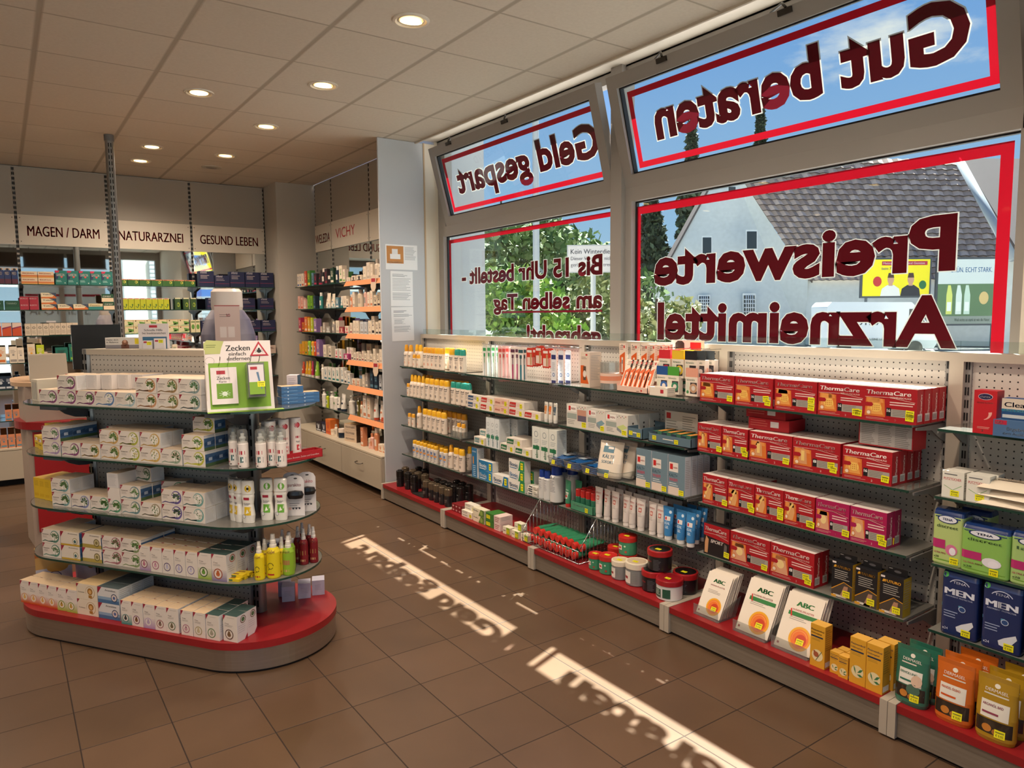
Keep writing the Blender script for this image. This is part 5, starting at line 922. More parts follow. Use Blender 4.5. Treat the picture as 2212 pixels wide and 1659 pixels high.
G3(TW, (3.035, 2.97, 2.9, 2.815, 2.77, 2.70, 2.62, 2.56), 'white ointment tube with red stripe, front row', 'white ointment tubes'); G3(TW, (3.0, 2.93, 2.86, 2.79, 2.73, 2.66, 2.6), 'white ointment tube, middle row', 'white ointment tubes', back=.06); G3(TW, (2.98, 2.9, 2.83, 2.76, 2.69, 2.62, 2.56), 'white ointment tube, back row', 'white ointment tubes', back=.125)
G3(TBL, (2.505, 2.425, 2.36), 'blue cooling gel tube, front row', 'blue cooling gel tubes'); G3(TBL, (2.5, 2.44, 2.38), 'blue cooling gel tube, middle row', 'blue cooling gel tubes', back=.06); G3(TBL, (2.46, 2.39), 'blue cooling gel tube, back row', 'blue cooling gel tubes', back=.12)
# wire baskets on the plinth
def wire_basket(y0, y1, label):
    t = empty('wire_basket', (2.56, y0, .136)); tagp(t, label, 'wire basket'); W = y0 - y1
    fr_ = K()
    for yy in (0, -W): fr_.tube([(.0, yy, .004), (.36, yy, .004), (.36, yy, .27), (.13, yy, .24), (.0, yy, .075), (.0, yy, .004)], .003, 'FFFFFF', 6)
    for p, q in (((0, .004), 0), ((0, .075), 0), ((.36, .27), 0), ((.36, .004), 0)): fr_.tube([(p[0], 0, p[1]), (p[0], -W, p[1])], .003, 'FFFFFF', 6)
    fr_.build('basket_frame', CHROME, t); k = K(); n = int(W / .027)
    for i in range(1, n): yy = -W * i / n; k.tube([(.0, yy, .075), (.0, yy, .004), (.36, yy, .004), (.36, yy, .27)], .0019, 'FFFFFF', 5)
    for yy in (0, -W):
        for i in range(1, 13): x = .36 * i / 13; k.tube([(x, yy, .004), (x, yy, .075 + (x / .13) * .165 if x < .13 else .24 + (x - .13) * .13)], .0019, 'FFFFFF', 5)
    k.build('basket_wires', CHROME, t)
wire_basket(3.54, 3.01, 'chrome wire basket full of green tubes standing on the red plinth')
TL = tube_('green_red_tube', .022, .058, .17, '3B8A62', 'D0382E', lambda f: f.rect(-.014, .06, .014, .1, 'E0DED4').rect(-.01, .07, .006, .084, 'C8322C', 2).disc(.008, .12, .006, 'C8DCC8', 1), .03)
for i in range(18):
    lay = i // 9; j = i % 9; o = TL.put((2.575 + .012 * rnd.random() + .03 * lay, 3.495 - .052 * j - .02 * lay, .1415 + .045 * lay), 0, 'green tube with red cap lying in the wire basket, %s layer, %s' % (('bottom', 'upper')[lay], ordn(j, 9)), 'tube', 'green tubes in the wire basket'); o.rotation_euler = (PI / 2 - .1 * lay, rnd.uniform(-.2, .2), PI / 2 + rnd.uniform(-.06, .06))
# tubs
def tub(r, h, lid, bodyc, lidtop, deco, lab=None):
    def parts(t):
        hb = h * .74; K().lathe([(r * .9, 0), (r * .97, .004), (r * .98, hb)], bodyc, 28, (0, r, 0)).build('tub_body', PLAST, t)
        K().lathe([(r, hb * .98), (r * 1.03, hb), (r * 1.03, h - .004), (r, h), (r * .86, h), (r * .84, h - .001), (0, h - .001)], [lid, lid, lid, lid, lidtop, lidtop], 28, (0, r, 0)).build('tub_lid', PLAST, t)
        k = K(); deco(Sf(k, lambda z: (r, r, r), 2), r, hb); f = k.face((-.014, r * .6, h - .0008), (1, 0, 0), (0, 1, 0)); f.tag(0, 0, .03, .022); k.build('tub_print', PAPER, t)
    return bottle('ointment_tub', parts)
dg = lambda f, r, h: f.rect(-r * .55, h * .4, 0, h * .75, 'E4DCD4', 1).rect(-r * .45, h * .5, -r * .1, h * .65, 'C8322C', 2).disc(r * .35, h * .7, r * .1, 'C8E0C8', 1).disc(r * .45, h * .3, r * .12, 'B04034', 1)
dw = lambda f, r, h: f.rect(-r * .7, h * .15, r * .1, h * .85, 'E2DCD2', 1).rect(-r * .6, h * .4, -r * .2, h * .55, '9A2A30', 2).lines(r * .2, h * .8, r * .7, 6, h * .1, '9A9890', h * .03, 1)
db = lambda f, r, h: f.lines(r * .1, h * .8, r * .7, 8, h * .09, '6A6A70', h * .03, 1).text('MEN', -r * .6, h * .6, h * .1, 'B83A38', w=r * .5, layer=1)
dgw = lambda f, r, h: f.rect(-r * .7, h * .2, -r * .05, h * .75, '3E5A48', 1).rect(r * .1, h * .2, r * .65, h * .8, '24503A', 1).lines(-r * .6, h * .68, -r * .1, 4, h * .1, 'C8D4CC', h * .03, 2)
TBG = tub(.05, .1, 'C02C26', '3F8E6A', 'C8302A', dg); TBGs = tub(.04, .085, 'C02C26', '3F8E6A', 'C8302A', dg); TBW = tub(.058, .12, 'E8DCC6', '8C8E8C', 'C8B49C', dw); TBWs = tub(.046, .1, 'E8DCC6', '8C8E8C', 'D8C49C', dw); TBB = tub(.062, .105, 'A81E22', '1A1A1E', '151416', db); TBX = tub(.066, .1, 'A01C24', 'DEDCD8', '8E1A22', dgw)
def T(pr, x, y, desc, z=.1356, rz=.1): pr.put((x, y, z), PW + rz, desc + ', red plinth, thermometer bay', 'tub', 'ointment tubs')
T(TBGs, 2.565, 2.913, 'small green tub with red lid beside the wire basket'); T(TBG, 2.565, 2.822, 'green tub with red lid, front row'); T(TBG, 2.66, 2.77, 'green tub with red lid, highest, on top of another', .236); T(TBG, 2.66, 2.77, 'green tub with red lid underneath the highest one'); T(TBGs, 2.68, 2.66, 'small green tub with red lid behind the white-lidded ones'); T(TBG, 2.7, 2.9, 'green tub with red lid at the back')
T(TBWs, 2.565, 2.725, 'grey tub with cream lid, front row, smaller'); T(TBW, 2.565, 2.614, 'grey tub with cream lid, front row, larger'); T(TBWs, 2.68, 2.585, 'grey tub with cream lid, back row left'); T(TBWs, 2.69, 2.50, 'grey tub with cream lid, back row right')
T(TBB, 2.575, 2.505, 'black tub with red lid, front row, carrying another'); T(TBB, 2.6, 2.49, 'black tub with red lid, on top of two others', .2415); T(TBB, 2.68, 2.39, 'black tub with red lid, back right'); T(TBX, 2.555, 2.385, 'white tub with dark red lid and green label, front right')

# ================================================================ heat-wrap bay
def heat(w, h, base, pic, num, sub='4', sport=False):
    def dr(f, w, h):
        if sport: f.rect(0, 0, w, h * .62, '1C1618', 1).poly([(0, h * .62), (w, h * .52), (w, h * .7), (0, h * .72)], base, 2).text('SPORT', w * .28, h * .42, h * .11, 'ECE4DC', w=w * .5, bold=.04, shear=.2, layer=3).poly([(w * .04, h * .05), (w * .16, h * .05), (w * .2, h * .5), (w * .1, h * .6), (w * .05, h * .4)], 'C89468', 3).poly([(w * .78, h * .08), (w * .9, h * .05), (w * .92, h * .45), (w * .82, h * .5)], '6A625E', 3)
        else:
            f.poly([(w * .02, h * .14), (w * .42, h * .14), (w * .4, h * .66), (w * .04, h * .7)], 'D8742E', 1); f.poly([(w * .06, h * .55), (w * .38, h * .55), (w * .36, h * .66), (w * .06, h * .69)], 'E2904A', 2)
            if pic == 'back': f.poly([(w * .05, h * .2), (w * .1, h * .68), (w * .3, h * .68), (w * .38, h * .2)], 'E8A050', 2).disc(w * .24, h * .4, w * .11, 'F0C060', 3, ry=h * .13); [f.disc(w * (.18 + .04 * i), h * (.34 + .06 * j), w * .012, 'C87A30', 4, n=6) for i in range(4) for j in range(3)]
            elif pic == 'neck': f.poly([(w * .08, h * .16), (w * .1, h * .5), (w * .2, h * .7), (w * .32, h * .7), (w * .36, h * .4), (w * .3, h * .16)], 'E0A468', 2).band([(w * .12, h * .3), (w * .2, h * .5), (w * .3, h * .66)], w * .06, 'F0C878', 3)
            elif pic == 'multi': f.poly([(w * .12, h * .2), (w * .16, h * .6), (w * .22, h * .72), (w * .3, h * .62), (w * .32, h * .2)], 'D89A68', 2).rect(w * .19, h * .3, w * .26, h * .62, 'F0C878', 3).disc(w * .08, h * .28, w * .05, 'E8A050', 3)
            else: f.poly([(w * .02, h * .14), (w * .14, h * .66), (w * .34, h * .66), (w * .42, h * .14)], 'DCA07C', 2).disc(w * .24, h * .42, w * .09, 'F0D090', 3, ry=h * .13)
            f.poly([(w * .02, h * .42), (w * .16, h * .42), (w * .19, h * .48), (w * .16, h * .54), (w * .02, h * .54)], base, 4); f.disc(w * .1, h * .24, w * .055, 'D88850', 4, ry=h * .09).disc(w * .1, h * .24, w * .035, 'ECD8C0', 5, ry=h * .05)
            f.lines(w * .5, h * .6, w * .96, 2, h * .07, 'E8C8C0', h * .03, 1, .1); f.rect(w * .44, h * .18, w * .53, h * .42, '151214', 2).text(num, w * .455, h * .3, h * .09, 'F0ECE8', w=w * .06, bold=.04, layer=3); f.rect(w * .53, h * .17, w * .96, h * .39, 'A8A096', 2).lines(w * .56, h * .36, w * .92, 4, h * .045, '6E6860', h * .014, 3); f.lines(w * .05, h * .1, w * .5, 2, h * .035, 'D89A90', h * .012, 2).text(sub, w * .6, h * .04, h * .06, 'E8C8C0', w=w * .03, layer=2)
        f.band([(w * .02, h * .7), (w * .5, h * .72), (w * .97, h * .62)], h * .012, 'E8B8B0', 5)
        f.text('ThermaCare', w * .05, h * .79, h * .13, 'F6EEE8', w=w * .84, bold=.02, shear=.12, layer=6).text('WÄRMEUMSCHLÄGE', w * .5, h * .7, h * .05, 'F0DCD4', w=w * .4, layer=6)
    def sd(f, d, h):
        vs, fs, tw = text_mesh('ThermaCare', .02, .12); s_ = h * .55 / tw; f.L = 1; f.k.add([f.P(d * .72 - b * s_ * 1.2, h * .3 + a * s_) for a, b in vs], fs, 'ECD8D0'); f.rect(d * .15, h * .08, d * .8, h * .3, 'DCD8D4', 1); [f.rect(d * (.2 + .09 * i), h * .1, d * (.24 + .09 * i), h * .26, '4A4648', 2) for i in range(6)]
    return carton('heat_wrap_box', w, h, .052, base, dr, sdraw=sd, top='E8DCD4' if not sport else '2A2426')
RB = 'A81420'; HW = [heat(.197, .13, RB, 'back', '16', '2'), heat(.14, .136, RB, 'multi', '8', '1'), heat(.212, .134, RB, 'multi', '8', '2'), heat(.145, .142, RB, 'neck', '12', '2'), heat(.145, .142, 'A81450', 'belly', '8', '2'), heat(.15, .15, RB, '', '', '', True), heat(.21, .15, RB, 'knee', '8', '2')]
def tagbox(pr, y, s, lab, b=3, xs=.0):
    k = K(); f = k.face((0, 0, 0), (1, 0, 0), (0, 0, 1)); f.tag(0, 0, .03, .026, 1); return k
g = 'red heat-wrap cartons'
def HWR(pr, s, ys, desc, rows, hgt, tags=None):
    n = len(ys)
    for i, y in enumerate(ys):
        nr = rows[i] if isinstance(rows, (list, tuple)) else rows
        for r_ in range(nr):
            o = pr.put((2.712 + .0535 * r_, y - .0015 * r_, gz(s) + .0005), PW + rnd.uniform(-.015, .015), '%s, %s%s, %s' % (desc, (ordn(i, n) + ', ') if n > 1 else '', ('front row', 'second row', 'third row', 'back row')[r_], SHN[s]), 'box', g)
            if r_ == 0: o2 = PTAG.put((2.7112, y - pr.w * .28, gz(s) + .012 + .012 * (i % 3)), PW, None, None, None); o2.parent = o; o2.location = (pr.w * (.26 if i % 2 else .3), -.0012, .012 + .014 * (i % 3)); o2.rotation_euler = (0, .06 * (-1) ** i, 0)
def mk_tag(): k = K().box((0, -.0002, 0), (.03, .0002, .026), 'F4EC1E'); f = k.face((0, -.0002, 0), (1, 0, 0), (0, 0, 1)); f.rect(.003, .017, .027, .021, '8E8E22', 1).text('€ 9,95', .004, .005, .009, '6A6A20', w=.02, layer=1); return k.build('price_sticker', PAPER)
PTAG = Proto(mk_tag)
HWR(HW[0], 0, (2.199, 1.997, 1.79, 1.588, 1.393), 'wide red heat-wrap carton with lower-back picture', (3, 3, 3, 4, 4), .13)
HWR(HW[1], 1, (2.237, 2.092), 'narrow red heat-wrap carton with shoulder picture', 3, .136); HWR(HW[2], 1, (1.905, 1.688), 'wide red heat-wrap carton with shoulder picture', 3, .134); HWR(HW[0], 1, (1.473,), 'wide red heat-wrap carton with lower-back picture, right end', 4, .13)
HWR(HW[3], 2, (2.2, 2.052, 1.904, 1.757), 'square red heat-wrap carton with neck picture', (3, 3, 2, 2), .142); HWR(HW[4], 2, (1.607, 1.458), 'magenta heat-wrap carton with belly picture', (2, 2), .142)
HWR(HW[5], 3, (2.185,), 'black and red sports heat-wrap carton', 1, .15); HWR(HW[6], 3, (1.998, 1.784), 'wide red heat-wrap carton with knee picture', 2, .15)
FLT = carton('heat_wrap_box', .2, .052, .13, RB, lambda f, w, h: f.rect(w * .55, h * .3, w * .75, h * .8, 'D8D2D0', 1).lines(w * .05, h * .8, w * .5, 3, h * .2, 'C86A60', h * .05, 1), top='8E1420')
FLT.put((2.76, 1.95, gz(1) + .1365), PW + .06, 'red heat-wrap carton lying flat, lower of two on second shelf', 'box', g); FLT.put((2.765, 1.97, gz(1) + .189), PW + .02, 'red heat-wrap carton lying flat, upper of two on second shelf', 'box', g)
BKT = carton('heat_wrap_box', .21, .1, .1, RB, lambda f, w, h: f.rect(w * .02, h * .05, w * .98, h * .95, 'B8B2AE', 1).lines(w * .05, h * .88, w * .33, 12, h * .07, '8A8480', h * .03, 2).lines(w * .37, h * .88, w * .63, 12, h * .07, '8A8480', h * .03, 2).lines(w * .68, h * .88, w * .95, 12, h * .07, '8A8480', h * .03, 2)); BKT.put((2.76, 1.43, gz(1) + .1365), PW, 'heat-wrap carton turned to its grey text side, on top at right end, second shelf', 'box', g)
FU = carton('bandage_box', .088, .15, .06, '17161A', lambda f, w, h: f.poly([(0, 0), (w, 0), (w, h * .38), (w * .6, h * .46), (0, h * .2)], '4A4038', 1).band([(0, h * .2), (w * .6, h * .46), (w, h * .38)], h * .02, 'D89A28', 2).poly([(w * .4, h * .02), (w * .75, h * .02), (w * .8, h * .36), (w * .62, h * .36)], 'B08468', 3).rect(w * .1, h * .02, w * .7, h * .08, 'D8CFC4', 3).text('FUTURO', w * .22, h * .82, h * .075, 'E0A22C', w=w * .66, bold=.03, layer=2).poly([(w * .08, h * .82), (w * .18, h * .82), (w * .24, h * .89), (w * .14, h * .89)], 'E0A22C', 2).rect(w * .02, h * .93, w * .2, h * .98, 'E8DCD8', 1).lines(w * .14, h * .76, w * .9, 5, h * .055, 'A8A29A', h * .02, 2).rect(w * .0, h * .0, w * .24, h * .06, 'D89A28', 4), side='C8A424', sdraw=dside)
def fut():
    t = empty('bandage_pack'); b = FU.make(); b.parent = t; k = K().box((-.03, .028, .15), (.044, .03, .178), '1B1B1E'); f = k.face((-.03, .028, .15), (1, 0, 0), (0, 0, 1)); f.disc(.037, .014, .014, '6A6668', 1, ry=.005).lines(.004, .024, .02, 1, .01, 'B0ACA8', .003, 1); k.build('hang_tab', PAPER, t); k = K(); f = k.face((.035, -.0015, .03), (1, 0, 0), (0, 0, 1)); f.tag(-.03, -.02, .03, .026, 1); k.build('price_sticker', PAPER, t); return t
FUP = Proto(fut); run(FUP, [(2.712, y, gz(3) + .0005) for y in (1.556, 1.456, 1.357)], PW, 'black and yellow bandage pack', 'lowest shelf, heat-wrap bay', 'box', 'black bandage packs', .03)
# plaster sachets in clear holders on the plinth
def abc(w, h, stripe):
    def mk():
        k = K().prism([(-w / 2, 0), (w / 2, 0), (w / 2, h), (-w / 2, h)], -.0012, .0012, 'E9DCCB', axis='y'); f = k.face((-w / 2, -.0012, 0), (1, 0, 0), (0, 0, 1))
        f.disc(w * .62, h * .24, w * .3, 'E8A424', 1, ry=w * .3, n=24).disc(w * .62, h * .24, w * .24, 'E8742A', 2, n=24).disc(w * .66, h * .22, w * .15, 'C8401E', 3, n=20).arc(w * .62, h * .24, w * .2, 20, 200, w * .02, w * .01, 'F0A850', 4)
        f.text('ABC', w * .3, h * .78, h * .09, '2E7A3A', w=w * .46, bold=.06, layer=2).text('WÄRME-PFLASTER', w * .22, h * .69, h * .035, 'B83A40', w=w * .6, bold=.01, layer=2).lines(w * .2, h * .6, w * .75, 3, h * .03, '9A9086', h * .01, 2)
        if stripe: f.poly([(w * .14, h * .6), (w * .94, h * .6), (w * .94, h * .67), (w * .14, h * .67)], '2E7A3A', 5).poly([(w * .22, h * .58), (w * .26, h * .58), (w * .2, h * .72), (w * .17, h * .7)], 'C83028', 6)
        f.rect(w * .06, h * .05, w * .12, h * .09, '8A2A30', 2).tag(w * .55, h * .14, w * .2, h * .1, 6); return k.build('plaster_sachet', FOIL)
    return Proto(mk)
AB1 = abc(.135, .2, False); AB2 = abc(.165, .235, True)
def holder(y, w, label):
    t = empty('clear_holder', (2.575, y, .136), PW); tagp(t, label, 'holder'); k = K()
    for sg in (-1, 1): k.prism([(0, 0), (.11, 0), (.15, .09), (.03, .05)], sg * w / 2, sg * w / 2 + .002, 'FFFFFF', axis='x')
    k.prism([(-w / 2, 0), (w / 2, 0), (w / 2, .05), (-w / 2, .05)], -.012, -.01, 'FFFFFF', axis='y'); k.box((-w / 2, -.01, 0), (w / 2, .12, .003), 'FFFFFF'); k.build('holder_shell', CLEAR, t)
for y, pr, lb, w, n in ((2.12, AB1, 'left', .14, 8), (1.885, AB2, 'middle', .165, 7), (1.69, AB2, 'right', .165, 7)):
    holder(y, w, 'clear acrylic holder of plaster sachets, %s of three on the red plinth' % lb)
    for i in range(n): o = pr.put((2.582 + .012 * i, y + rnd.uniform(-.003, .003), .141), 0, 'white plaster sachet with orange circle, %s in the %s holder' % (('front one', 'second', 'third', 'fourth', 'fifth', 'sixth', 'seventh', 'rearmost')[i], lb), 'sachet', 'plaster sachets in the %s holder' % lb); o.rotation_euler = (-.5 + .012 * i, rnd.uniform(-.02, .02), PW)
def pin(w, h, d, leaf=True):
    def dr(f, w, h):
        f.disc(w / 2, h * .28, w * .38, 'EAD8A8', 1, n=20); f.text('Pinimenthol', w * .06, h * .85, h * .045, '2A3448', w=w * .86, bold=.02, layer=1).text('Erkältungsbad', w * .06, h * .78, h * .035, '2A3448', w=w * .7, layer=1).rect(w * .05, h * .7, w * .86, h * .735, '22304C', 1).lines(w * .1, h * .67, w * .8, 2, h * .03, 'B08A30', h * .01, 1)
        if leaf: f.poly([(w * .25, h * .4), (w * .3, h * .3), (w * .42, h * .22), (w * .36, h * .34)], '3E7A4A', 2).poly([(w * .5, h * .26), (w * .7, h * .28), (w * .86, h * .36), (w * .66, h * .34)], '3E7A4A', 2).poly([(w * .48, h * .22), (w * .66, h * .18), (w * .86, h * .2), (w * .68, h * .24)], '3E7A4A', 2)
        else: f.disc(w * .42, h * .3, w * .18, 'A85A3A', 2).disc(w * .3, h * .36, w * .07, 'A85A3A', 2).band([(w * .4, h * .15), (w * .8, h * .4)], w * .03, '4A6A40', 3)
    return carton('cold_bath_box', w, h, d, 'DDA22E', dr, sdraw=lambda f, d, h: f.lines(d * .1, h * .9, d * .9, 10, h * .05, 'A87A20', h * .015, 1).rect(d * .1, h * .04, d * .9, h * .16, 'E8E4DC', 1), top='E6B050')
PA = pin(.062, .172, .05, False); PB = pin(.062, .178, .05); PCx = pin(.038, .086, .035)
g = 'yellow cold-remedy cartons on the plinth'; hb_ = 'red plinth, heat-wrap bay'
PA.put((2.552, 1.555, .1356), PW, 'tall yellow bath carton with bear picture, ' + hb_, 'box', g); PCx.put((2.56, 1.487, .1356), PW, 'small yellow carton, front left, ' + hb_, 'box', g); PCx.put((2.552, 1.447, .1356), PW, 'small yellow carton, front right, ' + hb_, 'box', g); PCx.put((2.6, 1.48, .1356), PW, 'small yellow carton, back left, ' + hb_, 'box', g); PCx.put((2.594, 1.44, .1356), PW, 'small yellow carton, back right, ' + hb_, 'box', g)
PB.put((2.55, 1.39, .1356), PW, 'tall yellow bath carton with leaf picture, left, ' + hb_, 'box', g); PB.put((2.548, 1.325, .1356), PW, 'tall yellow bath carton with leaf picture, middle, ' + hb_, 'box', g); PB.put((2.605, 1.315, .1356), PW, 'tall yellow bath carton with leaf picture, right and behind, ' + hb_, 'box', g)

# ================================================================ rightmost bay
R4 = 'rightmost bay'
DX = carton('red_box', .07, .147, .055, 'C01A26', lambda f, w, h: f.disc(w / 2, h * .86, w * .32, 'D8D4DC', 1, ry=h * .075).disc(w / 2, h * .86, w * .3, '241C4A', 2, ry=h * .066).text('durex', w / 2, h * .835, h * .055, 'F0ECF0', w=w * .44, bold=.02, align='c', layer=3).text('GEFÜHLSECHT', w / 2, h * .7, h * .035, 'E89A90', w=w * .7, align='c', layer=1).arc(w * .42, h * .48, w * .32, -80, 10, w * .02, w * .16, 'E8A89C', 1).lines(w * .2, h * .16, w * .8, 2, h * .03, 'E0A098', h * .01, 1).text('8', w * .4, h * .05, h * .05, 'E8C8C0', w=w * .07, layer=1))
DX.put((2.70, 1.066, 1.1155), PW, 'upright red condom carton on top shelf, rightmost bay', 'box')
CB = carton('blue_test_box', .16, .07, .05, '1E4A7C', lambda f, w, h: f.rect(0, h * .5, w, h, 'D8C8B8', 1).rect(0, h * .38, w, h * .5, '2A7A9C', 1).text('Clearblue', w * .05, h * .6, h * .24, '1E2C4C', w=w * .8, bold=.02, layer=2).text('Ultra Frühtest', w * .05, h * .4, h * .09, 'D8E4EC', w=w * .5, layer=2).rect(w * .02, h * .08, w * .45, h * .24, 'C8CCCC', 2)); CBx = carton('blue_banner_box', .2, .055, .06, '4A6C96', lambda f, w, h: f.rect(w * .02, h * .72, w * .2, h * .98, 'B82040', 1).text('NEU', w * .04, h * .76, h * .16, 'F0E0E4', w=w * .1, layer=2).text('Ergebnis 6 Tage vor', w * .2, h * .4, h * .2, 'E8ECF2', w=w * .75, layer=1).text('dem Ausbleiben der Periode', w * .15, h * .14, h * .16, 'D0DAE6', w=w * .8, layer=1))
CBx.put((2.69, .935, 1.1155), PW, 'blue banner box with white lettering, top shelf, rightmost bay', 'box'); CB.put((2.71, .94, 1.171), PW, 'blue pregnancy test carton on the blue banner box', 'box')
PT = carton('lens_cloth_box', .072, .095, .05, 'E6E2D6', lambda f, w, h: f.text('PUTZTÜCHER', w * .08, h * .66, h * .1, 'B83A40', w=w * .8, bold=.02, layer=1).lines(w * .1, h * .9, w * .8, 1, h * .1, '6A6A6A', h * .04, 1).band([(w * .1, h * .45), (w * .5, h * .3), (w * .9, h * .5)], h * .02, '7AAA6A', 1).tag(w * .4, h * .08, w * .4, h * .22), sdraw=dside)
g = 'lens cloth cartons'; PT.put((2.712, 1.16, .8725), PW, 'white lens cloth carton, left front, second shelf, rightmost bay', 'box', g); PT.put((2.712, 1.08, .8725), PW, 'white lens cloth carton, right front, second shelf, rightmost bay', 'box', g); PT.put((2.765, 1.155, .8725), PW, 'white lens cloth carton, left rear, second shelf, rightmost bay', 'box', g); PT.put((2.765, 1.075, .8725), PW, 'white lens cloth carton, right rear, second shelf, rightmost bay', 'box', g)
def wipes():
    k = K(); n = 10; v = []
    for j in range(n + 1):
        for i in range(n + 1): e = min(i, n - i, j, n - j); v.append(((i / n - .5) * .19, j / n * .11, .002 + .013 * min(e, 3) ** .6))
    k.add(v, [(j * (n + 1) + i, j * (n + 1) + i + 1, (j + 1) * (n + 1) + i + 1, (j + 1) * (n + 1) + i) for j in range(n) for i in range(n)], 'E8DAC4', True); k.add([(-.095, 0, 0), (.095, 0, 0), (.095, .11, 0), (-.095, .11, 0)], [(3, 2, 1, 0)], 'E8DAC4')
    f = k.face((-.05, .02, .03), (1, 0, 0), (0, 1, 0)); f.rect(.0, .02, .1, .05, 'C8B8A0', 1).text('WIPES', .02, .03, .012, '8A5A50', w=.05, layer=2); return k.build('wipes_pack', FOIL)
WIP = Proto(wipes)
for i in range(3): WIP.put((2.705, .985, .8735 + .028 * i), PW + .05 * (-1) ** i, 'flat white wipes pack, %s of stack, second shelf, rightmost bay' % ('bottom', 'middle', 'top')[i], 'pack', 'stack of wipes packs')
def tena(name, w, h, d, base, dr, top='1C3468'):
    tab = [(0, w * .47, d * .46, d / 2), (.006, w * .5, d * .5, d / 2), (h * .9, w * .5, d * .5, d / 2), (h * .97, w * .49, d * .42, d / 2), (h, w * .47, d * .3, d / 2)]
    return Proto(lambda: body(tab, base, lambda f: dr(f, w, h), FOIL, 9, 32, name, cols=[base, base, top, top]))
def td(c1, txt, green, txt2=None):
    def dr(f, w, h):
        x0 = -w / 2; f.rect(x0 * .96, h * .86, -x0 * .96, h * .93, '1C3468', 2); f.disc(0, h * .84, w * .34, '1C3468', 3, ry=h * .075, n=20).disc(0, h * .84, w * .3, 'E6E8F0', 4, ry=h * .06, n=20).text('TENA', 0, h * .82, h * .045, '1C3468', w=w * .34, bold=.03, align='c', layer=6)
        f.text(txt, 0, h * .68, h * .06, '3A5A3C' if green else 'D8DCEC', w=w * .7, align='c', layer=3); f.disc(w * .16, h * .3, w * .2, 'D878A0' if txt2 else 'E8E4EC', 3, ry=h * .1).disc(w * .2, h * .28, w * .11, 'F0ECF4', 4, ry=h * .07).rect(x0 * .95, h * .3, -w * .05, h * .46, 'B83070', 3).text('ULTRA MINI', x0 * .85, h * .2, h * .035, 'C02868', w=w * .4, layer=3).text('x28', x0 * .85, h * .12, h * .04, '2C4A2C', w=w * .18, layer=3).rect(x0 * .96, h * .0, -x0 * .96, h * .1, '7AB040', 2).tag(w * .12, h * .05, .028, .024, 5)
    return dr
def tm(f, w, h):
    x0 = -w / 2; f.text('TENA', 0, h * .82, h * .04, 'D0D8EC', w=w * .36, align='c', layer=2).arc(0, h * .76, w * .3, 30, 150, .003, .003, 'C8D0E8', 2, ry=h * .13).text('MEN', 0, h * .64, h * .1, 'DDE2F0', w=w * .78, bold=.05, align='c', layer=2).text('ABSORBENT PROTECTOR', 0, h * .6, h * .022, 'B8C4E0', w=w * .74, align='c', layer=2)
    f.poly([(x0 * .95, h * .48), (w * .1, h * .5), (w * .1, h * .45), (x0 * .95, h * .43)], '5AA0C0', 2).disc(w * .1, h * .45, w * .09, '2A4A80', 3, ry=h * .04).arc(w * .1, h * .45, w * .09, 0, 360, .002, .002, 'C8D8EC', 4, ry=h * .04); f.poly([(-w * .02, h * .1), (w * .2, h * .08), (w * .42, h * .24), (w * .38, h * .3), (w * .1, h * .22), (-w * .05, h * .16)], 'DCE0E8', 3)
    f.lines(x0 * .8, h * .38, 0, 3, h * .04, '9AAACC', h * .014, 2).text('x24', x0 * .85, h * .08, h * .04, 'D0D8EC', w=w * .16, layer=3).disc(x0 * .78, h * .93, w * .08, '4AA050', 2, ry=h * .04).tag(w * .1, h * .05, .03, .024, 6)
TN1 = tena('pads_pack', .1, .2, .08, 'B8CC80', td(0, 'discreet', True, 1)); TN2 = tena('pads_pack', .15, .172, .1, '8CBC5C', td(0, 'discreet', True)); TN3 = tena('pads_pack', .13, .178, .1, 'A4C478', td(0, 'lady', True)); TM = tena('pads_pack', .12, .235, .085, '1B2C5C', tm)
g = 'incontinence pad packs'
TN1.put((2.712, 1.17, .6245), PW, 'tall pale green pads pack with pink flower, third shelf, rightmost bay', 'pack', g); TN1.put((2.8, 1.12, .6245), PW, 'tall pads pack behind, mostly hidden, third shelf, rightmost bay', 'pack', g); TN2.put((2.70, 1.045, .6245), PW, 'broad green pads pack in the middle, third shelf, rightmost bay', 'pack', g); TN3.put((2.705, .905, .6245), PW, 'green pads pack cut by the picture edge, third shelf', 'pack', g)
run(TM, [(2.705, 1.118, .3775), (2.705, .985, .3775), (2.705, .852, .3775)], PW, 'dark blue pads pack', 'lowest shelf, rightmost bay', 'pack', g, .03)
def derm(f, w, h, c2, txt='ANGEL ÖLBAD'):
    f.disc(0, h * .86, w * .07, 'E8E0D0', 2, ry=h * .035).text('DERMASEL', 0, h * .76, h * .05, 'ECE6DA', w=w * .56, bold=.0, align='c', layer=2).lines(-w * .3, h * .73, w * .3, 1, .01, 'D8D0C0', h * .02, 2)
    f.rect(-w * .34, h * .36, w * .34, h * .62, 'E4DED2', 2).text(txt, -w * .3, h * .54, h * .04, c2, w=w * .5, bold=.02, layer=4).rect(-w * .3, h * .42, w * .1, h * .45, c2, 3).rect(-w * .44, h * .12, w * .44, h * .34, '2A2018', 1).disc(-w * .15, h * .2, w * .12, 'C07A30', 2, ry=h * .06).disc(w * .1, h * .17, w * .12, 'A8662A', 2, ry=h * .05).tag(w * .05, h * .1, .03, .026, 5)
def derg(f, w, h): derm(f, w, h, '2E6A58', 'ERHOLUNG'); f.disc(w * .2, h * .46, w * .16, 'D8B8A0', 6, ry=h * .1).disc(w * .12, h * .3, w * .2, '4A6A5A', 5, ry=h * .1)
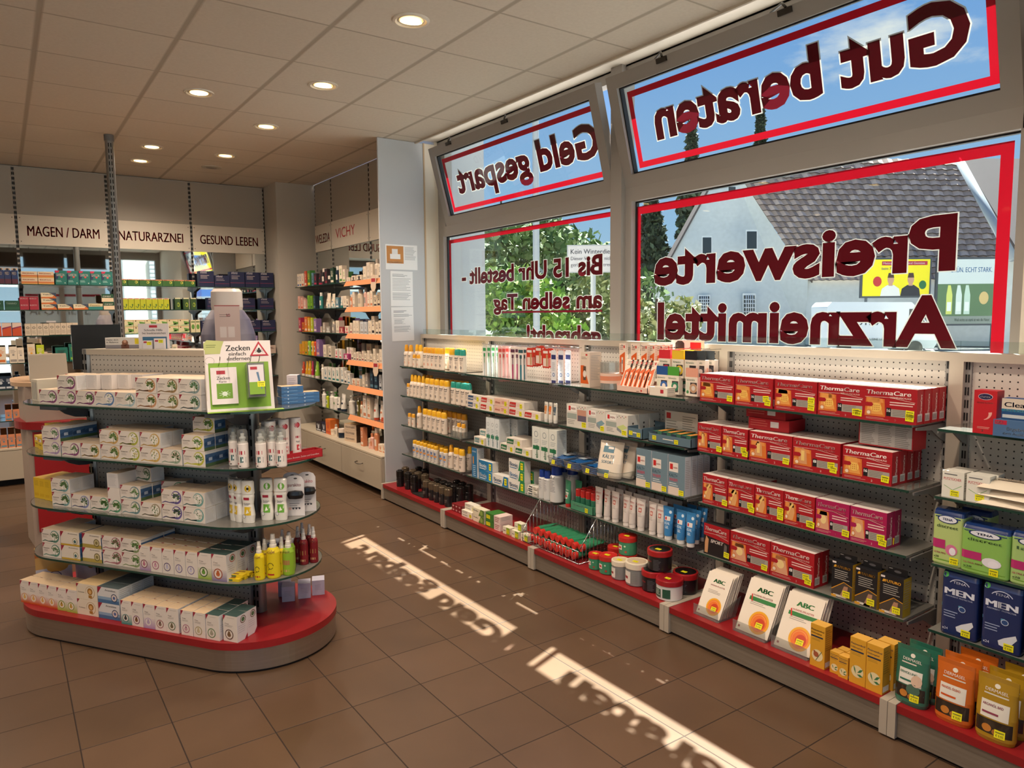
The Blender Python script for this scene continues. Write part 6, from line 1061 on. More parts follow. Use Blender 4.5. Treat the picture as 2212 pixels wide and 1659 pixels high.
PG = pouch('bath_salt_pouch', .115, .205, .06, '2F6A56', derg); PO = pouch('bath_salt_pouch', .12, .21, .06, 'C8641E', lambda f, w, h: derm(f, w, h, 'C8541E', 'MANDEL ÖLBAD')); PY = pouch('bath_salt_pouch', .12, .21, .06, 'A8821E', lambda f, w, h: derm(f, w, h, '8A3A50', 'ARGANÖL BAD'))
g = 'bath salt pouches'; zz = .1356
PG.put((2.555, 1.205, zz), PW, 'green bath salt pouch, front, on the red plinth', 'pouch', g); PG.put((2.62, 1.195, zz), PW, 'green bath salt pouch standing behind the front green one', 'pouch', g)
for i, (x, y) in enumerate(((2.555, 1.065), (2.62, 1.07), (2.69, 1.05))): PO.put((x, y, zz), PW, 'orange bath salt pouch, %s, on the red plinth' % ('front', 'second', 'rear')[i], 'pouch', g)
for i, (x, y) in enumerate(((2.55, .935), (2.62, .93), (2.69, .91))): PY.put((x, y, zz), PW, 'golden bath salt pouch, %s, on the red plinth' % ('front', 'second', 'rear')[i], 'pouch', g)
# ================================================================ products on the island
def plant(f, x, y, r, col, kind, L=3):
    rr = random.Random(kind * 13 + 1); n = 9
    if kind % 3 == 2:
        for i in range(16): a = rr.random() * 6.28; q = r * rr.random() ** .6 * .8; f.disc(x + q * math.cos(a), y + q * math.sin(a) * .9 + r * .1, r * .11, col if i % 3 else '5E7A3E', L, n=6)
        f.band([(x, y - r), (x, y)], r * .06, '5E7A3E', L)
    else:
        f.band([(x, y - r), (x, y + r * .3)], r * .08, '4E6A38', L)
        for i in range(n):
            a = -.4 + i * (3.9 / n); q = r * (.55 + .4 * rr.random()); dx, dy = math.cos(a), math.sin(a); bx_, by_ = x + dx * q * .2, y - r * .1 + dy * q * .2
            w_ = r * (.2 if kind % 3 else .12); f.poly([(bx_, by_), (bx_ + dx * q * .5 + dy * w_, by_ + dy * q * .5 - dx * w_), (bx_ + dx * q, by_ + dy * q), (bx_ + dx * q * .5 - dy * w_, by_ + dy * q * .5 + dx * w_)], col if i % 2 else '4E6A38', L)
def tea_front(sw, pc_, kind, txt='Kräutertee'):
    def dr(f, w, h):
        f.poly([(.001, h), (.001, h - .022), (.017, h)], '9C2438', 1); f.text('H&S', .0025, h - .009, .0038, 'F0DCD8', w=.006, layer=2)
        f.arc(w * .7, h * .53, h * .39, -110, 170, h * .16, h * .03, sw, 1, 16)
        for i in range(3): f.band([(w * .03, h * (.08 + .02 * i)), (w * .18, h * (.19 + .01 * i)), (w * .36, h * (.14 - .0 * i)), (w * .62, h * (.135 + .03 * i))], [h * .015, h * .05, h * .05, h * .07], sw, 1)
        f.disc(w * .7, h * .53, h * .31, 'EFE6DA', 2); plant(f, w * .7, h * .53, h * .4, pc_, kind)
        f.text(txt, w * .06, h * .6, h * .085, '6E5A54', w=w * .32, bold=.015, layer=2).lines(w * .06, h * .54, w * .36, 3, h * .06, 'B0A49A', h * .02, 2)
    return dr
def tside(mount):
    def sd(f, d, h):
        if mount: f.rect(0, 0, d, h * .8, '3E6088', 1).poly([(0, h * .5), (d * .3, h * .6), (d * .55, h * .52), (d, h * .64), (d, h * .35), (0, h * .3)], '274870', 2).rect(0, 0, d, h * .2, '46603C', 2).poly([(d * .3, h * .36), (d * .62, h * .36), (d * .62, h * .56), (d * .3, h * .56)], 'A8B4C8', 3).lines(0, h * .96, d, 1, .01, 'B8A8A0', h * .03, 1)
        else: f.lines(d * .1, h * .9, d * .9, 9, h * .085, 'B8B4B0', h * .025, 1)
    return sd
def tea(sw, pc_, kind, mount=False, w=.121, h=.068, d=.066, txt='Kräutertee'): return carton('tea_box', w, h, d, 'E2D5C8', tea_front(sw, pc_, kind, txt), top='E0C8AC', side='D2D0D0', sdraw=tside(mount))
def tea_tall(c, round_c, w=.067, h=.112, d=.06, deco='6A5A48', grad=True):
    def dr(f, w, h):
        f.poly([(.001, h), (.001, h - .024), (.016, h)], '9C2438', 1)
        if grad:
            for i in range(6): f.rect(0, h * .07 * i, w, h * .07 * (i + 1), tuple((lin(c)[k] * (1 - i / 6) + lin('E2D5C8')[k] * i / 6) for k in range(3)), 1)
        f.disc(w * .42, h * .27, w * .3, round_c, 2, n=18).disc(w * .42, h * .27, w * .24, 'E6DACC', 3, n=18).disc(w * .42, h * .26, w * .13, deco, 4).disc(w * .42, h * .35, w * .08, deco, 4)
        f.text('Tee', w * .12, h * .66, h * .045, '6E5A54', w=w * .3, layer=2).lines(w * .12, h * .62, w * .7, 2, h * .04, 'A89C92', h * .012, 2).lines(w * .3, h * .92, w * .85, 1, h * .04, 'B8ACA0', h * .014, 2)
    return carton('tea_box', w, h, d, 'E4D7CA', dr, top='3E5450' if w > .07 else 'DCBF9C', side='D6D2D2', sdraw=lambda f, d, h: f.arc(d * .6, h * .8, d * .25, 0, 360, d * .06, d * .06, round_c, 1).disc(d * .6, h * .8, d * .16, '4A6A44', 1).lines(d * .1, h * .6, d * .8, 4, h * .08, 'B4B0B4', h * .02, 1).poly([(d, 0), (d, h * .2), (d * .7, 0)], '9C2438', 1))
PU, BL, OG, GR_, TEA_, YL, LI, BR = '8E4A78', '5E7EA8', 'C89068', '5E9A74', '7AA0A0', 'C8B040', 'A88CB0', 'A08058'
IROT = IA
def I(pr, s, lst, desc, place, cat='box', grp='tea boxes on the island', z=None, y=-.272, jit=.02, rz=0, dz=0, sc=None):
    n = len(lst)
    for i, t_ in enumerate(lst):
        x, yy = t_ if isinstance(t_, tuple) else (t_, y); zz = (IZ[s] if s < 4 else .1402) + .0006 + dz
        lb = desc + (', %s' % ordn(i, n) if n > 1 else '') + ', ' + place; pr.put(iw(x, yy, zz), IROT + rz + rnd.uniform(-jit, jit), lb, cat, grp, scale=sc)
P1, P2, P3, P4, P5 = "island's top shelf", "island's second shelf", "island's third shelf", "island's fourth shelf", "island's red base"
rowsn = ('front row', 'second row', 'third row', 'back row')
def stack(pr, s, x, desc, place, nrow, nlay, y=-.272, d=.067, h=.0685):
    nrow = min(nrow, 3)
    for l in range(nlay):
        for r_ in range(nrow if l == 0 else (nrow if isinstance(nlay, int) else 1)):
            pr.put(iw(x + rnd.uniform(-.002, .002), y + d * r_, (IZ[s] if s < 4 else .1402) + .0006 + (h + .0006) * l), IROT + rnd.uniform(-.02, .02), '%s, %s%s, %s' % (desc, rowsn[r_], (', bottom layer' if l == 0 else ', upper layer' if l == 1 else ', third layer') if nlay > 1 else '', place), 'box', 'tea boxes on the island')
tPU = tea(PU, '6E7E50', 0); tPUa = tea(PU, '6E7E50', 1); tBL = tea(BL, 'A0A0C0', 2); tTL = tea('A8BCC0', '2E4A34', 3); tOG = tea(OG, '8A8A4A', 1); tOG2 = tea(BR, 'A0A070', 4); tGR = tea('8A9A98', '7A9A80', 7)
D_ = 'tea box with %s swirl'
stack(tPU, 0, -.948, D_ % 'purple' + ' at left end', P1, 2, 1); stack(tPU, 0, -.825, D_ % 'purple', P1, 2, 2); stack(tPUa, 0, -.712, 'tea box with violet swirl, tall plant', P1, 1, 1); stack(tBL, 0, -.592, D_ % 'blue', P1, 2, 1); stack(tTL, 0, -.467, D_ % 'pale blue' + ' and dark leaves', P1, 2, 1)
stack(tOG, 0, -.343, D_ % 'orange', P1, 3, 2); stack(tOG2, 0, -.22, D_ % 'brown', P1, 3, 2); stack(tGR, 0, -.097, D_ % 'grey', P1, 3, 2)
BKB = carton('tea_box', .066, .068, .121, 'D8D0CC', lambda f, w, h: f.lines(w * .1, h * .9, w * .9, 9, h * .09, 'B4B0AE', h * .025, 1), top='DCC4A8')
I(BKB, 0, [(-.73, -.22), (-.66, -.20), (-.592, -.17), (-.525, -.15)], 'tea box turned to its printed side, upper layer', P1, dz=.07); I(tPU, 0, [(-.86, -.2)], 'tea box with purple swirl peeking out on the upper layer', P1, dz=.07)
sv = carton('white_rack_box', .075, .105, .14, 'D4C8B4', lambda f, w, h: f.rect(w * .2, h * .08, w * .26, h * .88, '3A5468', 1).rect(w * .45, h * .08, w * .51, h * .88, '3A5468', 1).rect(w * .7, h * .08, w * .76, h * .88, '3A5468', 1).rect(w * .9, h * .08, w * .93, h * .88, 'A8A090', 1)); I(sv, 0, [(-1.135, -.2)], 'white carton with three dark vertical stripes, left end', P1, 'box', None, rz=-.3)
stack(tea(LI, '5E8A5A', 0, True), 1, -.95, D_ % 'lilac', P2, 3, 2); stack(tea(PU, '5A7A3A', 3), 1, -.828, D_ % 'dark purple', P2, 2, 1); stack(tea('C8A060', '7A8A4A', 1), 1, -.70, D_ % 'ochre', P2, 2, 1); stack(tea('C8A060', '7A8A4A', 4), 1, -.578, D_ % 'ochre' + ' and slim leaves', P2, 3, 2)
stack(tea('B0B044', 'C0B040', 2), 1, -.46, D_ % 'olive yellow', P2, 3, 2); stack(tea('D0A85C', 'D0C080', 5), 1, -.338, D_ % 'amber', P2, 2, 2); stack(tea('9AA890', 'C8B0A0', 7), 1, -.222, D_ % 'sage green', P2, 2, 1); stack(tea('BCB83C', '5E8A3A', 0, True), 1, -.095, D_ % 'lime yellow', P2, 4, 2)
I(tea('BCB83C', '5E8A3A', 1, True), 1, [(-.1, -.2)], 'tea box with lime yellow swirl, on top of two layers', P2, dz=.139); I(tOG, 1, [(-.63, -.19)], 'tea box with pale orange swirl behind the ochre ones, upper layer', P2, dz=.07)
yb_ = carton('yellow_box', .075, .062, .06, 'DDB82A', lambda f, w, h: f.rect(w * .12, h * .6, w * .6, h * .85, 'E8E0D8', 1).rect(w * .15, h * .64, w * .28, h * .82, '9A2030', 2).arc(w * .82, h * .75, w * .1, 0, 360, .002, .002, 'B87820', 1).text('VENE', w * .15, h * .3, h * .14, '6A5A20', w=w * .4, bold=.02, layer=1), top='E2BC50')
I(yb_, 1, [(-1.21, -.15), (-1.13, -.19), (-1.05, -.2)], 'small yellow carton, bottom layer', P2, grp='yellow cartons on the island', rz=-.35); I(yb_, 1, [(-1.13, -.15), (-1.09, -.04)], 'small yellow carton, upper layer', P2, grp='yellow cartons on the island', rz=-.35, dz=.063); I(yb_, 1, [(-1.1, .04), (-1.02, -.09)], 'small yellow carton at the back', P2, grp='yellow cartons on the island', rz=-.2)
ybt = carton('yellow_box', .048, .105, .15, 'E2B82A', lambda f, w, h: f.lines(w * .15, h * .88, w * .9, 7, h * .04, 'C09820', h * .014, 1).rect(w * .1, h * .12, w * .8, h * .26, 'D8AA1E', 1), top='DCB050'); I(ybt, 2, [(-1.215, -.165), (-1.165, -.175), (-1.115, -.185), (-1.065, -.195)], 'upright yellow carton', P3, grp='yellow cartons on the island', rz=-.1, jit=.01)
stack(tea(TEA_, '5A7A4A', 4), 2, -.938, D_ % 'teal', P3, 2, 2, -.25); stack(tea('8488B0', 'A8B0B8', 7), 2, -.812, D_ % 'slate blue', P3, 2, 1, -.25); stack(tea(GR_, '4E7A34', 1), 2, -.688, D_ % 'green', P3, 2, 1, -.25); stack(tea('6E8A8C', '5E8A3E', 3, True), 2, -.49, D_ % 'dark teal', P3, 3, 2, -.255); stack(tea('A09070', '6A7A44', 5), 2, -.365, D_ % 'khaki', P3, 2, 1, -.26); stack(tea('6A5A94', '5A5A7A', 1, True), 2, -.24, D_ % 'deep violet', P3, 2, 2, -.262); stack(tea('7AA8A0', 'A8B4A0', 8), 2, -.115, D_ % 'sea green', P3, 3, 2, -.265)
tv = carton('tea_box', .068, .12, .066, 'E2D6CC', lambda f, w, h: tea_front(GR_, '4E7A34', 1)(f, w, h * .56) or f.poly([(.001, h), (.001, h - .02), (.016, h)], '9C2438', 1), top='DCC4A8'); I(tv, 2, [(-.588, -.262)], 'upright tea box with green swirl', P3); I(BKB, 2, [(-.588, -.262)], 'tea box showing its text side, on top of the upright one', P3, dz=.1206); I(tea(GR_, '4E7A34', 3, True), 2, [(-.66, -.14)], 'tea box with green swirl, back of third shelf, raised', P3, dz=.07)
I(tea('4E7A5A', '3E6A34', 0), 2, [(-.5, -.17)], 'tea box with dark green round picture, topmost', P3, dz=.139, rz=-.2); I(tea('4E8A5A', '3E6A34', 3), 2, [(-.36, -.13)], 'tea box turned with dark green picture behind', P3, dz=.07, rz=.3)
def jlid(t): K().lathe([(.03, 0), (.032, .004), (.032, .055), (.026, .064)], 'A8A890', 18, (0, .03, 0)).build('jar_glass', CLEAR, t); K().lathe([(.031, .064), (.032, .068), (.032, .085), (.029, .088)], '3C8A3C', 18, (0, .03, 0)).build('jar_lid', PLAST, t)
JG = bottle('glass_jar', jlid); I(JG, 2, [(-1.02, .02), (-.93, .06)], 'glass jar with green lid', P3, 'jar', 'green-lidded jars')
stack(tea('5E8A78', '4E6E4A', 0), 3, -.999, D_ % 'dark green', P4, 3, 2, -.272); stack(carton('tea_box', .121, .068, .066, 'E4D6C4', lambda f, w, h: f.poly([(0, h), (0, h - .03), (.022, h)], '9C2438', 1).text('Arzneitee', w * .4, h * .82, h * .1, '6E5A54', w=w * .5, layer=1).disc(w * .76, h * .35, h * .24, '8A7A3A', 1).disc(w * .76, h * .35, h * .2, 'E8E0CC', 2).disc(w * .76, h * .33, h * .12, '4A6A6A', 3).rect(0, 0, w, h * .12, 'C8A030', 1), top='DCC8A8', side='3E6088', sdraw=tside(True)), 3, -.875, 'tea box with round yellow badge', P4, 2, 2, -.27)
stack(carton('tea_box', .121, .068, .066, 'E4D6C4', lambda f, w, h: f.poly([(0, h), (0, h - .03), (.022, h)], '9C2438', 1).text('Arzneitee', w * .4, h * .82, h * .1, '6E5A54', w=w * .5, layer=1).rect(0, 0, w, h * .25, 'B09848', 1).disc(w * .76, h * .4, h * .28, '6A5A2A', 2).disc(w * .76, h * .4, h * .22, 'C8B888', 3).disc(w * .76, h * .4, h * .12, '8A7A48', 4), top='DCC8A8', sdraw=tside(True)), 3, -.745, 'tea box with brown badge', P4, 2, 2, -.262); stack(tea('A86A70', '8A5A5A', 4), 3, -.62, D_ % 'rose', P4, 2, 2, -.26); stack(tea('8A9A68', '7A9A58', 1, True), 3, -.5, D_ % 'pale green' + ' at right end', P4, 4, 2, -.262)
wide = [tea_tall('A888A8', '7A3A48', .066, .115, .06, 'C07A8A'), tea_tall('D8C8D0', 'B05A78', .066, .115, .06, 'D8A0B0', False), tea_tall('D0C8D8', '6A5A7A', .066, .115, .06, 'C8C0D0', False), tea_tall('D0C8D8', '7A6A94', .066, .115, .06, 'C0B8D0', False), tea_tall('D8C8D8', '8A7AA0', .066, .115, .06, 'D0C8D8', False), tea_tall('9AB04A', '3E5A2A', .075, .118, .062, '6A9A3A'), tea_tall('8A7A9A', 'A8543A', .08, .12, .064, 'C86A3A')]
for i, (x, nm) in enumerate(((-.413, 'dark red round picture'), (-.346, 'pink round picture'), (-.278, 'grey-violet round picture'), (-.21, 'lilac round picture'), (-.142, 'pale violet round picture'), (-.07, 'green colouring'), (.01, 'orange-ringed picture'))):
    for r_ in range(3 if i < 5 else 3): wide[i].put(iw(x, -.268 + .0665 * r_, IZ[3] + .0006), IROT + rnd.uniform(-.02, .02), 'upright tea box with %s, %s, %s' % (nm, rowsn[r_], P4), 'box', 'tea boxes on the island')
# red base
I(carton('cereal_box', .16, .21, .045, 'D8A860', lambda f, w, h: f.rect(0, h * .8, w, h, 'C06A2A', 1).rect(0, 0, w, h * .5, 'DCD8E0', 1).disc(w * .6, h * .5, w * .3, 'E0A850', 2, ry=h * .12).text('Zimt-Crunchy', w * .2, h * .86, h * .05, 'F0E0C8', w=w * .6, layer=2).arc(w * .5, h * .25, w * .2, 0, 360, .004, .004, '4A5A9A', 2), side='DCDCE4', sdraw=lambda f, d, h: f.lines(d * .15, h * .92, d * .85, 14, h * .045, 'A8A8B4', h * .012, 1).tag(d * .1, h * .06, d * .7, .022)), 4, [(-1.22, -.1)], 'large orange and white carton standing at left end', P5, rz=.95)
I(carton('cereal_box', .17, .2, .05, 'CFCBD8', lambda f, w, h: f.rect(0, h * .75, w, h, 'C89850', 1).disc(w * .5, h * .45, w * .12, 'B87A3A', 2, ry=h * .1).lines(w * .1, h * .7, w * .5, 2, h * .06, '5A6A9A', h * .02, 1)), 4, [(-1.12, .03)], 'large lilac carton behind the orange tea boxes', P5, rz=.3)
bt = [tea_tall('C85A28', 'D8A070', .066, .112, .06, 'E0B060'), tea_tall('A8B04A', '8A9A3A', .068, .112, .06, 'C8A040'), tea_tall('4A8A80', '3E7A74', .062, .112, .06, '3A3A3A'), tea_tall('C890B0', '8A5A78', .068, .112, .06, '8A5A3A', False), tea_tall('B090B0', 'C0A8C0', .066, .112, .06, 'B8A0B8'), tea_tall('D8B8B0', 'A86A6A', .066, .112, .06, '8A6A5A', False), tea_tall('8A9A8A', '6A7A5A', .066, .112, .06, '7A6A4A', False), tea_tall('B05A78', 'B87A8A', .066, .112, .06, 'C89AA0', False), tea_tall('C8B888', 'B0A070', .066, .112, .06, 'C8B890', False), tea_tall('8AA078', '6E8A5E', .072, .112, .06, 'A8A088', False), tea_tall('6A5040', '6A5040', .076, .115, .062, '7A5A3A', False)]
xs = [-1.165, -1.1, -1.035, -.97, -.9, -.835]; nm = ['orange-red', 'orange-red', 'orange-red', 'orange-red', 'yellow-green', 'yellow-green']
for i, x in enumerate(xs):
    for r_ in range(2): bt[0 if i < 4 else 1].put(iw(x, -.298 + .002 * i * 0 - .003 * i + .0625 * r_, .1408), IROT + rnd.uniform(-.03, .03), 'upright %s tea box, %s, %s, %s' % (nm[i], ordn(i if i < 4 else i - 4, 4 if i < 4 else 2), rowsn[r_], P5), 'box', 'tea boxes on the island')
kid = carton('tea_box', .13, .075, .066, 'E4D4BC', lambda f, w, h: f.poly([(0, h), (0, h - .02), (.016, h)], '9C2438', 1).arc(w * .66, h * .5, h * .38, -90, 200, h * .06, h * .02, 'C0A070', 1).disc(w * .66, h * .56, h * .22, 'A8742E', 2).disc(w * .66, h * .54, h * .13, 'D8A868', 3).rect(w * .58, h * .14, w * .74, h * .32, 'A8742E', 2).text('Früchtetee', w * .08, h * .42, h * .1, '8A7A68', w=w * .3, layer=1), top='D8B888'); kid2 = carton('tea_box', .13, .075, .066, 'D8D4D0', lambda f, w, h: f.poly([(0, h), (0, h - .034), (.026, h)], '9C2438', 1).rect(0, 0, w, h * .22, '4A6E94', 1).rect(0, h * .22, w, h * .4, '8AA4BC', 1).disc(w * .78, h * .4, h * .26, '2E3E5A', 2).disc(w * .78, h * .4, h * .21, 'D8C8C0', 3).disc(w * .78, h * .4, h * .1, '5A6A9A', 4).text('Arzneitee', w * .35, h * .78, h * .12, '7A6A64', w=w * .5, layer=1), side='C8CCD0', top='4E5A5C', sdraw=dside)
for q in range(2):
    for r_ in range(3):
        kid.put(iw(-.735, -.312 + .067 * r_, .1408 + .0755 * q), IROT, 'tea box with brown cartoon face, %s, %s layer, %s' % (rowsn[r_], ('bottom', 'upper')[q], P5), 'box', 'tea boxes on the island'); kid2.put(iw(-.6, -.313 + .067 * r_, .1408 + .0755 * q), IROT, 'tea box with blue base and round badge, %s, %s layer, %s' % (rowsn[r_], ('bottom', 'upper')[q], P5), 'box', 'tea boxes on the island')
seq = [(2, -.475, 'teal with panda picture'), (3, -.41, 'pink with bear picture'), (4, -.34, 'mauve'), (5, -.272, 'pale rose'), (6, -.205, 'grey-green with owl'), (7, -.125, 'raspberry ringed'), (8, -.056, 'sand ringed'), (9, .016, 'sage ringed'), (10, .1, 'brown ringed, at right end')]
for k_, x, nn_ in seq:
    for r_ in range(3 if x < .05 else 2): bt[k_].put(iw(x, -.33 + (.0 if x < .1 else .012) + .0625 * r_, .1408), IROT + rnd.uniform(-.03, .03), 'upright tea box, %s, %s, %s' % (nn_, rowsn[r_], P5), 'box', 'tea boxes on the island')
wb = carton('plain_box', .06, .075, .07, 'C4C0D0', lambda f, w, h: f.lines(w * .2, h * .7, w * .8, 4, h * .1, 'A8A4B4', h * .03, 1), side='CCC8D8'); I(wb, 4, [(.06, .13), (.11, .19), (.15, .25), (.0, .18)], 'pale lilac carton at the rear right', P5, grp='pale cartons at the rear of the island base', rz=.6, jit=0)
I(carton('green_white_box', .11, .05, .09, 'D0D8E0', lambda f, w, h: f.rect(0, 0, w, h * .3, '2E5A34', 1)), 3, [(.02, .12)], 'white carton with green base behind the post', P4, grp=None, rz=.4)
# insect repellents
def viper(t):
    def d(f): f.rect(-.004, .06, .018, .076, 'B02838', 1).lines(-.016, .09, -.008, 3, .006, '5A5A66', .003).rect(-.018, .06, -.012, .1, '8A8A94', 1).rect(.0, .025, .02, .05, '1E5A5C', 1).poly([(.006, .03), (.014, .034), (.01, .045)], 'E0E8E4', 3).lines(-.018, .05, -.004, 4, .006, '8A8088', .002).disc(-.012, .02, .004, 'B83040', 1).rect(-.006, .008, .002, .012, '1C1A1C', 1)
    body([(0, .021, .021, .024), (.004, .023, .023, .024), (.105, .023, .023, .024), (.114, .018, .018, .024)], 'E6DAD2', d, parent=t, ex=2, name='bottle_body')
    K().lathe([(.011, .114), (.011, .125), (.014, .126), (.014, .133), (.008, .135), (.008, .148), (.0, .15)], 'E2E0DC', 14, (0, .024, 0)).build('pump', PLAST, t); K().lathe([(.022, .108), (.0225, .15), (.02, .163), (.012, .168), (0, .169)], 'FFFFFF', 18, (0, .024, 0)).build('clear_cap', CLEAR, t)
VI = bottle('repellent_spray', viper); I(VI, 1, [(.06, -.22), (.135, -.25), (.02, -.17)], 'white pump spray with clear cap, left group', P2, 'bottle', 'white repellent sprays', rz=.15); I(VI, 1, [(.205, -.225), (.175, -.165), (.225, -.175), (.275, -.18)], 'white pump spray with clear cap, right group', P2, 'bottle', 'white repellent sprays', rz=.0); I(VI, 1, [(.13, -.12), (.19, -.11)], 'white pump spray with clear cap, behind', P2, 'bottle', 'white repellent sprays')
def deo(t):
    def d(f): f.disc(.004, .145, .013, 'A02434', 1).disc(.004, .145, .009, 'C84A54', 3).rect(-.004, .085, .016, .095, 'A8243A', 1).text('MücK', -.002, .065, .008, '3A3A40', w=.016, layer=1).rect(-.0, .03, .019, .055, 'C02A30', 1).poly([(.006, .036), (.014, .04), (.008, .05)], 'F0E0DC', 3)
    body([(0, .023, .023, .026), (.12, .024, .024, .026), (.124, .0245, .0245, .026), (.172, .024, .024, .026), (.176, .022, .022, .026)], 'E8DED6', d, parent=t, ex=2)
DE = bottle('repellent_aerosol', deo); T0 = IROT + .75
lst = [(.225, -.12), (.25, -.06), (.27, .0), (.175, -.08), (.2, -.02), (.21, .05), (.15, .02)]
for i, (x, y) in enumerate(lst): DE.put(iw(x - .03, y + .0, IZ[1] + (.012 if i < 3 else .001)), T0, 'tall white repellent aerosol with red dot, %s, %s' % (('front left', 'front middle', 'front right', 'behind left', 'behind middle', 'behind right', 'rearmost')[i], P2), 'can', 'white repellent aerosols')
t = empty('red_display_tray', iw(.222, -.165, IZ[1] + .0006), IROT + 1.22); tagp(t, 'red cardboard tray with white slogan on the right end of the island', 'tray')
K().box((0, 0, 0), (.27, .06, .003), 'A81C26').box((0, 0, 0), (.27, .003, .038), 'B01E28').box((0, .057, 0), (.27, .06, .038), 'A01A22').box((0, 0, 0), (.003, .06, .038), 'A01A22').box((.267, 0, 0), (.27, .06, .038), 'A01A22').build('tray_body', PAPER, t)
k = K(); f = k.face((0, 0, 0), (1, 0, 0), (0, 0, 1)); f.text('Schutz vor Mücken, Bremsen, Zecken und Grasmilben', .03, .014, .008, 'F0DCD8', w=.22, layer=1); k.build('slogan', PAPER, t)
def anti(c, mk_):
    def parts(t):
        def d(f):
            f.disc(.008, .132, .013, c, 1, n=18).disc(.008, .132, .005, 'F0EEE4' if mk_ else '2A2A20', 3).rect(-.012, .088, .012, .098, 'A82A40', 1).text('Zecken' if mk_ else 'Insekten', -.012, .072, .006, '4A4A50', w=.026, layer=1).lines(-.012, .07, .01, 1, .004, '8A8A90', .002)
            f.rect(-.01, .03, .017, .062, c, 1).poly([(-.004, .036), (.01, .04), (.002, .054)], 'F2F0E0', 3).disc(-.012, .026, .007, 'ECE8E4', 3).arc(-.012, .026, .007, 0, 360, .0012, .0012, '7A7A84', 4)
        body([(0, .024, .014, .02), (.03, .027, .016, .02), (.07, .022, .014, .02), (.1, .026, .016, .02), (.108, .025, .0155, .02), (.112, .027, .017, .02), (.155, .026, .016, .02), (.16, .022, .012, .02)], 'E8E2D8', d, parent=t, ex=2.3)
    return bottle('repellent_lotion', parts)
AY = anti('DFB82A', False); AG = anti('6AA838', True)
I(AY, 2, [(-.02, -.155), (.01, -.19), (.045, -.2)], 'white lotion bottle with yellow mark, turned', P3, 'bottle', 'white repellent lotions', sc=(1.1, 1.1, 1.17), rz=-.5); I(AY, 2, [(.115, -.205)], 'white lotion bottle with yellow mark facing front', P3, 'bottle', 'white repellent lotions', sc=(1.1, 1.1, 1.17), rz=.2); I(AG, 2, [(.165, -.14), (.225, -.12)], 'white lotion bottle with green mark', P3, 'bottle', 'white repellent lotions', sc=(1.1, 1.1, 1.17), rz=.3)
def para(t):
    k = K().prism([(-.034, 0), (.034, 0), (.034, .14), (.026, .155), (.01, .162), (-.014, .162), (-.03, .155), (-.034, .14)], -.001, .001, 'E2DAD8', axis='y'); f = k.face((-.034, -.001, 0), (1, 0, 0), (0, 0, 1)); f.text('parakito', .006, .118, .014, 'B03A48', w=.05, layer=1).disc(.036, .15, .007, '3A3430', 1, ry=.003).lines(.01, .05, .05, 3, .008, '6A6268', .002, 1).disc(.012, .03, .006, 'E0B8B0', 1); [f.disc(.024 + .012 * i, .03, .004, '3A3A3E', 1) for i in range(3)]; k.build('backing_card', PAPER, t)
    K().lathe([(0, -.018), (.012, -.014), (.015, 0), (.012, .014), (0, .018)], '17171A', 18, (0, 0, 0), 2.2, 1.0).build('wristband', PLAST, t).location = (.002, -.016, .088); K().prism([(-.04, 0), (.03, 0), (.0, .045), (-.03, .05)], .002, .006, 'D8D0CE', axis='y').build('card_foot', PAPER, t)
PK_ = bottle('wristband_pack', para); I(PK_, 2, [(.245, -.03)], 'white card with black insect wristband, front', P3, 'pack', 'wristband packs', sc=(1.15, 1.15, 1.15), rz=.5); I(PK_, 2, [(.19, .02)], 'white card with black insect wristband, behind', P3, 'pack', 'wristband packs', sc=(1.15, 1.15, 1.15), rz=.5); I(PK_, 2, [(.25, .05)], 'third wristband card at the rear', P3, 'pack', 'wristband packs', sc=(1.15, 1.15, 1.15), rz=.6)
I(carton('leaflet_box', .07, .075, .02, 'C8B4B0', lambda f, w, h: f.lines(w * .15, h * .8, w * .8, 4, h * .15, 'B05A60', h * .05, 1)), 2, [(.1, -.03)], 'pinkish leaflet holder behind the lotions', P3, grp=None, rz=.4); I(carton('leaflet_box', .12, .09, .015, '7A7C80', lambda f, w, h: f.rect(w * .1, h * .86, w * .6, h * .95, 'B05A60', 1)), 2, [(.17, .07)], 'grey leaflet holder behind the lotions', P3, grp=None, rz=.4)
def pump(col, capc, r, h, art):
    def parts(t):
        def d(f): f.rect(-r * .6, h * .58, r * .6, h * .66, 'A87A2A' if col == 'E0C820' else 'C8A040', 1); f.text('ANTI BRUMM', -r * .6, h * .59, h * .05, '6A2A1A', w=r * 1.2, layer=3); art(f, r, h)
        body([(0, r * .94, r * .94, r), (.004, r, r, r), (h * .6, r, r, r), (h * .68, r * .75, r * .75, r), (h * .7, r * .5, r * .5, r)], col, d, parent=t, ex=2); K().lathe([(r * .52, h * .7), (r * .52, h * .76), (r * .44, h * .77), (r * .44, h * .86), (r * .36, h * .88), (r * .3, h), (0, h)], capc, 14, (0, r, 0)).build('pump_cap', PLAST, t)
    return bottle('repellent_pump_bottle', parts)
ta = lambda f, r, h: f.arc(-r * .0, h * .3, r * .42, 0, 330, .0018, .0018, '2A2A1A', 1, ry=h * .07).band([(-r * .4, h * .2), (-r * .1, h * .24)], .002, '2A2A1A', 1).rect(-r * .5, h * .08, r * .5, h * .12, 'B83A2A', 1)
tr_ = lambda f, r, h: f.rect(-r * .6, h * .28, r * .6, h * .4, 'A87A4A', 1).rect(-r * .5, h * .1, r * .5, h * .16, 'C8A070', 1)
Y1 = pump('E0C820', 'E4DCD0', .018, .13, ta); Y2 = pump('E0C820', 'E4DCD0', .024, .15, ta); LG = pump('8AB030', 'E4DCD0', .021, .135, tr_); RD_ = pump('7E1A24', 'E4DCD4', .019, .135, tr_)
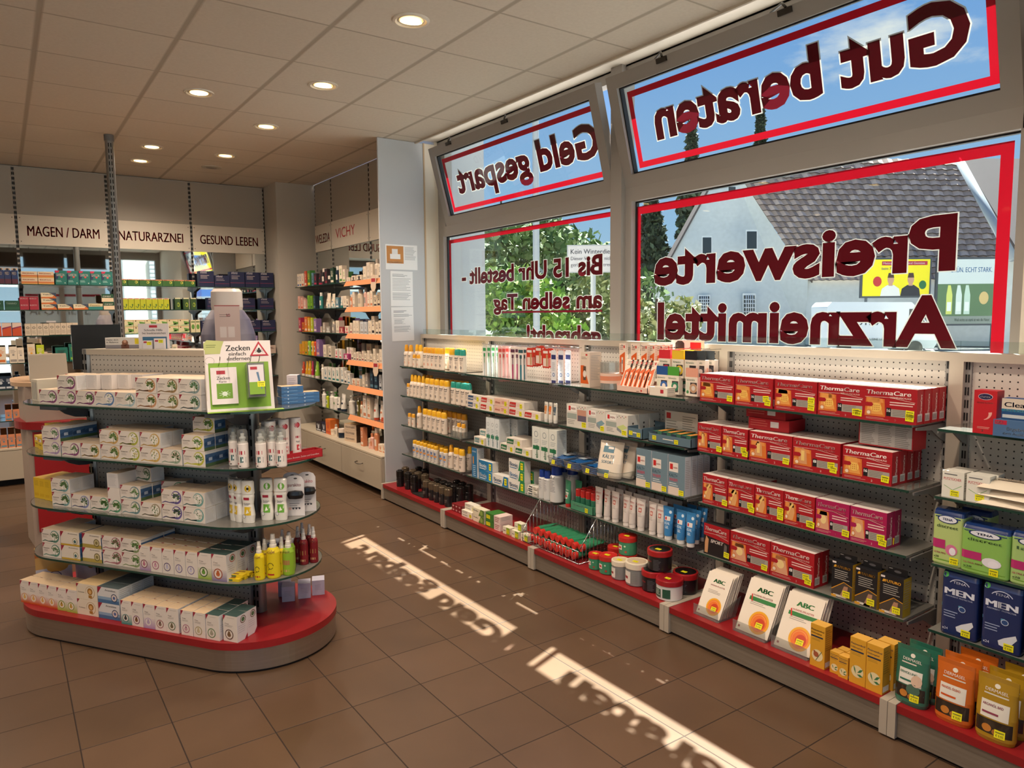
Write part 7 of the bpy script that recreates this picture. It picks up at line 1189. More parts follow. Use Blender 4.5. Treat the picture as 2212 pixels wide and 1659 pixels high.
I(Y1, 3, [(.16, -.165), (.165, -.21)], 'small yellow pump bottle', P4, 'bottle', 'yellow pump bottles', sc=(1.25, 1.25, 1.3), rz=.2); I(Y2, 3, [(.208, -.175)], 'large yellow pump bottle', P4, 'bottle', 'yellow pump bottles', sc=(1.25, 1.25, 1.3), rz=.2); I(Y1, 3, [(.21, -.12)], 'yellow pump bottle behind the large one', P4, 'bottle', 'yellow pump bottles', sc=(1.25, 1.25, 1.3)); I(LG, 3, [(.248, -.12)], 'lime green pump bottle', P4, 'bottle', None, sc=(1.25, 1.25, 1.3), rz=.2)
I(RD_, 3, [(.2, -.04), (.235, .02), (.262, .06)], 'dark red pump bottle, front row', P4, 'bottle', 'dark red pump bottles', sc=(1.1, 1.1, 1.25), rz=.4); I(RD_, 3, [(.15, -.02), (.19, .04), (.22, .09), (.17, .1)], 'dark red pump bottle, back row', P4, 'bottle', 'dark red pump bottles', sc=(1.1, 1.1, 1.25), rz=.4); I(LG, 3, [(.21, -.07)], 'pump bottle with green body behind the lime one', P4, 'bottle', None)
STK = carton('yellow_stick_pack', .13, .012, .028, 'DFC020', lambda f, w, h: f.rect(w * .5, h * .2, w * .75, h * .8, '4A6A4A', 1).rect(w * .1, h * .3, w * .4, h * .7, '8A7A20', 1), tdraw=lambda f, w, d: f.rect(w * .2, d * .3, w * .8, d * .6, '6A2A1A', 1)); I(STK, 3, [(.035, -.258), (.04, -.225), (.05, -.192), (.085, -.17)], 'flat yellow stick carton', P4, 'box', 'flat yellow stick cartons', rz=.12, jit=.0); I(STK, 3, [(.04, -.24), (.048, -.208)], 'flat yellow stick carton, upper layer', P4, 'box', 'flat yellow stick cartons', rz=.12, dz=.0125, jit=0)
# tick-removal display on the top shelf
t = empty('counter_display', iw(.125, -.215, IZ[0] + .0006), IROT + .8); t.scale = (1.16, 1.16, 1.05); tagp(t, 'green and white cardboard display about removing ticks on the island top shelf', 'display'); B_ = empty('display_tilt'); B_.parent = t; B_.rotation_euler.x = -.22; W_, H_ = .235, .29
k = K().prism([(-W_ / 2, 0), (W_ / 2, 0), (W_ / 2, H_), (-W_ / 2, H_)], -.002, .002, 'E8DCD8', axis='y'); f = k.face((-W_ / 2, -.002, 0), (1, 0, 0), (0, 0, 1))
f.poly([(.012, .012), (W_ - .012, .012), (W_ - .012, .2), (.012, .2)], '7FA82E', 1); f.text('Zecken', W_ * .32, H_ * .86, .024, '2A2A2C', w=.085, bold=.02, layer=2).text('einfach', W_ * .36, H_ * .79, .016, '2A2A2C', w=.06, layer=2).text('entfernen', W_ * .33, H_ * .72, .017, '2A2A2C', w=.08, layer=2)
f.poly([(.0, H_ * .82), (.055, H_ * .82), (.06, H_ * .9), (.07, H_), (.012, H_ + .006), (.0, H_ * .97)], 'B8BC74', 3).lines(.008, H_ * .95, .045, 2, .008, '5A6A2A', .002, 4).arc(.018, H_ * .72, .016, 0, 360, .001, .001, '8A7A70', 2); k.build('display_board', PAPER, B_)
k = K().prism([(-.034, 0), (.034, 0), (0, .062)], -.004, -.002, 'B8283A', axis='y'); k.M = None; f = k.face((-.034, -.004, 0), (1, 0, 0), (0, 0, 1)); f.poly([(.01, .006), (.058, .006), (.034, .05)], 'EAE0DC', 1).disc(.034, .02, .008, '1A1A1A', 3).disc(.034, .03, .004, '1A1A1A', 3); [f.band([(.034, .02), (.034 + .017 * math.cos(a), .02 + .011 * math.sin(a))], .0015, '1A1A1A', 2) for a in (.2, .9, 2.2, 2.9, 3.6, 5.8)]; k.build('warning_triangle', PAPER, B_).location = (.075, 0, .225)
k = K().box((-.045, -.012, .0), (.045, -.004, .15), 'E8DCDA'); f = k.face((-.045, -.012, 0), (1, 0, 0), (0, 0, 1)); f.rect(.02, .122, .05, .137, 'B02838', 1).text('Zecken', .02, .1, .014, '3A3236', w=.045, layer=1).text('Karte', .028, .088, .009, '3A3236', w=.025, layer=1).rect(.018, .022, .072, .084, '6E9A2A', 1).disc(.045, .042, .009, 'E8F0E0', 2); [f.band([(.045, .042), (.045 + .02 * math.cos(a), .042 + .014 * math.sin(a))], .0015, 'E8F0E0', 2) for a in (.2, .9, 2.2, 2.9, 3.6, 4.3, 5.1, 5.8)]; k.build('card_pack', PAPER, B_).location = (-.055, 0, .03)
k = K()
for i in range(9): k.box((-.03, -.012 - .009 * i, 0), (.03, -.006 - .009 * i, .14), 'FFFFFF')
k.build('blister_shell', CLEAR, B_).location = (.05, 0, .045); k = K().box((-.026, -.088, .01), (.026, -.087, .13), 'DCD4D8'); f = k.face((-.026, -.088, .01), (1, 0, 0), (0, 0, 1)); f.rect(.006, .1, .03, .112, 'B02838', 1).rect(.0, 0, .052, .05, '7FA82E', 1).band([(.03, .09), (.036, .05), (.042, .02)], [.008, .006, .003], '5A7A9A', 2).tag(.028, .03, .026, .022, 3); k.build('blister_card', PAPER, B_).location = (.05, 0, .045)
for x in (-.07, -.04, .035, .065): K().tube([(x, -.002, .19), (x, -.07, .195), (x, -.1, .21)], .0015, 'FFFFFF', 6).build('peg_hook', CHROME, B_)
K().box((-W_ / 2, -.03, 0), (W_ / 2 + .03, .0, .002), '8AB030').build('green_foot', PAPER, t); K().prism([(0, 0), (.1, 0), (.055, .2), (.045, .25)], -W_ / 2, -W_ / 2 + .003, 'D8CCC0', axis='x').build('side_strut', PAPER, t)
BBX = carton('blue_flat_box', .1, .016, .07, '3F6EA0', lambda f, w, h: f.lines(w * .1, h * .8, w * .9, 1, .01, '6A94C0', h * .2, 1).disc(w * .3, h * .5, h * .2, 'C8D8E8', 1), top='E0B080')
for i, (x, y, n) in enumerate(((.19, .05, 5), (.225, .125, 3))):
    for q in range(n): BBX.put(iw(x, y, IZ[0] + .0006 + .0166 * q), IROT + .9 + rnd.uniform(-.05, .05), "flat blue carton, level %s of the %s stack, island's top shelf" % (('one', 'two', 'three', 'four', 'five')[q], ('left', 'right')[i]), 'box', 'stacked flat blue cartons')
I(carton('leaflet_box', .05, .125, .06, 'D4CED6', lambda f, w, h: f.lines(w * .15, h * .88, w * .85, 10, h * .07, 'A8A4B4', h * .02, 1), side='1E4A6A'), 0, [(.13, .13)], 'upright white and blue carton behind the flat blue stack', P1, grp=None, rz=.4)
# on the island's top rail
t = empty('picture_box', iw(-.84, .06, 1.3785), IROT + .35); tagp(t, 'long picture carton reading Halte dich in Balance on top of the island', 'box'); k = K().box((-.085, 0, 0), (.085, .05, .055), 'D8D0C8'); f = k.face((-.085, 0, 0), (1, 0, 0), (0, 0, 1)); f.text('Halte dich', .006, .04, .008, '4A4440', w=.06, bold=.02, layer=1).text('in Balance', .006, .028, .008, '4A4440', w=.06, bold=.02, layer=1).rect(.0, 0, .17, .018, '8A8488', 1).disc(.1, .028, .016, '8A5A40', 2).disc(.1, .036, .008, 'C89A80', 3).rect(.08, .0, .12, .02, '6A4234', 2).rect(.15, .022, .17, .05, 'E8D020', 3); k.build('carton_body', PAPER, t)
t = empty('counter_display', iw(-.62, .05, 1.3785), IROT + .35); tagp(t, 'white and blue display about insect bites on top of the island', 'display'); k = K().box((-.075, 0, 0), (.075, .005, .125), 'DDD4D4'); f = k.face((-.075, 0, 0), (1, 0, 0), (0, 0, 1)); f.rect(.055, .105, .095, .117, 'B02838', 1).text('Schnelle Hilfe', .03, .088, .011, '3A4048', w=.09, layer=1).text('bei Insektenstichen', .02, .073, .011, '3A4048', w=.115, layer=1).rect(.02, 0, .14, .06, '3E6A8A', 1); k.build('display_board', PAPER, t); k = K().box((.0 - .045, -.02, 0), (-.0, -.002, .042), 'DCD4D4').box((.01, -.02, 0), (.06, -.002, .052), 'DCD4D4'); f = k.face((-.045, -.02, 0), (1, 0, 0), (0, 0, 1)); f.tag(.02, .02).tag(.078, .03).rect(.004, .03, .02, .038, 'B02838', 1).rect(.06, .036, .076, .044, 'B02838', 1); k.build('product_packs', PAPER, t)
t = empty('dispenser', iw(-1.03, .08, IZ[0] + .0006), IROT); tagp(t, 'clear dispenser with bent white tube and red tip on the island top shelf', 'dispenser'); K().lathe([(.035, 0), (.036, .05), (.03, .055)], 'FFFFFF', 18).build('clear_base', CLEAR, t); K().tube([(0, 0, .05), (-.0, 0, .14), (.01, 0, .17), (.04, 0, .185), (.06, 0, .18)], .011, 'E2DCDC', 12).build('bent_tube', PLAST, t); K().tube([(.06, 0, .18), (.09, 0, .165), (.12, 0, .15)], .012, 'C0202C', 12).build('red_tip', PLAST, t); K().box((.03, -.01, 0), (.11, .03, .12), 'C8A88C').box((.03, -.012, 0), (.11, -.01, .03), '2A5A7A').build('picture_label', PAPER, t)
# ================================================================ products on the mirrored back and side shelves
ORD += ['thirteenth from the left', 'fourteenth from the left', 'fifteenth from the left', 'sixteenth from the left', 'seventeenth from the left', 'eighteenth from the left', 'nineteenth from the left', 'twentieth from the left']
CN = {'E6D6C0': 'cream', 'E0D0BC': 'cream', 'EAD8C8': 'pale', 'C84A2C': 'orange-red', 'D8702C': 'orange', '3E7A30': 'green', '78A828': 'lime green', '8CB83C': 'light green', '5A8090': 'blue-grey', '2A2026': 'dark', '1E1A1E': 'black', '143A28': 'dark green', 'E2B0A0': 'pink', '18283A': 'navy', '2E7A74': 'teal', 'B02C4C': 'crimson', 'D8A028': 'yellow', '8A6A9C': 'violet', '8E1A2C': 'wine red', 'B8A898': 'greige', '9A9088': 'grey', 'C8203C': 'red', 'B03A70': 'magenta', 'D8D8D0': 'white', 'E8E0D4': 'white', '5E5420': 'olive', 'D0845C': 'terracotta', 'C8CCD0': 'silver', '181C3A': 'navy', '24242A': 'black', 'E0A030': 'amber', '1A6A5A': 'teal', '2F6A2A': 'leaf green', 'B8C428': 'yellow-green', '3A2A5A': 'indigo', 'DCCAB0': 'beige', '5A2A30': 'maroon', '1E4A2E': 'dark green', 'C46A3A': 'copper'}
_pp = {}
def prod(sh, w, h, c, a='8A7A70'):
    k_ = (sh, round(w, 2), round(h, 2), c, a)
    if k_ in _pp: return _pp[k_]
    w, h = round(w, 2), round(h, 2)
    if sh == 'b': pr = carton('cosmetics_box', w, h, max(.03, w * .7), c, lambda f, W, h: f.rect(W * .1, h * .08, W * .9, h * .22, a, 1).lines(W * .15, h * .8, W * .85, 3, h * .08, a, h * .03, 1).disc(W / 2, h * .5, W * .16, a, 1), sdraw=None)
    elif sh == 't': pr = tube_('cosmetics_tube', w * .36, w, h, c, a, lambda f: f.rect(-w * .2, h * .4, w * .2, h * .5, a).lines(-w * .18, h * .75, w * .2, 2, .012, a, .004))
    elif sh == 'o': pr = bottle('cosmetics_bottle', lambda t: (body([(0, w * .46, w * .3, w * .32), (h * .7, w * .48, w * .32, w * .32), (h * .78, w * .25, w * .22, w * .32)], c, lambda f: f.rect(-w * .3, h * .2, w * .3, h * .5, a), parent=t), K().lathe([(w * .24, h * .78), (w * .24, h * .99), (w * .2, h)], a, 14, (0, w * .32, 0)).build('cap', PLAST, t)))
    elif sh == 'p': pr = bottle('pump_bottle', lambda t: (body([(0, w * .46, w * .3, w * .32), (h * .66, w * .48, w * .32, w * .32), (h * .74, w * .2, w * .18, w * .32)], c, lambda f: f.rect(-w * .3, h * .2, w * .3, h * .5, 'DCD6CA').rect(-w * .1, h * .3, w * .2, h * .42, a, 3), parent=t), K().lathe([(w * .2, h * .74), (w * .2, h * .82), (w * .06, h * .83), (w * .06, h * .92), (w * .2, h * .93), (w * .2, h)], a, 12, (0, w * .32, 0)).box((-w * .45, w * .25, h * .93), (0, w * .4, h * .98), a).build('pump_head', PLAST, t)))
    else: pr = bottle('cosmetics_jar', lambda t: (K().lathe([(w * .44, 0), (w * .46, .003), (w * .46, h * .55)], c, 18, (0, w * .46, 0)).build('jar_body', PLAST, t), K().lathe([(w * .46, h * .57), (w * .47, h * .6), (w * .47, h * .96), (w * .4, h)], a, 18, (0, w * .46, 0)).build('jar_lid', PLAST, t)))
    _pp[k_] = pr; return pr
KD = {'b': 'carton', 't': 'tube', 'o': 'bottle', 'p': 'pump bottle', 'j': 'jar'}
def fill(spec, place, axis, z, front, grp, jit=.03):
    """spec rows: 'shape colour accent pos width height[ back]'"""
    rows_ = [s.split() for s in spec.strip().split(';') if s.strip()]; rows_.sort(key=lambda r: float(r[3]) * (1 if axis == 'x' else -1))
    n = len(rows_)
    for i, r in enumerate(rows_):
        sh, c, a, p, w_, h_ = r[0], r[1], r[2], float(r[3]), float(r[4]), float(r[5]); bk = float(r[6]) if len(r) > 6 else 0
        lb = '%s %s, %s, %s' % (CN.get(c, 'coloured'), KD[sh], ordn(i, n), place)
        loc = (p, front + bk, z + .0006) if axis == 'x' else (front + bk, p, z + .0006)
        prod(sh, w_, h_, c, a).put(loc, (0 if axis == 'x' else PW) + rnd.uniform(-jit, jit), lb, {'b': 'box', 't': 'tube', 'o': 'bottle', 'p': 'bottle', 'j': 'jar'}[sh], grp)
V, A1 = 'products on the corner cosmetics shelves', 'cosmetics corner'
def VF(z, spec, nm, back=0): fill(spec, '%s of %s' % (nm, A1), 'y', z, 2.665 + back, V)
VF(VZ[0], 'b E6D6C0 4A6A9A 7.80 .06 .14;b E6D6C0 4A6A9A 7.73 .06 .14;b E6D6C0 C84A2C 7.66 .06 .14;b C84A2C E6D6C0 7.57 .06 .16;b 3E7A30 D8C040 7.47 .08 .16;b 5A8090 2A2026 7.36 .05 .13;b 2A2026 B02C4C 7.28 .08 .12;t 2A2026 B02C4C 7.18 .07 .15;o 1E1A1E EAD8C8 7.08 .09 .16;b 2A2026 8E1A2C 6.98 .07 .15;j 2A2026 EAD8C8 6.92 .05 .08;b 143A28 E6D6C0 6.82 .08 .15;o 18283A E8E0D4 6.71 .06 .16;b E6D6C0 3E7A30 6.6 .07 .16;b EAD8C8 78A828 6.52 .05 .12;b E6D6C0 B8A898 6.42 .08 .04;b E6D6C0 2A2026 6.3 .09 .05;b E6D6C0 2A2026 6.17 .11 .05;b E6D6C0 B8A898 6.05 .06 .12;b E0D0BC B8A898 5.97 .07 .15;b E6D6C0 B8A898 5.9 .05 .13;o E0D0BC B8A898 5.82 .07 .17;b E6D6C0 2A2026 5.73 .06 .12;b D0845C 2A2026 5.66 .06 .17', 'top shelf')
VF(VZ[1], 'b E2B0A0 D8703C 7.80 .06 .135;b E2B0A0 C84A2C 7.71 .06 .125;b E2B0A0 D8D8D0 7.62 .06 .1;b 78A828 3E7A30 7.50 .07 .14;b 78A828 143A28 7.42 .05 .13;b 18283A 5A8090 7.33 .06 .13;o 2E7A74 E8E0D4 7.17 .06 .16;t E6D6C0 B8A898 7.0 .1 .15;t E6D6C0 5A8090 6.86 .08 .14;b E8E0D4 5A8090 6.93 .07 .05;b E8E0D4 2E7A74 6.80 .08 .05;b 5A8090 E8E0D4 6.71 .08 .1;t E8E0D4 2E7A74 6.62 .04 .11;b E6D6C0 B8A898 6.52 .08 .11;b E6D6C0 2A2026 6.46 .06 .08;o D0845C EAD8C8 6.38 .05 .12;b E6D6C0 B8A898 6.31 .05 .14;o DCCAB0 B8A898 6.2 .09 .16;o E2B0A0 9A9088 6.07 .06 .17;b E6D6C0 D0845C 5.98 .05 .13;b E6D6C0 D0845C 5.92 .05 .14;b DCCAB0 2A2026 5.84 .06 .1;b DCCAB0 2A2026 5.77 .05 .12;b E6D6C0 2A2026 5.69 .06 .14', 'second shelf')
VF(VZ[2], 'b B02C4C E6D6C0 7.80 .07 .15;b D8702C 2A2026 7.70 .06 .1;b D8702C EAD8C8 7.61 .07 .16;b D8A028 EAD8C8 7.52 .06 .155;b B8C428 EAD8C8 7.43 .06 .15;b 8A6A9C EAD8C8 7.33 .08 .145;b B8A898 E2B0A0 7.16 .05 .06;b B8A898 D8D8D0 7.08 .06 .1;b 9A9088 D8D8D0 6.97 .1 .06;o 9A9088 E6D6C0 6.85 .06 .11;b E0D0BC B8A898 6.72 .08 .115;b 8E1A2C E2B0A0 6.62 .12 .06;b E6D6C0 C8203C 6.49 .08 .065;b E6D6C0 8E1A2C 6.39 .05 .1;b E6D6C0 B8A898 6.31 .06 .115;b E6D6C0 B8A898 6.24 .06 .12;b C8CCD0 9A9088 6.14 .07 .11;b C8CCD0 9A9088 6.06 .06 .11;b E6D6C0 B8A898 5.97 .06 .12;b E6D6C0 2A2026 5.9 .06 .16;b E6D6C0 2A2026 5.82 .05 .11;b E0D0BC 2A2026 5.76 .05 .12;b E6D6C0 B8A898 5.68 .06 .13', 'third shelf')
VF(VZ[3], 'b D8A028 D8702C 7.81 .06 .11;b D8A028 D8702C 7.72 .07 .14;b D8A028 3E7A30 7.63 .05 .14;p 8CB83C 1E1A1E 7.56 .06 .2;p E0A030 1E1A1E 7.46 .06 .2;p C84A2C 1E1A1E 7.38 .06 .2;b 8A6A9C E2B0A0 7.27 .09 .17;b E6D6C0 B8A898 7.08 .08 .115;b E6D6C0 2A2026 6.94 .07 .11;b E8E0D4 C8203C 6.77 .07 .09;b E8E0D4 C8203C 6.67 .06 .09;b B03A70 E8E0D4 6.53 .11 .05;b E8E0D4 B02C4C 6.56 .04 .11 .03;b E8E0D4 B02C4C 6.49 .04 .11 .03;b E6D6C0 2A2026 6.38 .04 .11;b E6D6C0 2A2026 6.32 .04 .07;b E6D6C0 8E1A2C 6.26 .04 .08;b E6D6C0 2A2026 6.2 .04 .06;b E6D6C0 8E1A2C 6.14 .04 .09;b E6D6C0 2A2026 6.08 .04 .07;b E6D6C0 B8A898 6.02 .04 .1;b E6D6C0 2A2026 5.96 .05 .07;b E6D6C0 B8A898 5.89 .05 .12;b E6D6C0 2A2026 5.82 .04 .08;b E6D6C0 B8A898 5.76 .05 .12;b E6D6C0 2A2026 5.69 .05 .11', 'fourth shelf')
VF(VZ[3], 'b 5E5420 5E5420 6.80 .08 .17;b 5E5420 5E5420 6.70 .07 .16;o 5A2A30 1E1A1E 6.52 .08 .2;b 9A9088 9A9088 6.4 .07 .15;b DCCAB0 8E1A2C 6.27 .1 .15;b DCCAB0 B02C4C 6.1 .08 .14;j C8CCD0 2A2026 5.95 .07 .14;j C8CCD0 2A2026 5.8 .07 .14', 'fourth shelf back row', .12)
VF(VZ[4], 't C84A2C E6D6C0 7.79 .07 .155;t D8A028 EAD8C8 7.68 .07 .16;t D8A028 D8D8D0 7.59 .07 .165;t B02C4C E6D6C0 7.49 .05 .165;t 8CB83C EAD8C8 7.38 .08 .17;t 3E7A30 3E7A30 7.25 .08 .16 .09;t 3E7A30 3E7A30 7.14 .08 .16 .09;o E8E0D4 E6D6C0 7.19 .05 .15;b E8E0D4 5A8090 7.08 .09 .13;b E8E0D4 2E7A74 6.97 .09 .13;b E8E0D4 2E7A74 6.86 .08 .13;b E8E0D4 2E7A74 6.76 .08 .14;b E8E0D4 5A8090 6.64 .06 .15;b E8E0D4 18283A 6.56 .06 .12;b E8E0D4 5A8090 6.48 .06 .1;b E6D6C0 C46A3A 6.36 .08 .06;b E6D6C0 C46A3A 6.26 .07 .06;b E6D6C0 B8A898 6.14 .05 .11;b 9A9088 E6D6C0 6.07 .05 .13;b 18283A 5A8090 5.96 .07 .16;b 18283A 5A8090 5.87 .07 .15;b C8CCD0 18283A 5.78 .05 .13;b E6D6C0 B8A898 5.69 .05 .09', 'fifth shelf')
VF(VZ[5], 'p E8E0D4 E8E0D4 7.19 .07 .18;p B8C428 3E7A30 7.08 .05 .16;p E8E0D4 E8E0D4 6.98 .08 .17;p E8E0D4 3E7A30 6.88 .09 .17;t E8E0D4 18283A 6.79 .06 .13;t E8E0D4 18283A 6.69 .09 .165;p E8E0D4 E8E0D4 6.48 .09 .17;p 5E5420 9A9088 6.3 .06 .2;o E6D6C0 D0845C 6.22 .05 .14;b E8E0D4 D0845C 6.13 .07 .2;b E6D6C0 D0845C 6.04 .06 .19;t E8E0D4 C84A2C 5.93 .08 .19;t E8E0D4 D0845C 5.8 .08 .18;b C84A2C D0845C 5.72 .12 .045', 'lowest shelf')
VF(.35, 'b 2A2026 C8CCD0 7.25 .14 .09;b 181C3A C8CCD0 7.1 .12 .1;b D8702C C84A2C 6.98 .13 .15;j E6D6C0 DCCAB0 6.9 .08 .06;o E6D6C0 B8A898 6.8 .05 .12;j 18283A EAD8C8 6.7 .09 .09;b D0845C EAD8C8 6.14 .06 .17;j E2B0A0 DCCAB0 5.99 .1 .09;o D0845C EAD8C8 5.86 .07 .2;o E2B0A0 D0845C 5.95 .06 .14;b E6D6C0 D0845C 5.75 .08 .07;b E6D6C0 D0845C 5.67 .08 .08', 'cabinet top', -.03)
FE = carton('display_box', .2, .055, .17, 'CDB49A', lambda f, w, h: f.text('FEUCHTIGKEIT', w * .12, h * .32, h * .32, '3A3A42', w=w * .72, bold=.02, layer=1), side='4A3424', top='B89468')
for q in range(3): FE.put((2.64, 6.42, .3505 + .0558 * q), PW + .2, 'brown and beige display carton reading FEUCHTIGKEIT, %s of three' % ('bottom', 'middle', 'top')[q], 'box', 'stacked FEUCHTIGKEIT cartons')
for y, z in ((6.0, VZ[0]), (6.0, VZ[3])):
    k = K().prism([(-.02, .04), (.02, .04), (.035, .0), (.03, -.07), (.01, -.1), (-.02, -.1), (-.035, -.06), (-.03, .0)], -.001, .001, 'D8C0A8', axis='y'); f = k.face((-.03, -.001, -.1), (1, 0, 0), (0, 0, 1)); f.rect(.005, .08, .055, .11, 'A8303A', 1); tagp(k.build('shelf_wobbler', PAPER, None, (2.612, y - .25, z - .01), PW + .3), 'small hanging promotion tag on the %s orange price strip' % ('uppermost' if z > 1.5 else 'fourth'), 'tag')
# back wall
BKG = 'products on the mirrored back shelves'
def BF(z, spec, nm): fill(spec, nm, 'x', z, 8.075, BKG, .01)
def lettered(w, h, d, c, txt, tc, extra=None, top=None, tw=.7, ty=.6): return carton('medicine_box', w, h, d, c, lambda f, W, H_: (f.text(txt, W * .1, H_ * ty, H_ * .2, tc, w=W * tw, bold=.02, layer=3), extra and extra(f, W, H_)), top=top, side=None)
RIO = lettered(.125, .058, .08, 'D8C0A0', 'RIOPAN', 'A84030', lambda f, w, h: f.rect(0, h * .2, w, h * .42, 'C8703C', 1).rect(0, 0, w, h * .2, 'D09850', 1)); GAV = lettered(.092, .13, .05, '1E6A60', 'GAVISCON', 'D8D0C8', lambda f, w, h: f.poly([(0, h), (w * .4, h), (w * .3, h * .86), (0, h * .84)], 'B82848', 1).poly([(0, h * .75), (w * .3, h * .7), (w * .2, h * .4), (0, h * .35)], '242A50', 1).disc(w * .55, h * .55, w * .1, 'C8504A', 1).lines(w * .08, h * .3, w * .6, 2, h * .08, 'A8C8C0', h * .03, 1).disc(w * .82, h * .12, w * .05, 'D8D8C8', 1))
def put(pr, x, z, lb, cat='box', y=8.075, grp=BKG): pr.put((x, y, z + .0006), 0, lb, cat, grp)
for i, x in enumerate((.245, .375)):
    for q in (0, 1): put(RIO, x, SBZ[0] + .0585 * q, 'cream and orange stomach remedy carton, %s column, %s one' % (('left', 'right')[i], ('lower', 'upper')[q]))
for i, x in enumerate((.495, .592, .688, .782, .876)): put(GAV, x, SBZ[0], 'teal stomach remedy carton, %s, top shelf under MAGEN / DARM' % ordn(i, 5))
NV = lettered(.048, .145, .05, '2A3A66', 'MED', 'C8B8A8', lambda f, w, h: f.rect(0, h * .85, w, h, 'C8B098', 1).disc(w / 2, h * .9, w * .25, '2A2A30', 2, ry=h * .06).rect(0, 0, w, h * .3, '5A2A3A', 1), tw=.6, ty=.55)
for i, x in enumerate((-.02, .03, .082, .135)): put(NV, x, SBZ[0], 'dark blue upright carton, %s, top shelf at left picture edge' % ordn(i, 4))
GN = lettered(.11, .083, .06, '1A4A34', 'TANNO', 'A8C0B0', lambda f, w, h: f.rect(0, 0, w, h * .3, '2A5A44', 1)); put(GN, -.02, SBZ[1], 'dark green carton, left of two at the picture edge'); put(GN, .1, SBZ[1], 'dark green carton, right of two at the picture edge')
TAX = lettered(.12, .052, .06, 'D8C8A8', 'Talcid', '3A4A5A', lambda f, w, h: f.poly([(0, 0), (w, 0), (w, h), (w * .75, h * .3), (0, h * .25)], 'C86A30', 1).poly([(w * .5, h), (w, h), (w, h * .2), (w * .8, h * .7)], '3A4458', 2)); RDB = lettered(.075, .06, .06, 'A02838', 'BUSCO', 'E0C8C8')
for i, x in enumerate((.195, .265)):
    for q in (0, 1): put(RDB, x, SBZ[1] + .0606 * q, 'crimson carton, %s column, %s one, second back shelf' % (('left', 'right')[i], ('lower', 'upper')[q]))
for q in range(3): put(TAX, .385, SBZ[1] + .0526 * q * .8 if False else SBZ[1] + .0526 * q, 'cream carton with orange swoosh, %s of a stack of three' % ('bottom', 'middle', 'top')[q])
put(TAX, .513, SBZ[1], 'cream carton with orange swoosh standing alone, left'); put(TAX, .64, SBZ[1], 'cream carton with orange swoosh standing alone, right'); put(lettered(.12, .058, .05, 'C8B890', 'Panto', '8A8040', lambda f, w, h: f.rect(0, 0, w, h * .5, '2E7A74', 1)), .765, SBZ[1], 'beige carton with teal lower half, second back shelf'); OM = lettered(.1, .075, .05, 'D8C0A0', 'OMEP', 'D8D0C0', lambda f, w, h: f.rect(0, h * .5, w, h, '1E4A30', 1)); put(OM, .882, SBZ[1], 'cream carton with dark green upper half, lower of two'); put(OM, .87, SBZ[1] + .0756, 'cream carton with dark green upper half, upper of two')
OR3 = lettered(.07, .12, .05, 'C8502A', '', 'E8D8C8', lambda f, w, h: f.poly([(0, h * .6), (w, h * .75), (w, h), (0, h)], 'DCC0B0', 1).poly([(0, h * .62), (w, h * .77), (w, h * .7), (0, h * .5)], '8A3050', 2)); [put(OR3, x, SBZ[2], 'orange carton with pale slanted top, %s, third shelf at left edge' % ordn(i, 3)) for i, x in enumerate((-.03, .045, .122))]
WH9 = lettered(.045, .11, .05, 'CDBBA4', '', '3A3A34', lambda f, w, h: f.disc(w / 2, h * .66, w * .3, '6A665A', 1, ry=h * .1).disc(w / 2, h * .66, w * .2, 'CDBBA4', 2, ry=h * .05).lines(w * .15, h * .4, w * .85, 4, h * .07, '8A7E6C', h * .02, 1)); [put(WH9, .205 + .0472 * i, SBZ[2] + (.004 if i > 3 else 0), 'narrow beige carton with round leaf mark, %s, third back shelf' % ordn(i, 9)) for i in range(9)]
KN = carton('medicine_box', .1, .062, .05, '2E5A22', lambda f, w, h: f.disc(w * .75, h * .55, w * .13, 'C0B848', 1).disc(w * .72, h * .55, w * .07, '2E5A22', 2).rect(0, h * .86, w, h, 'C87A50', 1).rect(w * .1, h * .88, w * .4, h * .97, '8A2A20', 2), top='D8A880'); [put(KN, 1.0 + .1045 * i, SBZ[0], 'low dark green carton with orange top edge, %s, NATURARZNEI top shelf' % ordn(i, 7)) for i in range(7)]
YG = carton('medicine_box', .05, .112, .05, 'A8AC1E', lambda f, w, h: f.rect(0, h * .9, w, h, 'C8C0A0', 1).rect(w * .1, h * .92, w * .8, h * .97, 'A83028', 2).band([(w * .2, h * .3), (w * .5, h * .15), (w * .8, h * .42)], w * .14, '2E5A2A', 1).disc(w * .7, h * .42, w * .14, '3E6A2A', 1), top='C8C0A0'); [put(YG, 1.02 + .0535 * i, SBZ[1], 'yellow-green upright carton, %s, NATURARZNEI second shelf' % ordn(i, 8)) for i in range(8)]
DG = carton('medicine_box', .052, .118, .05, '2E4A20', lambda f, w, h: f.rect(0, h * .9, w, h, 'C8C0A0', 1).disc(w * .6, h * .4, w * .25, '8A9A30', 1, ry=h * .2).disc(w * .55, h * .4, w * .14, '2E4A20', 2, ry=h * .1), top='A83028'); [put(DG, x, SBZ[1], 'dark green upright carton, %s, NATURARZNEI second shelf' % ordn(i, 3)) for i, x in enumerate((1.5, 1.58, 1.65))]
GB = carton('medicine_box', .1, .068, .05, 'D0C49C', lambda f, w, h: f.poly([(w * .0, 0), (w * .8, h * .45), (w, 0)], 'A8B888', 1).poly([(w * .5, h * .75), (w, h * .6), (w, h * .3), (w * .6, h * .2)], '5A8A3A', 1).disc(w * .2, h * .82, w * .06, '4A2A20', 2).rect(0, h * .92, w, h, 'D8A070', 1))
for i in range(6):
    for q in (0, 1): put(GB, 1.03 + .103 * i, SBZ[2] + .0686 * q, 'cream carton with green leaf, %s, %s layer, NATURARZNEI third shelf' % (ordn(i, 6), ('lower', 'upper')[q]))
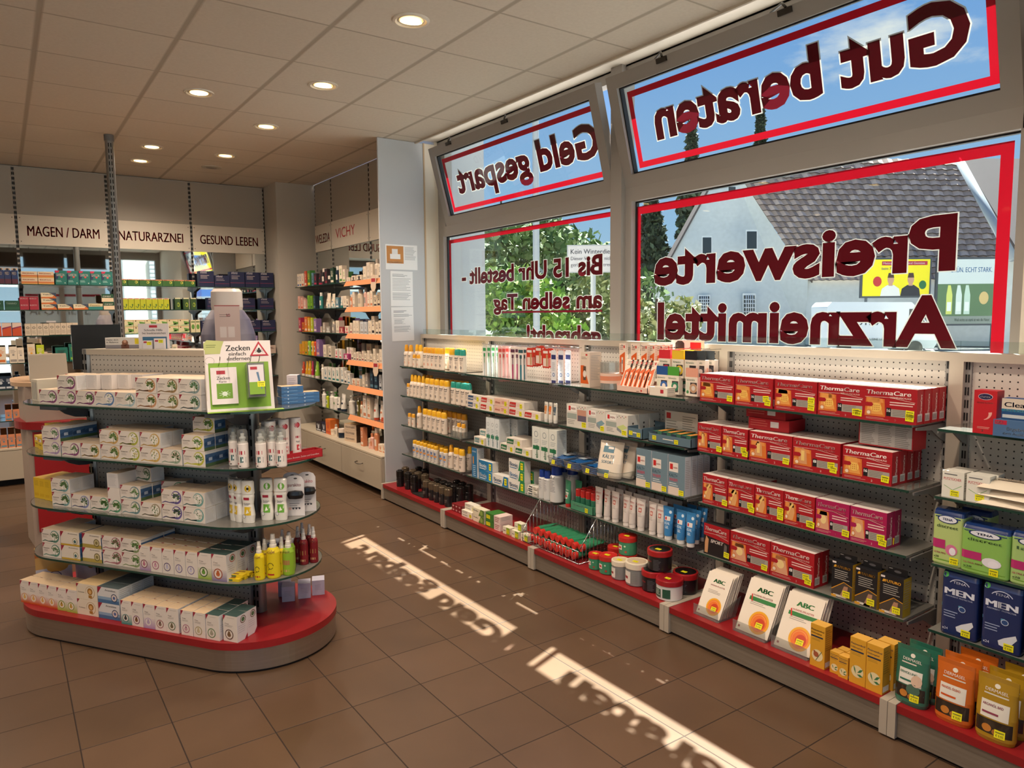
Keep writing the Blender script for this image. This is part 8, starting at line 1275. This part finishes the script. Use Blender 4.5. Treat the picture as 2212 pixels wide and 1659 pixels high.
[put(carton('medicine_box', .043, .13, .05, 'D0C49C', lambda f, w, h: f.disc(w * .5, h * .45, w * .35, '5A8A3A', 1, ry=h * .2).rect(w * .1, h * .8, w * .9, h * .88, '4A6A30', 1)), x, SBZ[2], 'upright cream carton with green leaf, %s of two' % n_) for x, n_ in ((1.635, 'left'), (1.682, 'right'))]
NB = lettered(.148, .16, .09, '161C40', 'orthomol', 'C8C0C4', lambda f, w, h: f.rect(0, h * .27, w, h * .285, 'B0384C', 1).lines(w * .1, h * .74, w * .7, 3, h * .09, 'B8A8A8', h * .03, 1), tw=.42, ty=.85); NS = lettered(.15, .12, .09, '161C40', 'orthomol', 'C8C0C4', lambda f, w, h: f.rect(0, h * .27, w, h * .285, 'B0384C', 1).lines(w * .1, h * .7, w * .8, 2, h * .12, 'B8A8A8', h * .03, 1), tw=.42, ty=.82)
for i, x in enumerate((1.79, 1.945, 2.1, 2.257, 2.41)): put(NS if i == 1 else NB, x, SBZ[0], 'large navy vitamin carton, %s, top shelf under GESUND LEBEN' % ordn(i, 5))
for x, z, n_ in ((1.86, 1, 'left, second shelf'), (2.2, 1, 'middle, second shelf'), (2.4, 1, 'right, second shelf'), (1.79, 2, 'left, third shelf'), (2.25, 2, 'middle, third shelf'), (2.41, 2, 'right, third shelf')): put(NS, x, SBZ[z], 'navy vitamin carton, %s under GESUND LEBEN' % n_)
put(lettered(.12, .09, .06, 'B8A090', 'VITAL', '8A4A48'), 2.42, SBZ[3], 'dull pink carton, fourth shelf under GESUND LEBEN'); BF(SBZ[3], 'b 2F6A2A DCCAB0 1.0 .08 .1;b DCCAB0 2F6A2A 1.2 .08 .06;j DCCAB0 2F6A2A 1.33 .08 .05;b DCCAB0 2F6A2A 1.45 .05 .13;b 2F6A2A DCCAB0 1.58 .07 .05;b DCCAB0 3E7A30 1.66 .07 .05', 'fourth shelf, NATURARZNEI bay'); BF(SBZ[3], 'b E6D6C0 D8702C -.02 .09 .15;b E6D6C0 9A9088 .08 .06 .15;b E6D6C0 9A9088 .137 .05 .145;b DCCAB0 E0A030 .22 .06 .17;b B8C428 DCCAB0 .29 .06 .16;b E6D6C0 B8A898 .36 .08 .03;b 1A6A5A 24242A .46 .1 .13;b 1A6A5A 8CB83C .57 .1 .16;b 9A9088 8CB83C .7 .1 .2', 'fourth back shelf, left')
BF(SBZ[4], 'o DCCAB0 18283A .1 .07 .13;b 18283A C8CCD0 -.03 .08 .12;b 18283A C8CCD0 .03 .05 .12', 'fifth back shelf, left picture edge'); BF(SBZ[5], 'b D0845C 5A8090 .01 .05 .1;b D0845C 5A8090 .07 .05 .1;b D0845C 5A8090 .13 .05 .1', 'lowest back shelf, left picture edge'); BF(.35, 'b D0845C 5A8090 -.04 .05 .12;b D0845C 5A8090 .02 .05 .12;b D0845C 5A8090 .08 .05 .12;b D0845C 5A8090 .14 .05 .12', 'cabinet top at left picture edge')
# large dummy bottle on a pedestal
t = empty('display_bottle', (1.24, 5.05, 0)); tagp(t, 'oversized white display bottle with marbled side and promotion card behind the island', 'display'); t.rotation_euler.z = -.24
K().box((-.16, -.08, 0), (.16, .1, .9), 'C8BEB4').build('pedestal', WOOD, t); body([(.9, .165, .06, .01), (1.2, .175, .07, .01), (1.42, .17, .065, .01), (1.52, .14, .055, .01), (1.58, .1, .05, .01)], 'B8AEAC', None, noise_mat('marbled_print', 'C8C0C4', '4A4A6A', 4, .4, detail=3, stretch=(1, 1, .4)), parent=t, name='bottle_body'); body([(1.58, .095, .05, .01), (1.6, .1, .052, .01), (1.7, .098, .05, .01), (1.72, .08, .04, .01)], 'CFC4BC', None, parent=t, name='bottle_cap')
k = K().box((-.08, -.075, 1.3), (.075, -.07, 1.61), 'C8B2AC'); f = k.face((-.08, -.075, 1.3), (1, 0, 0), (0, 0, 1)); f.rect(0, 0, .155, .07, '9C2028', 1).rect(0, .305, .155, .31, '9C2028', 1).text('LIMITIERTE VORTEILSGRÖSSE', .01, .045, .008, 'E0C8C4', w=.135, layer=2).text('30', .07, .235, .02, 'B04050', w=.025, layer=1).lines(.03, .25, .1, 2, .012, '7A6A6A', .003, 1).rect(.03, .1, .07, .17, 'DCD0CC', 1).rect(.08, .1, .12, .17, 'DCD0CC', 1); k.build('promotion_card', PAPER, t)
k = K(); f = k.face((-.08, -.073, 1.27), (1, 0, 0), (0, 0, 1)); f.text('Thermalwasser', .0, .0, .02, '3A3A4A', w=.16, layer=3); k.build('bottle_lettering', PAPER, t)
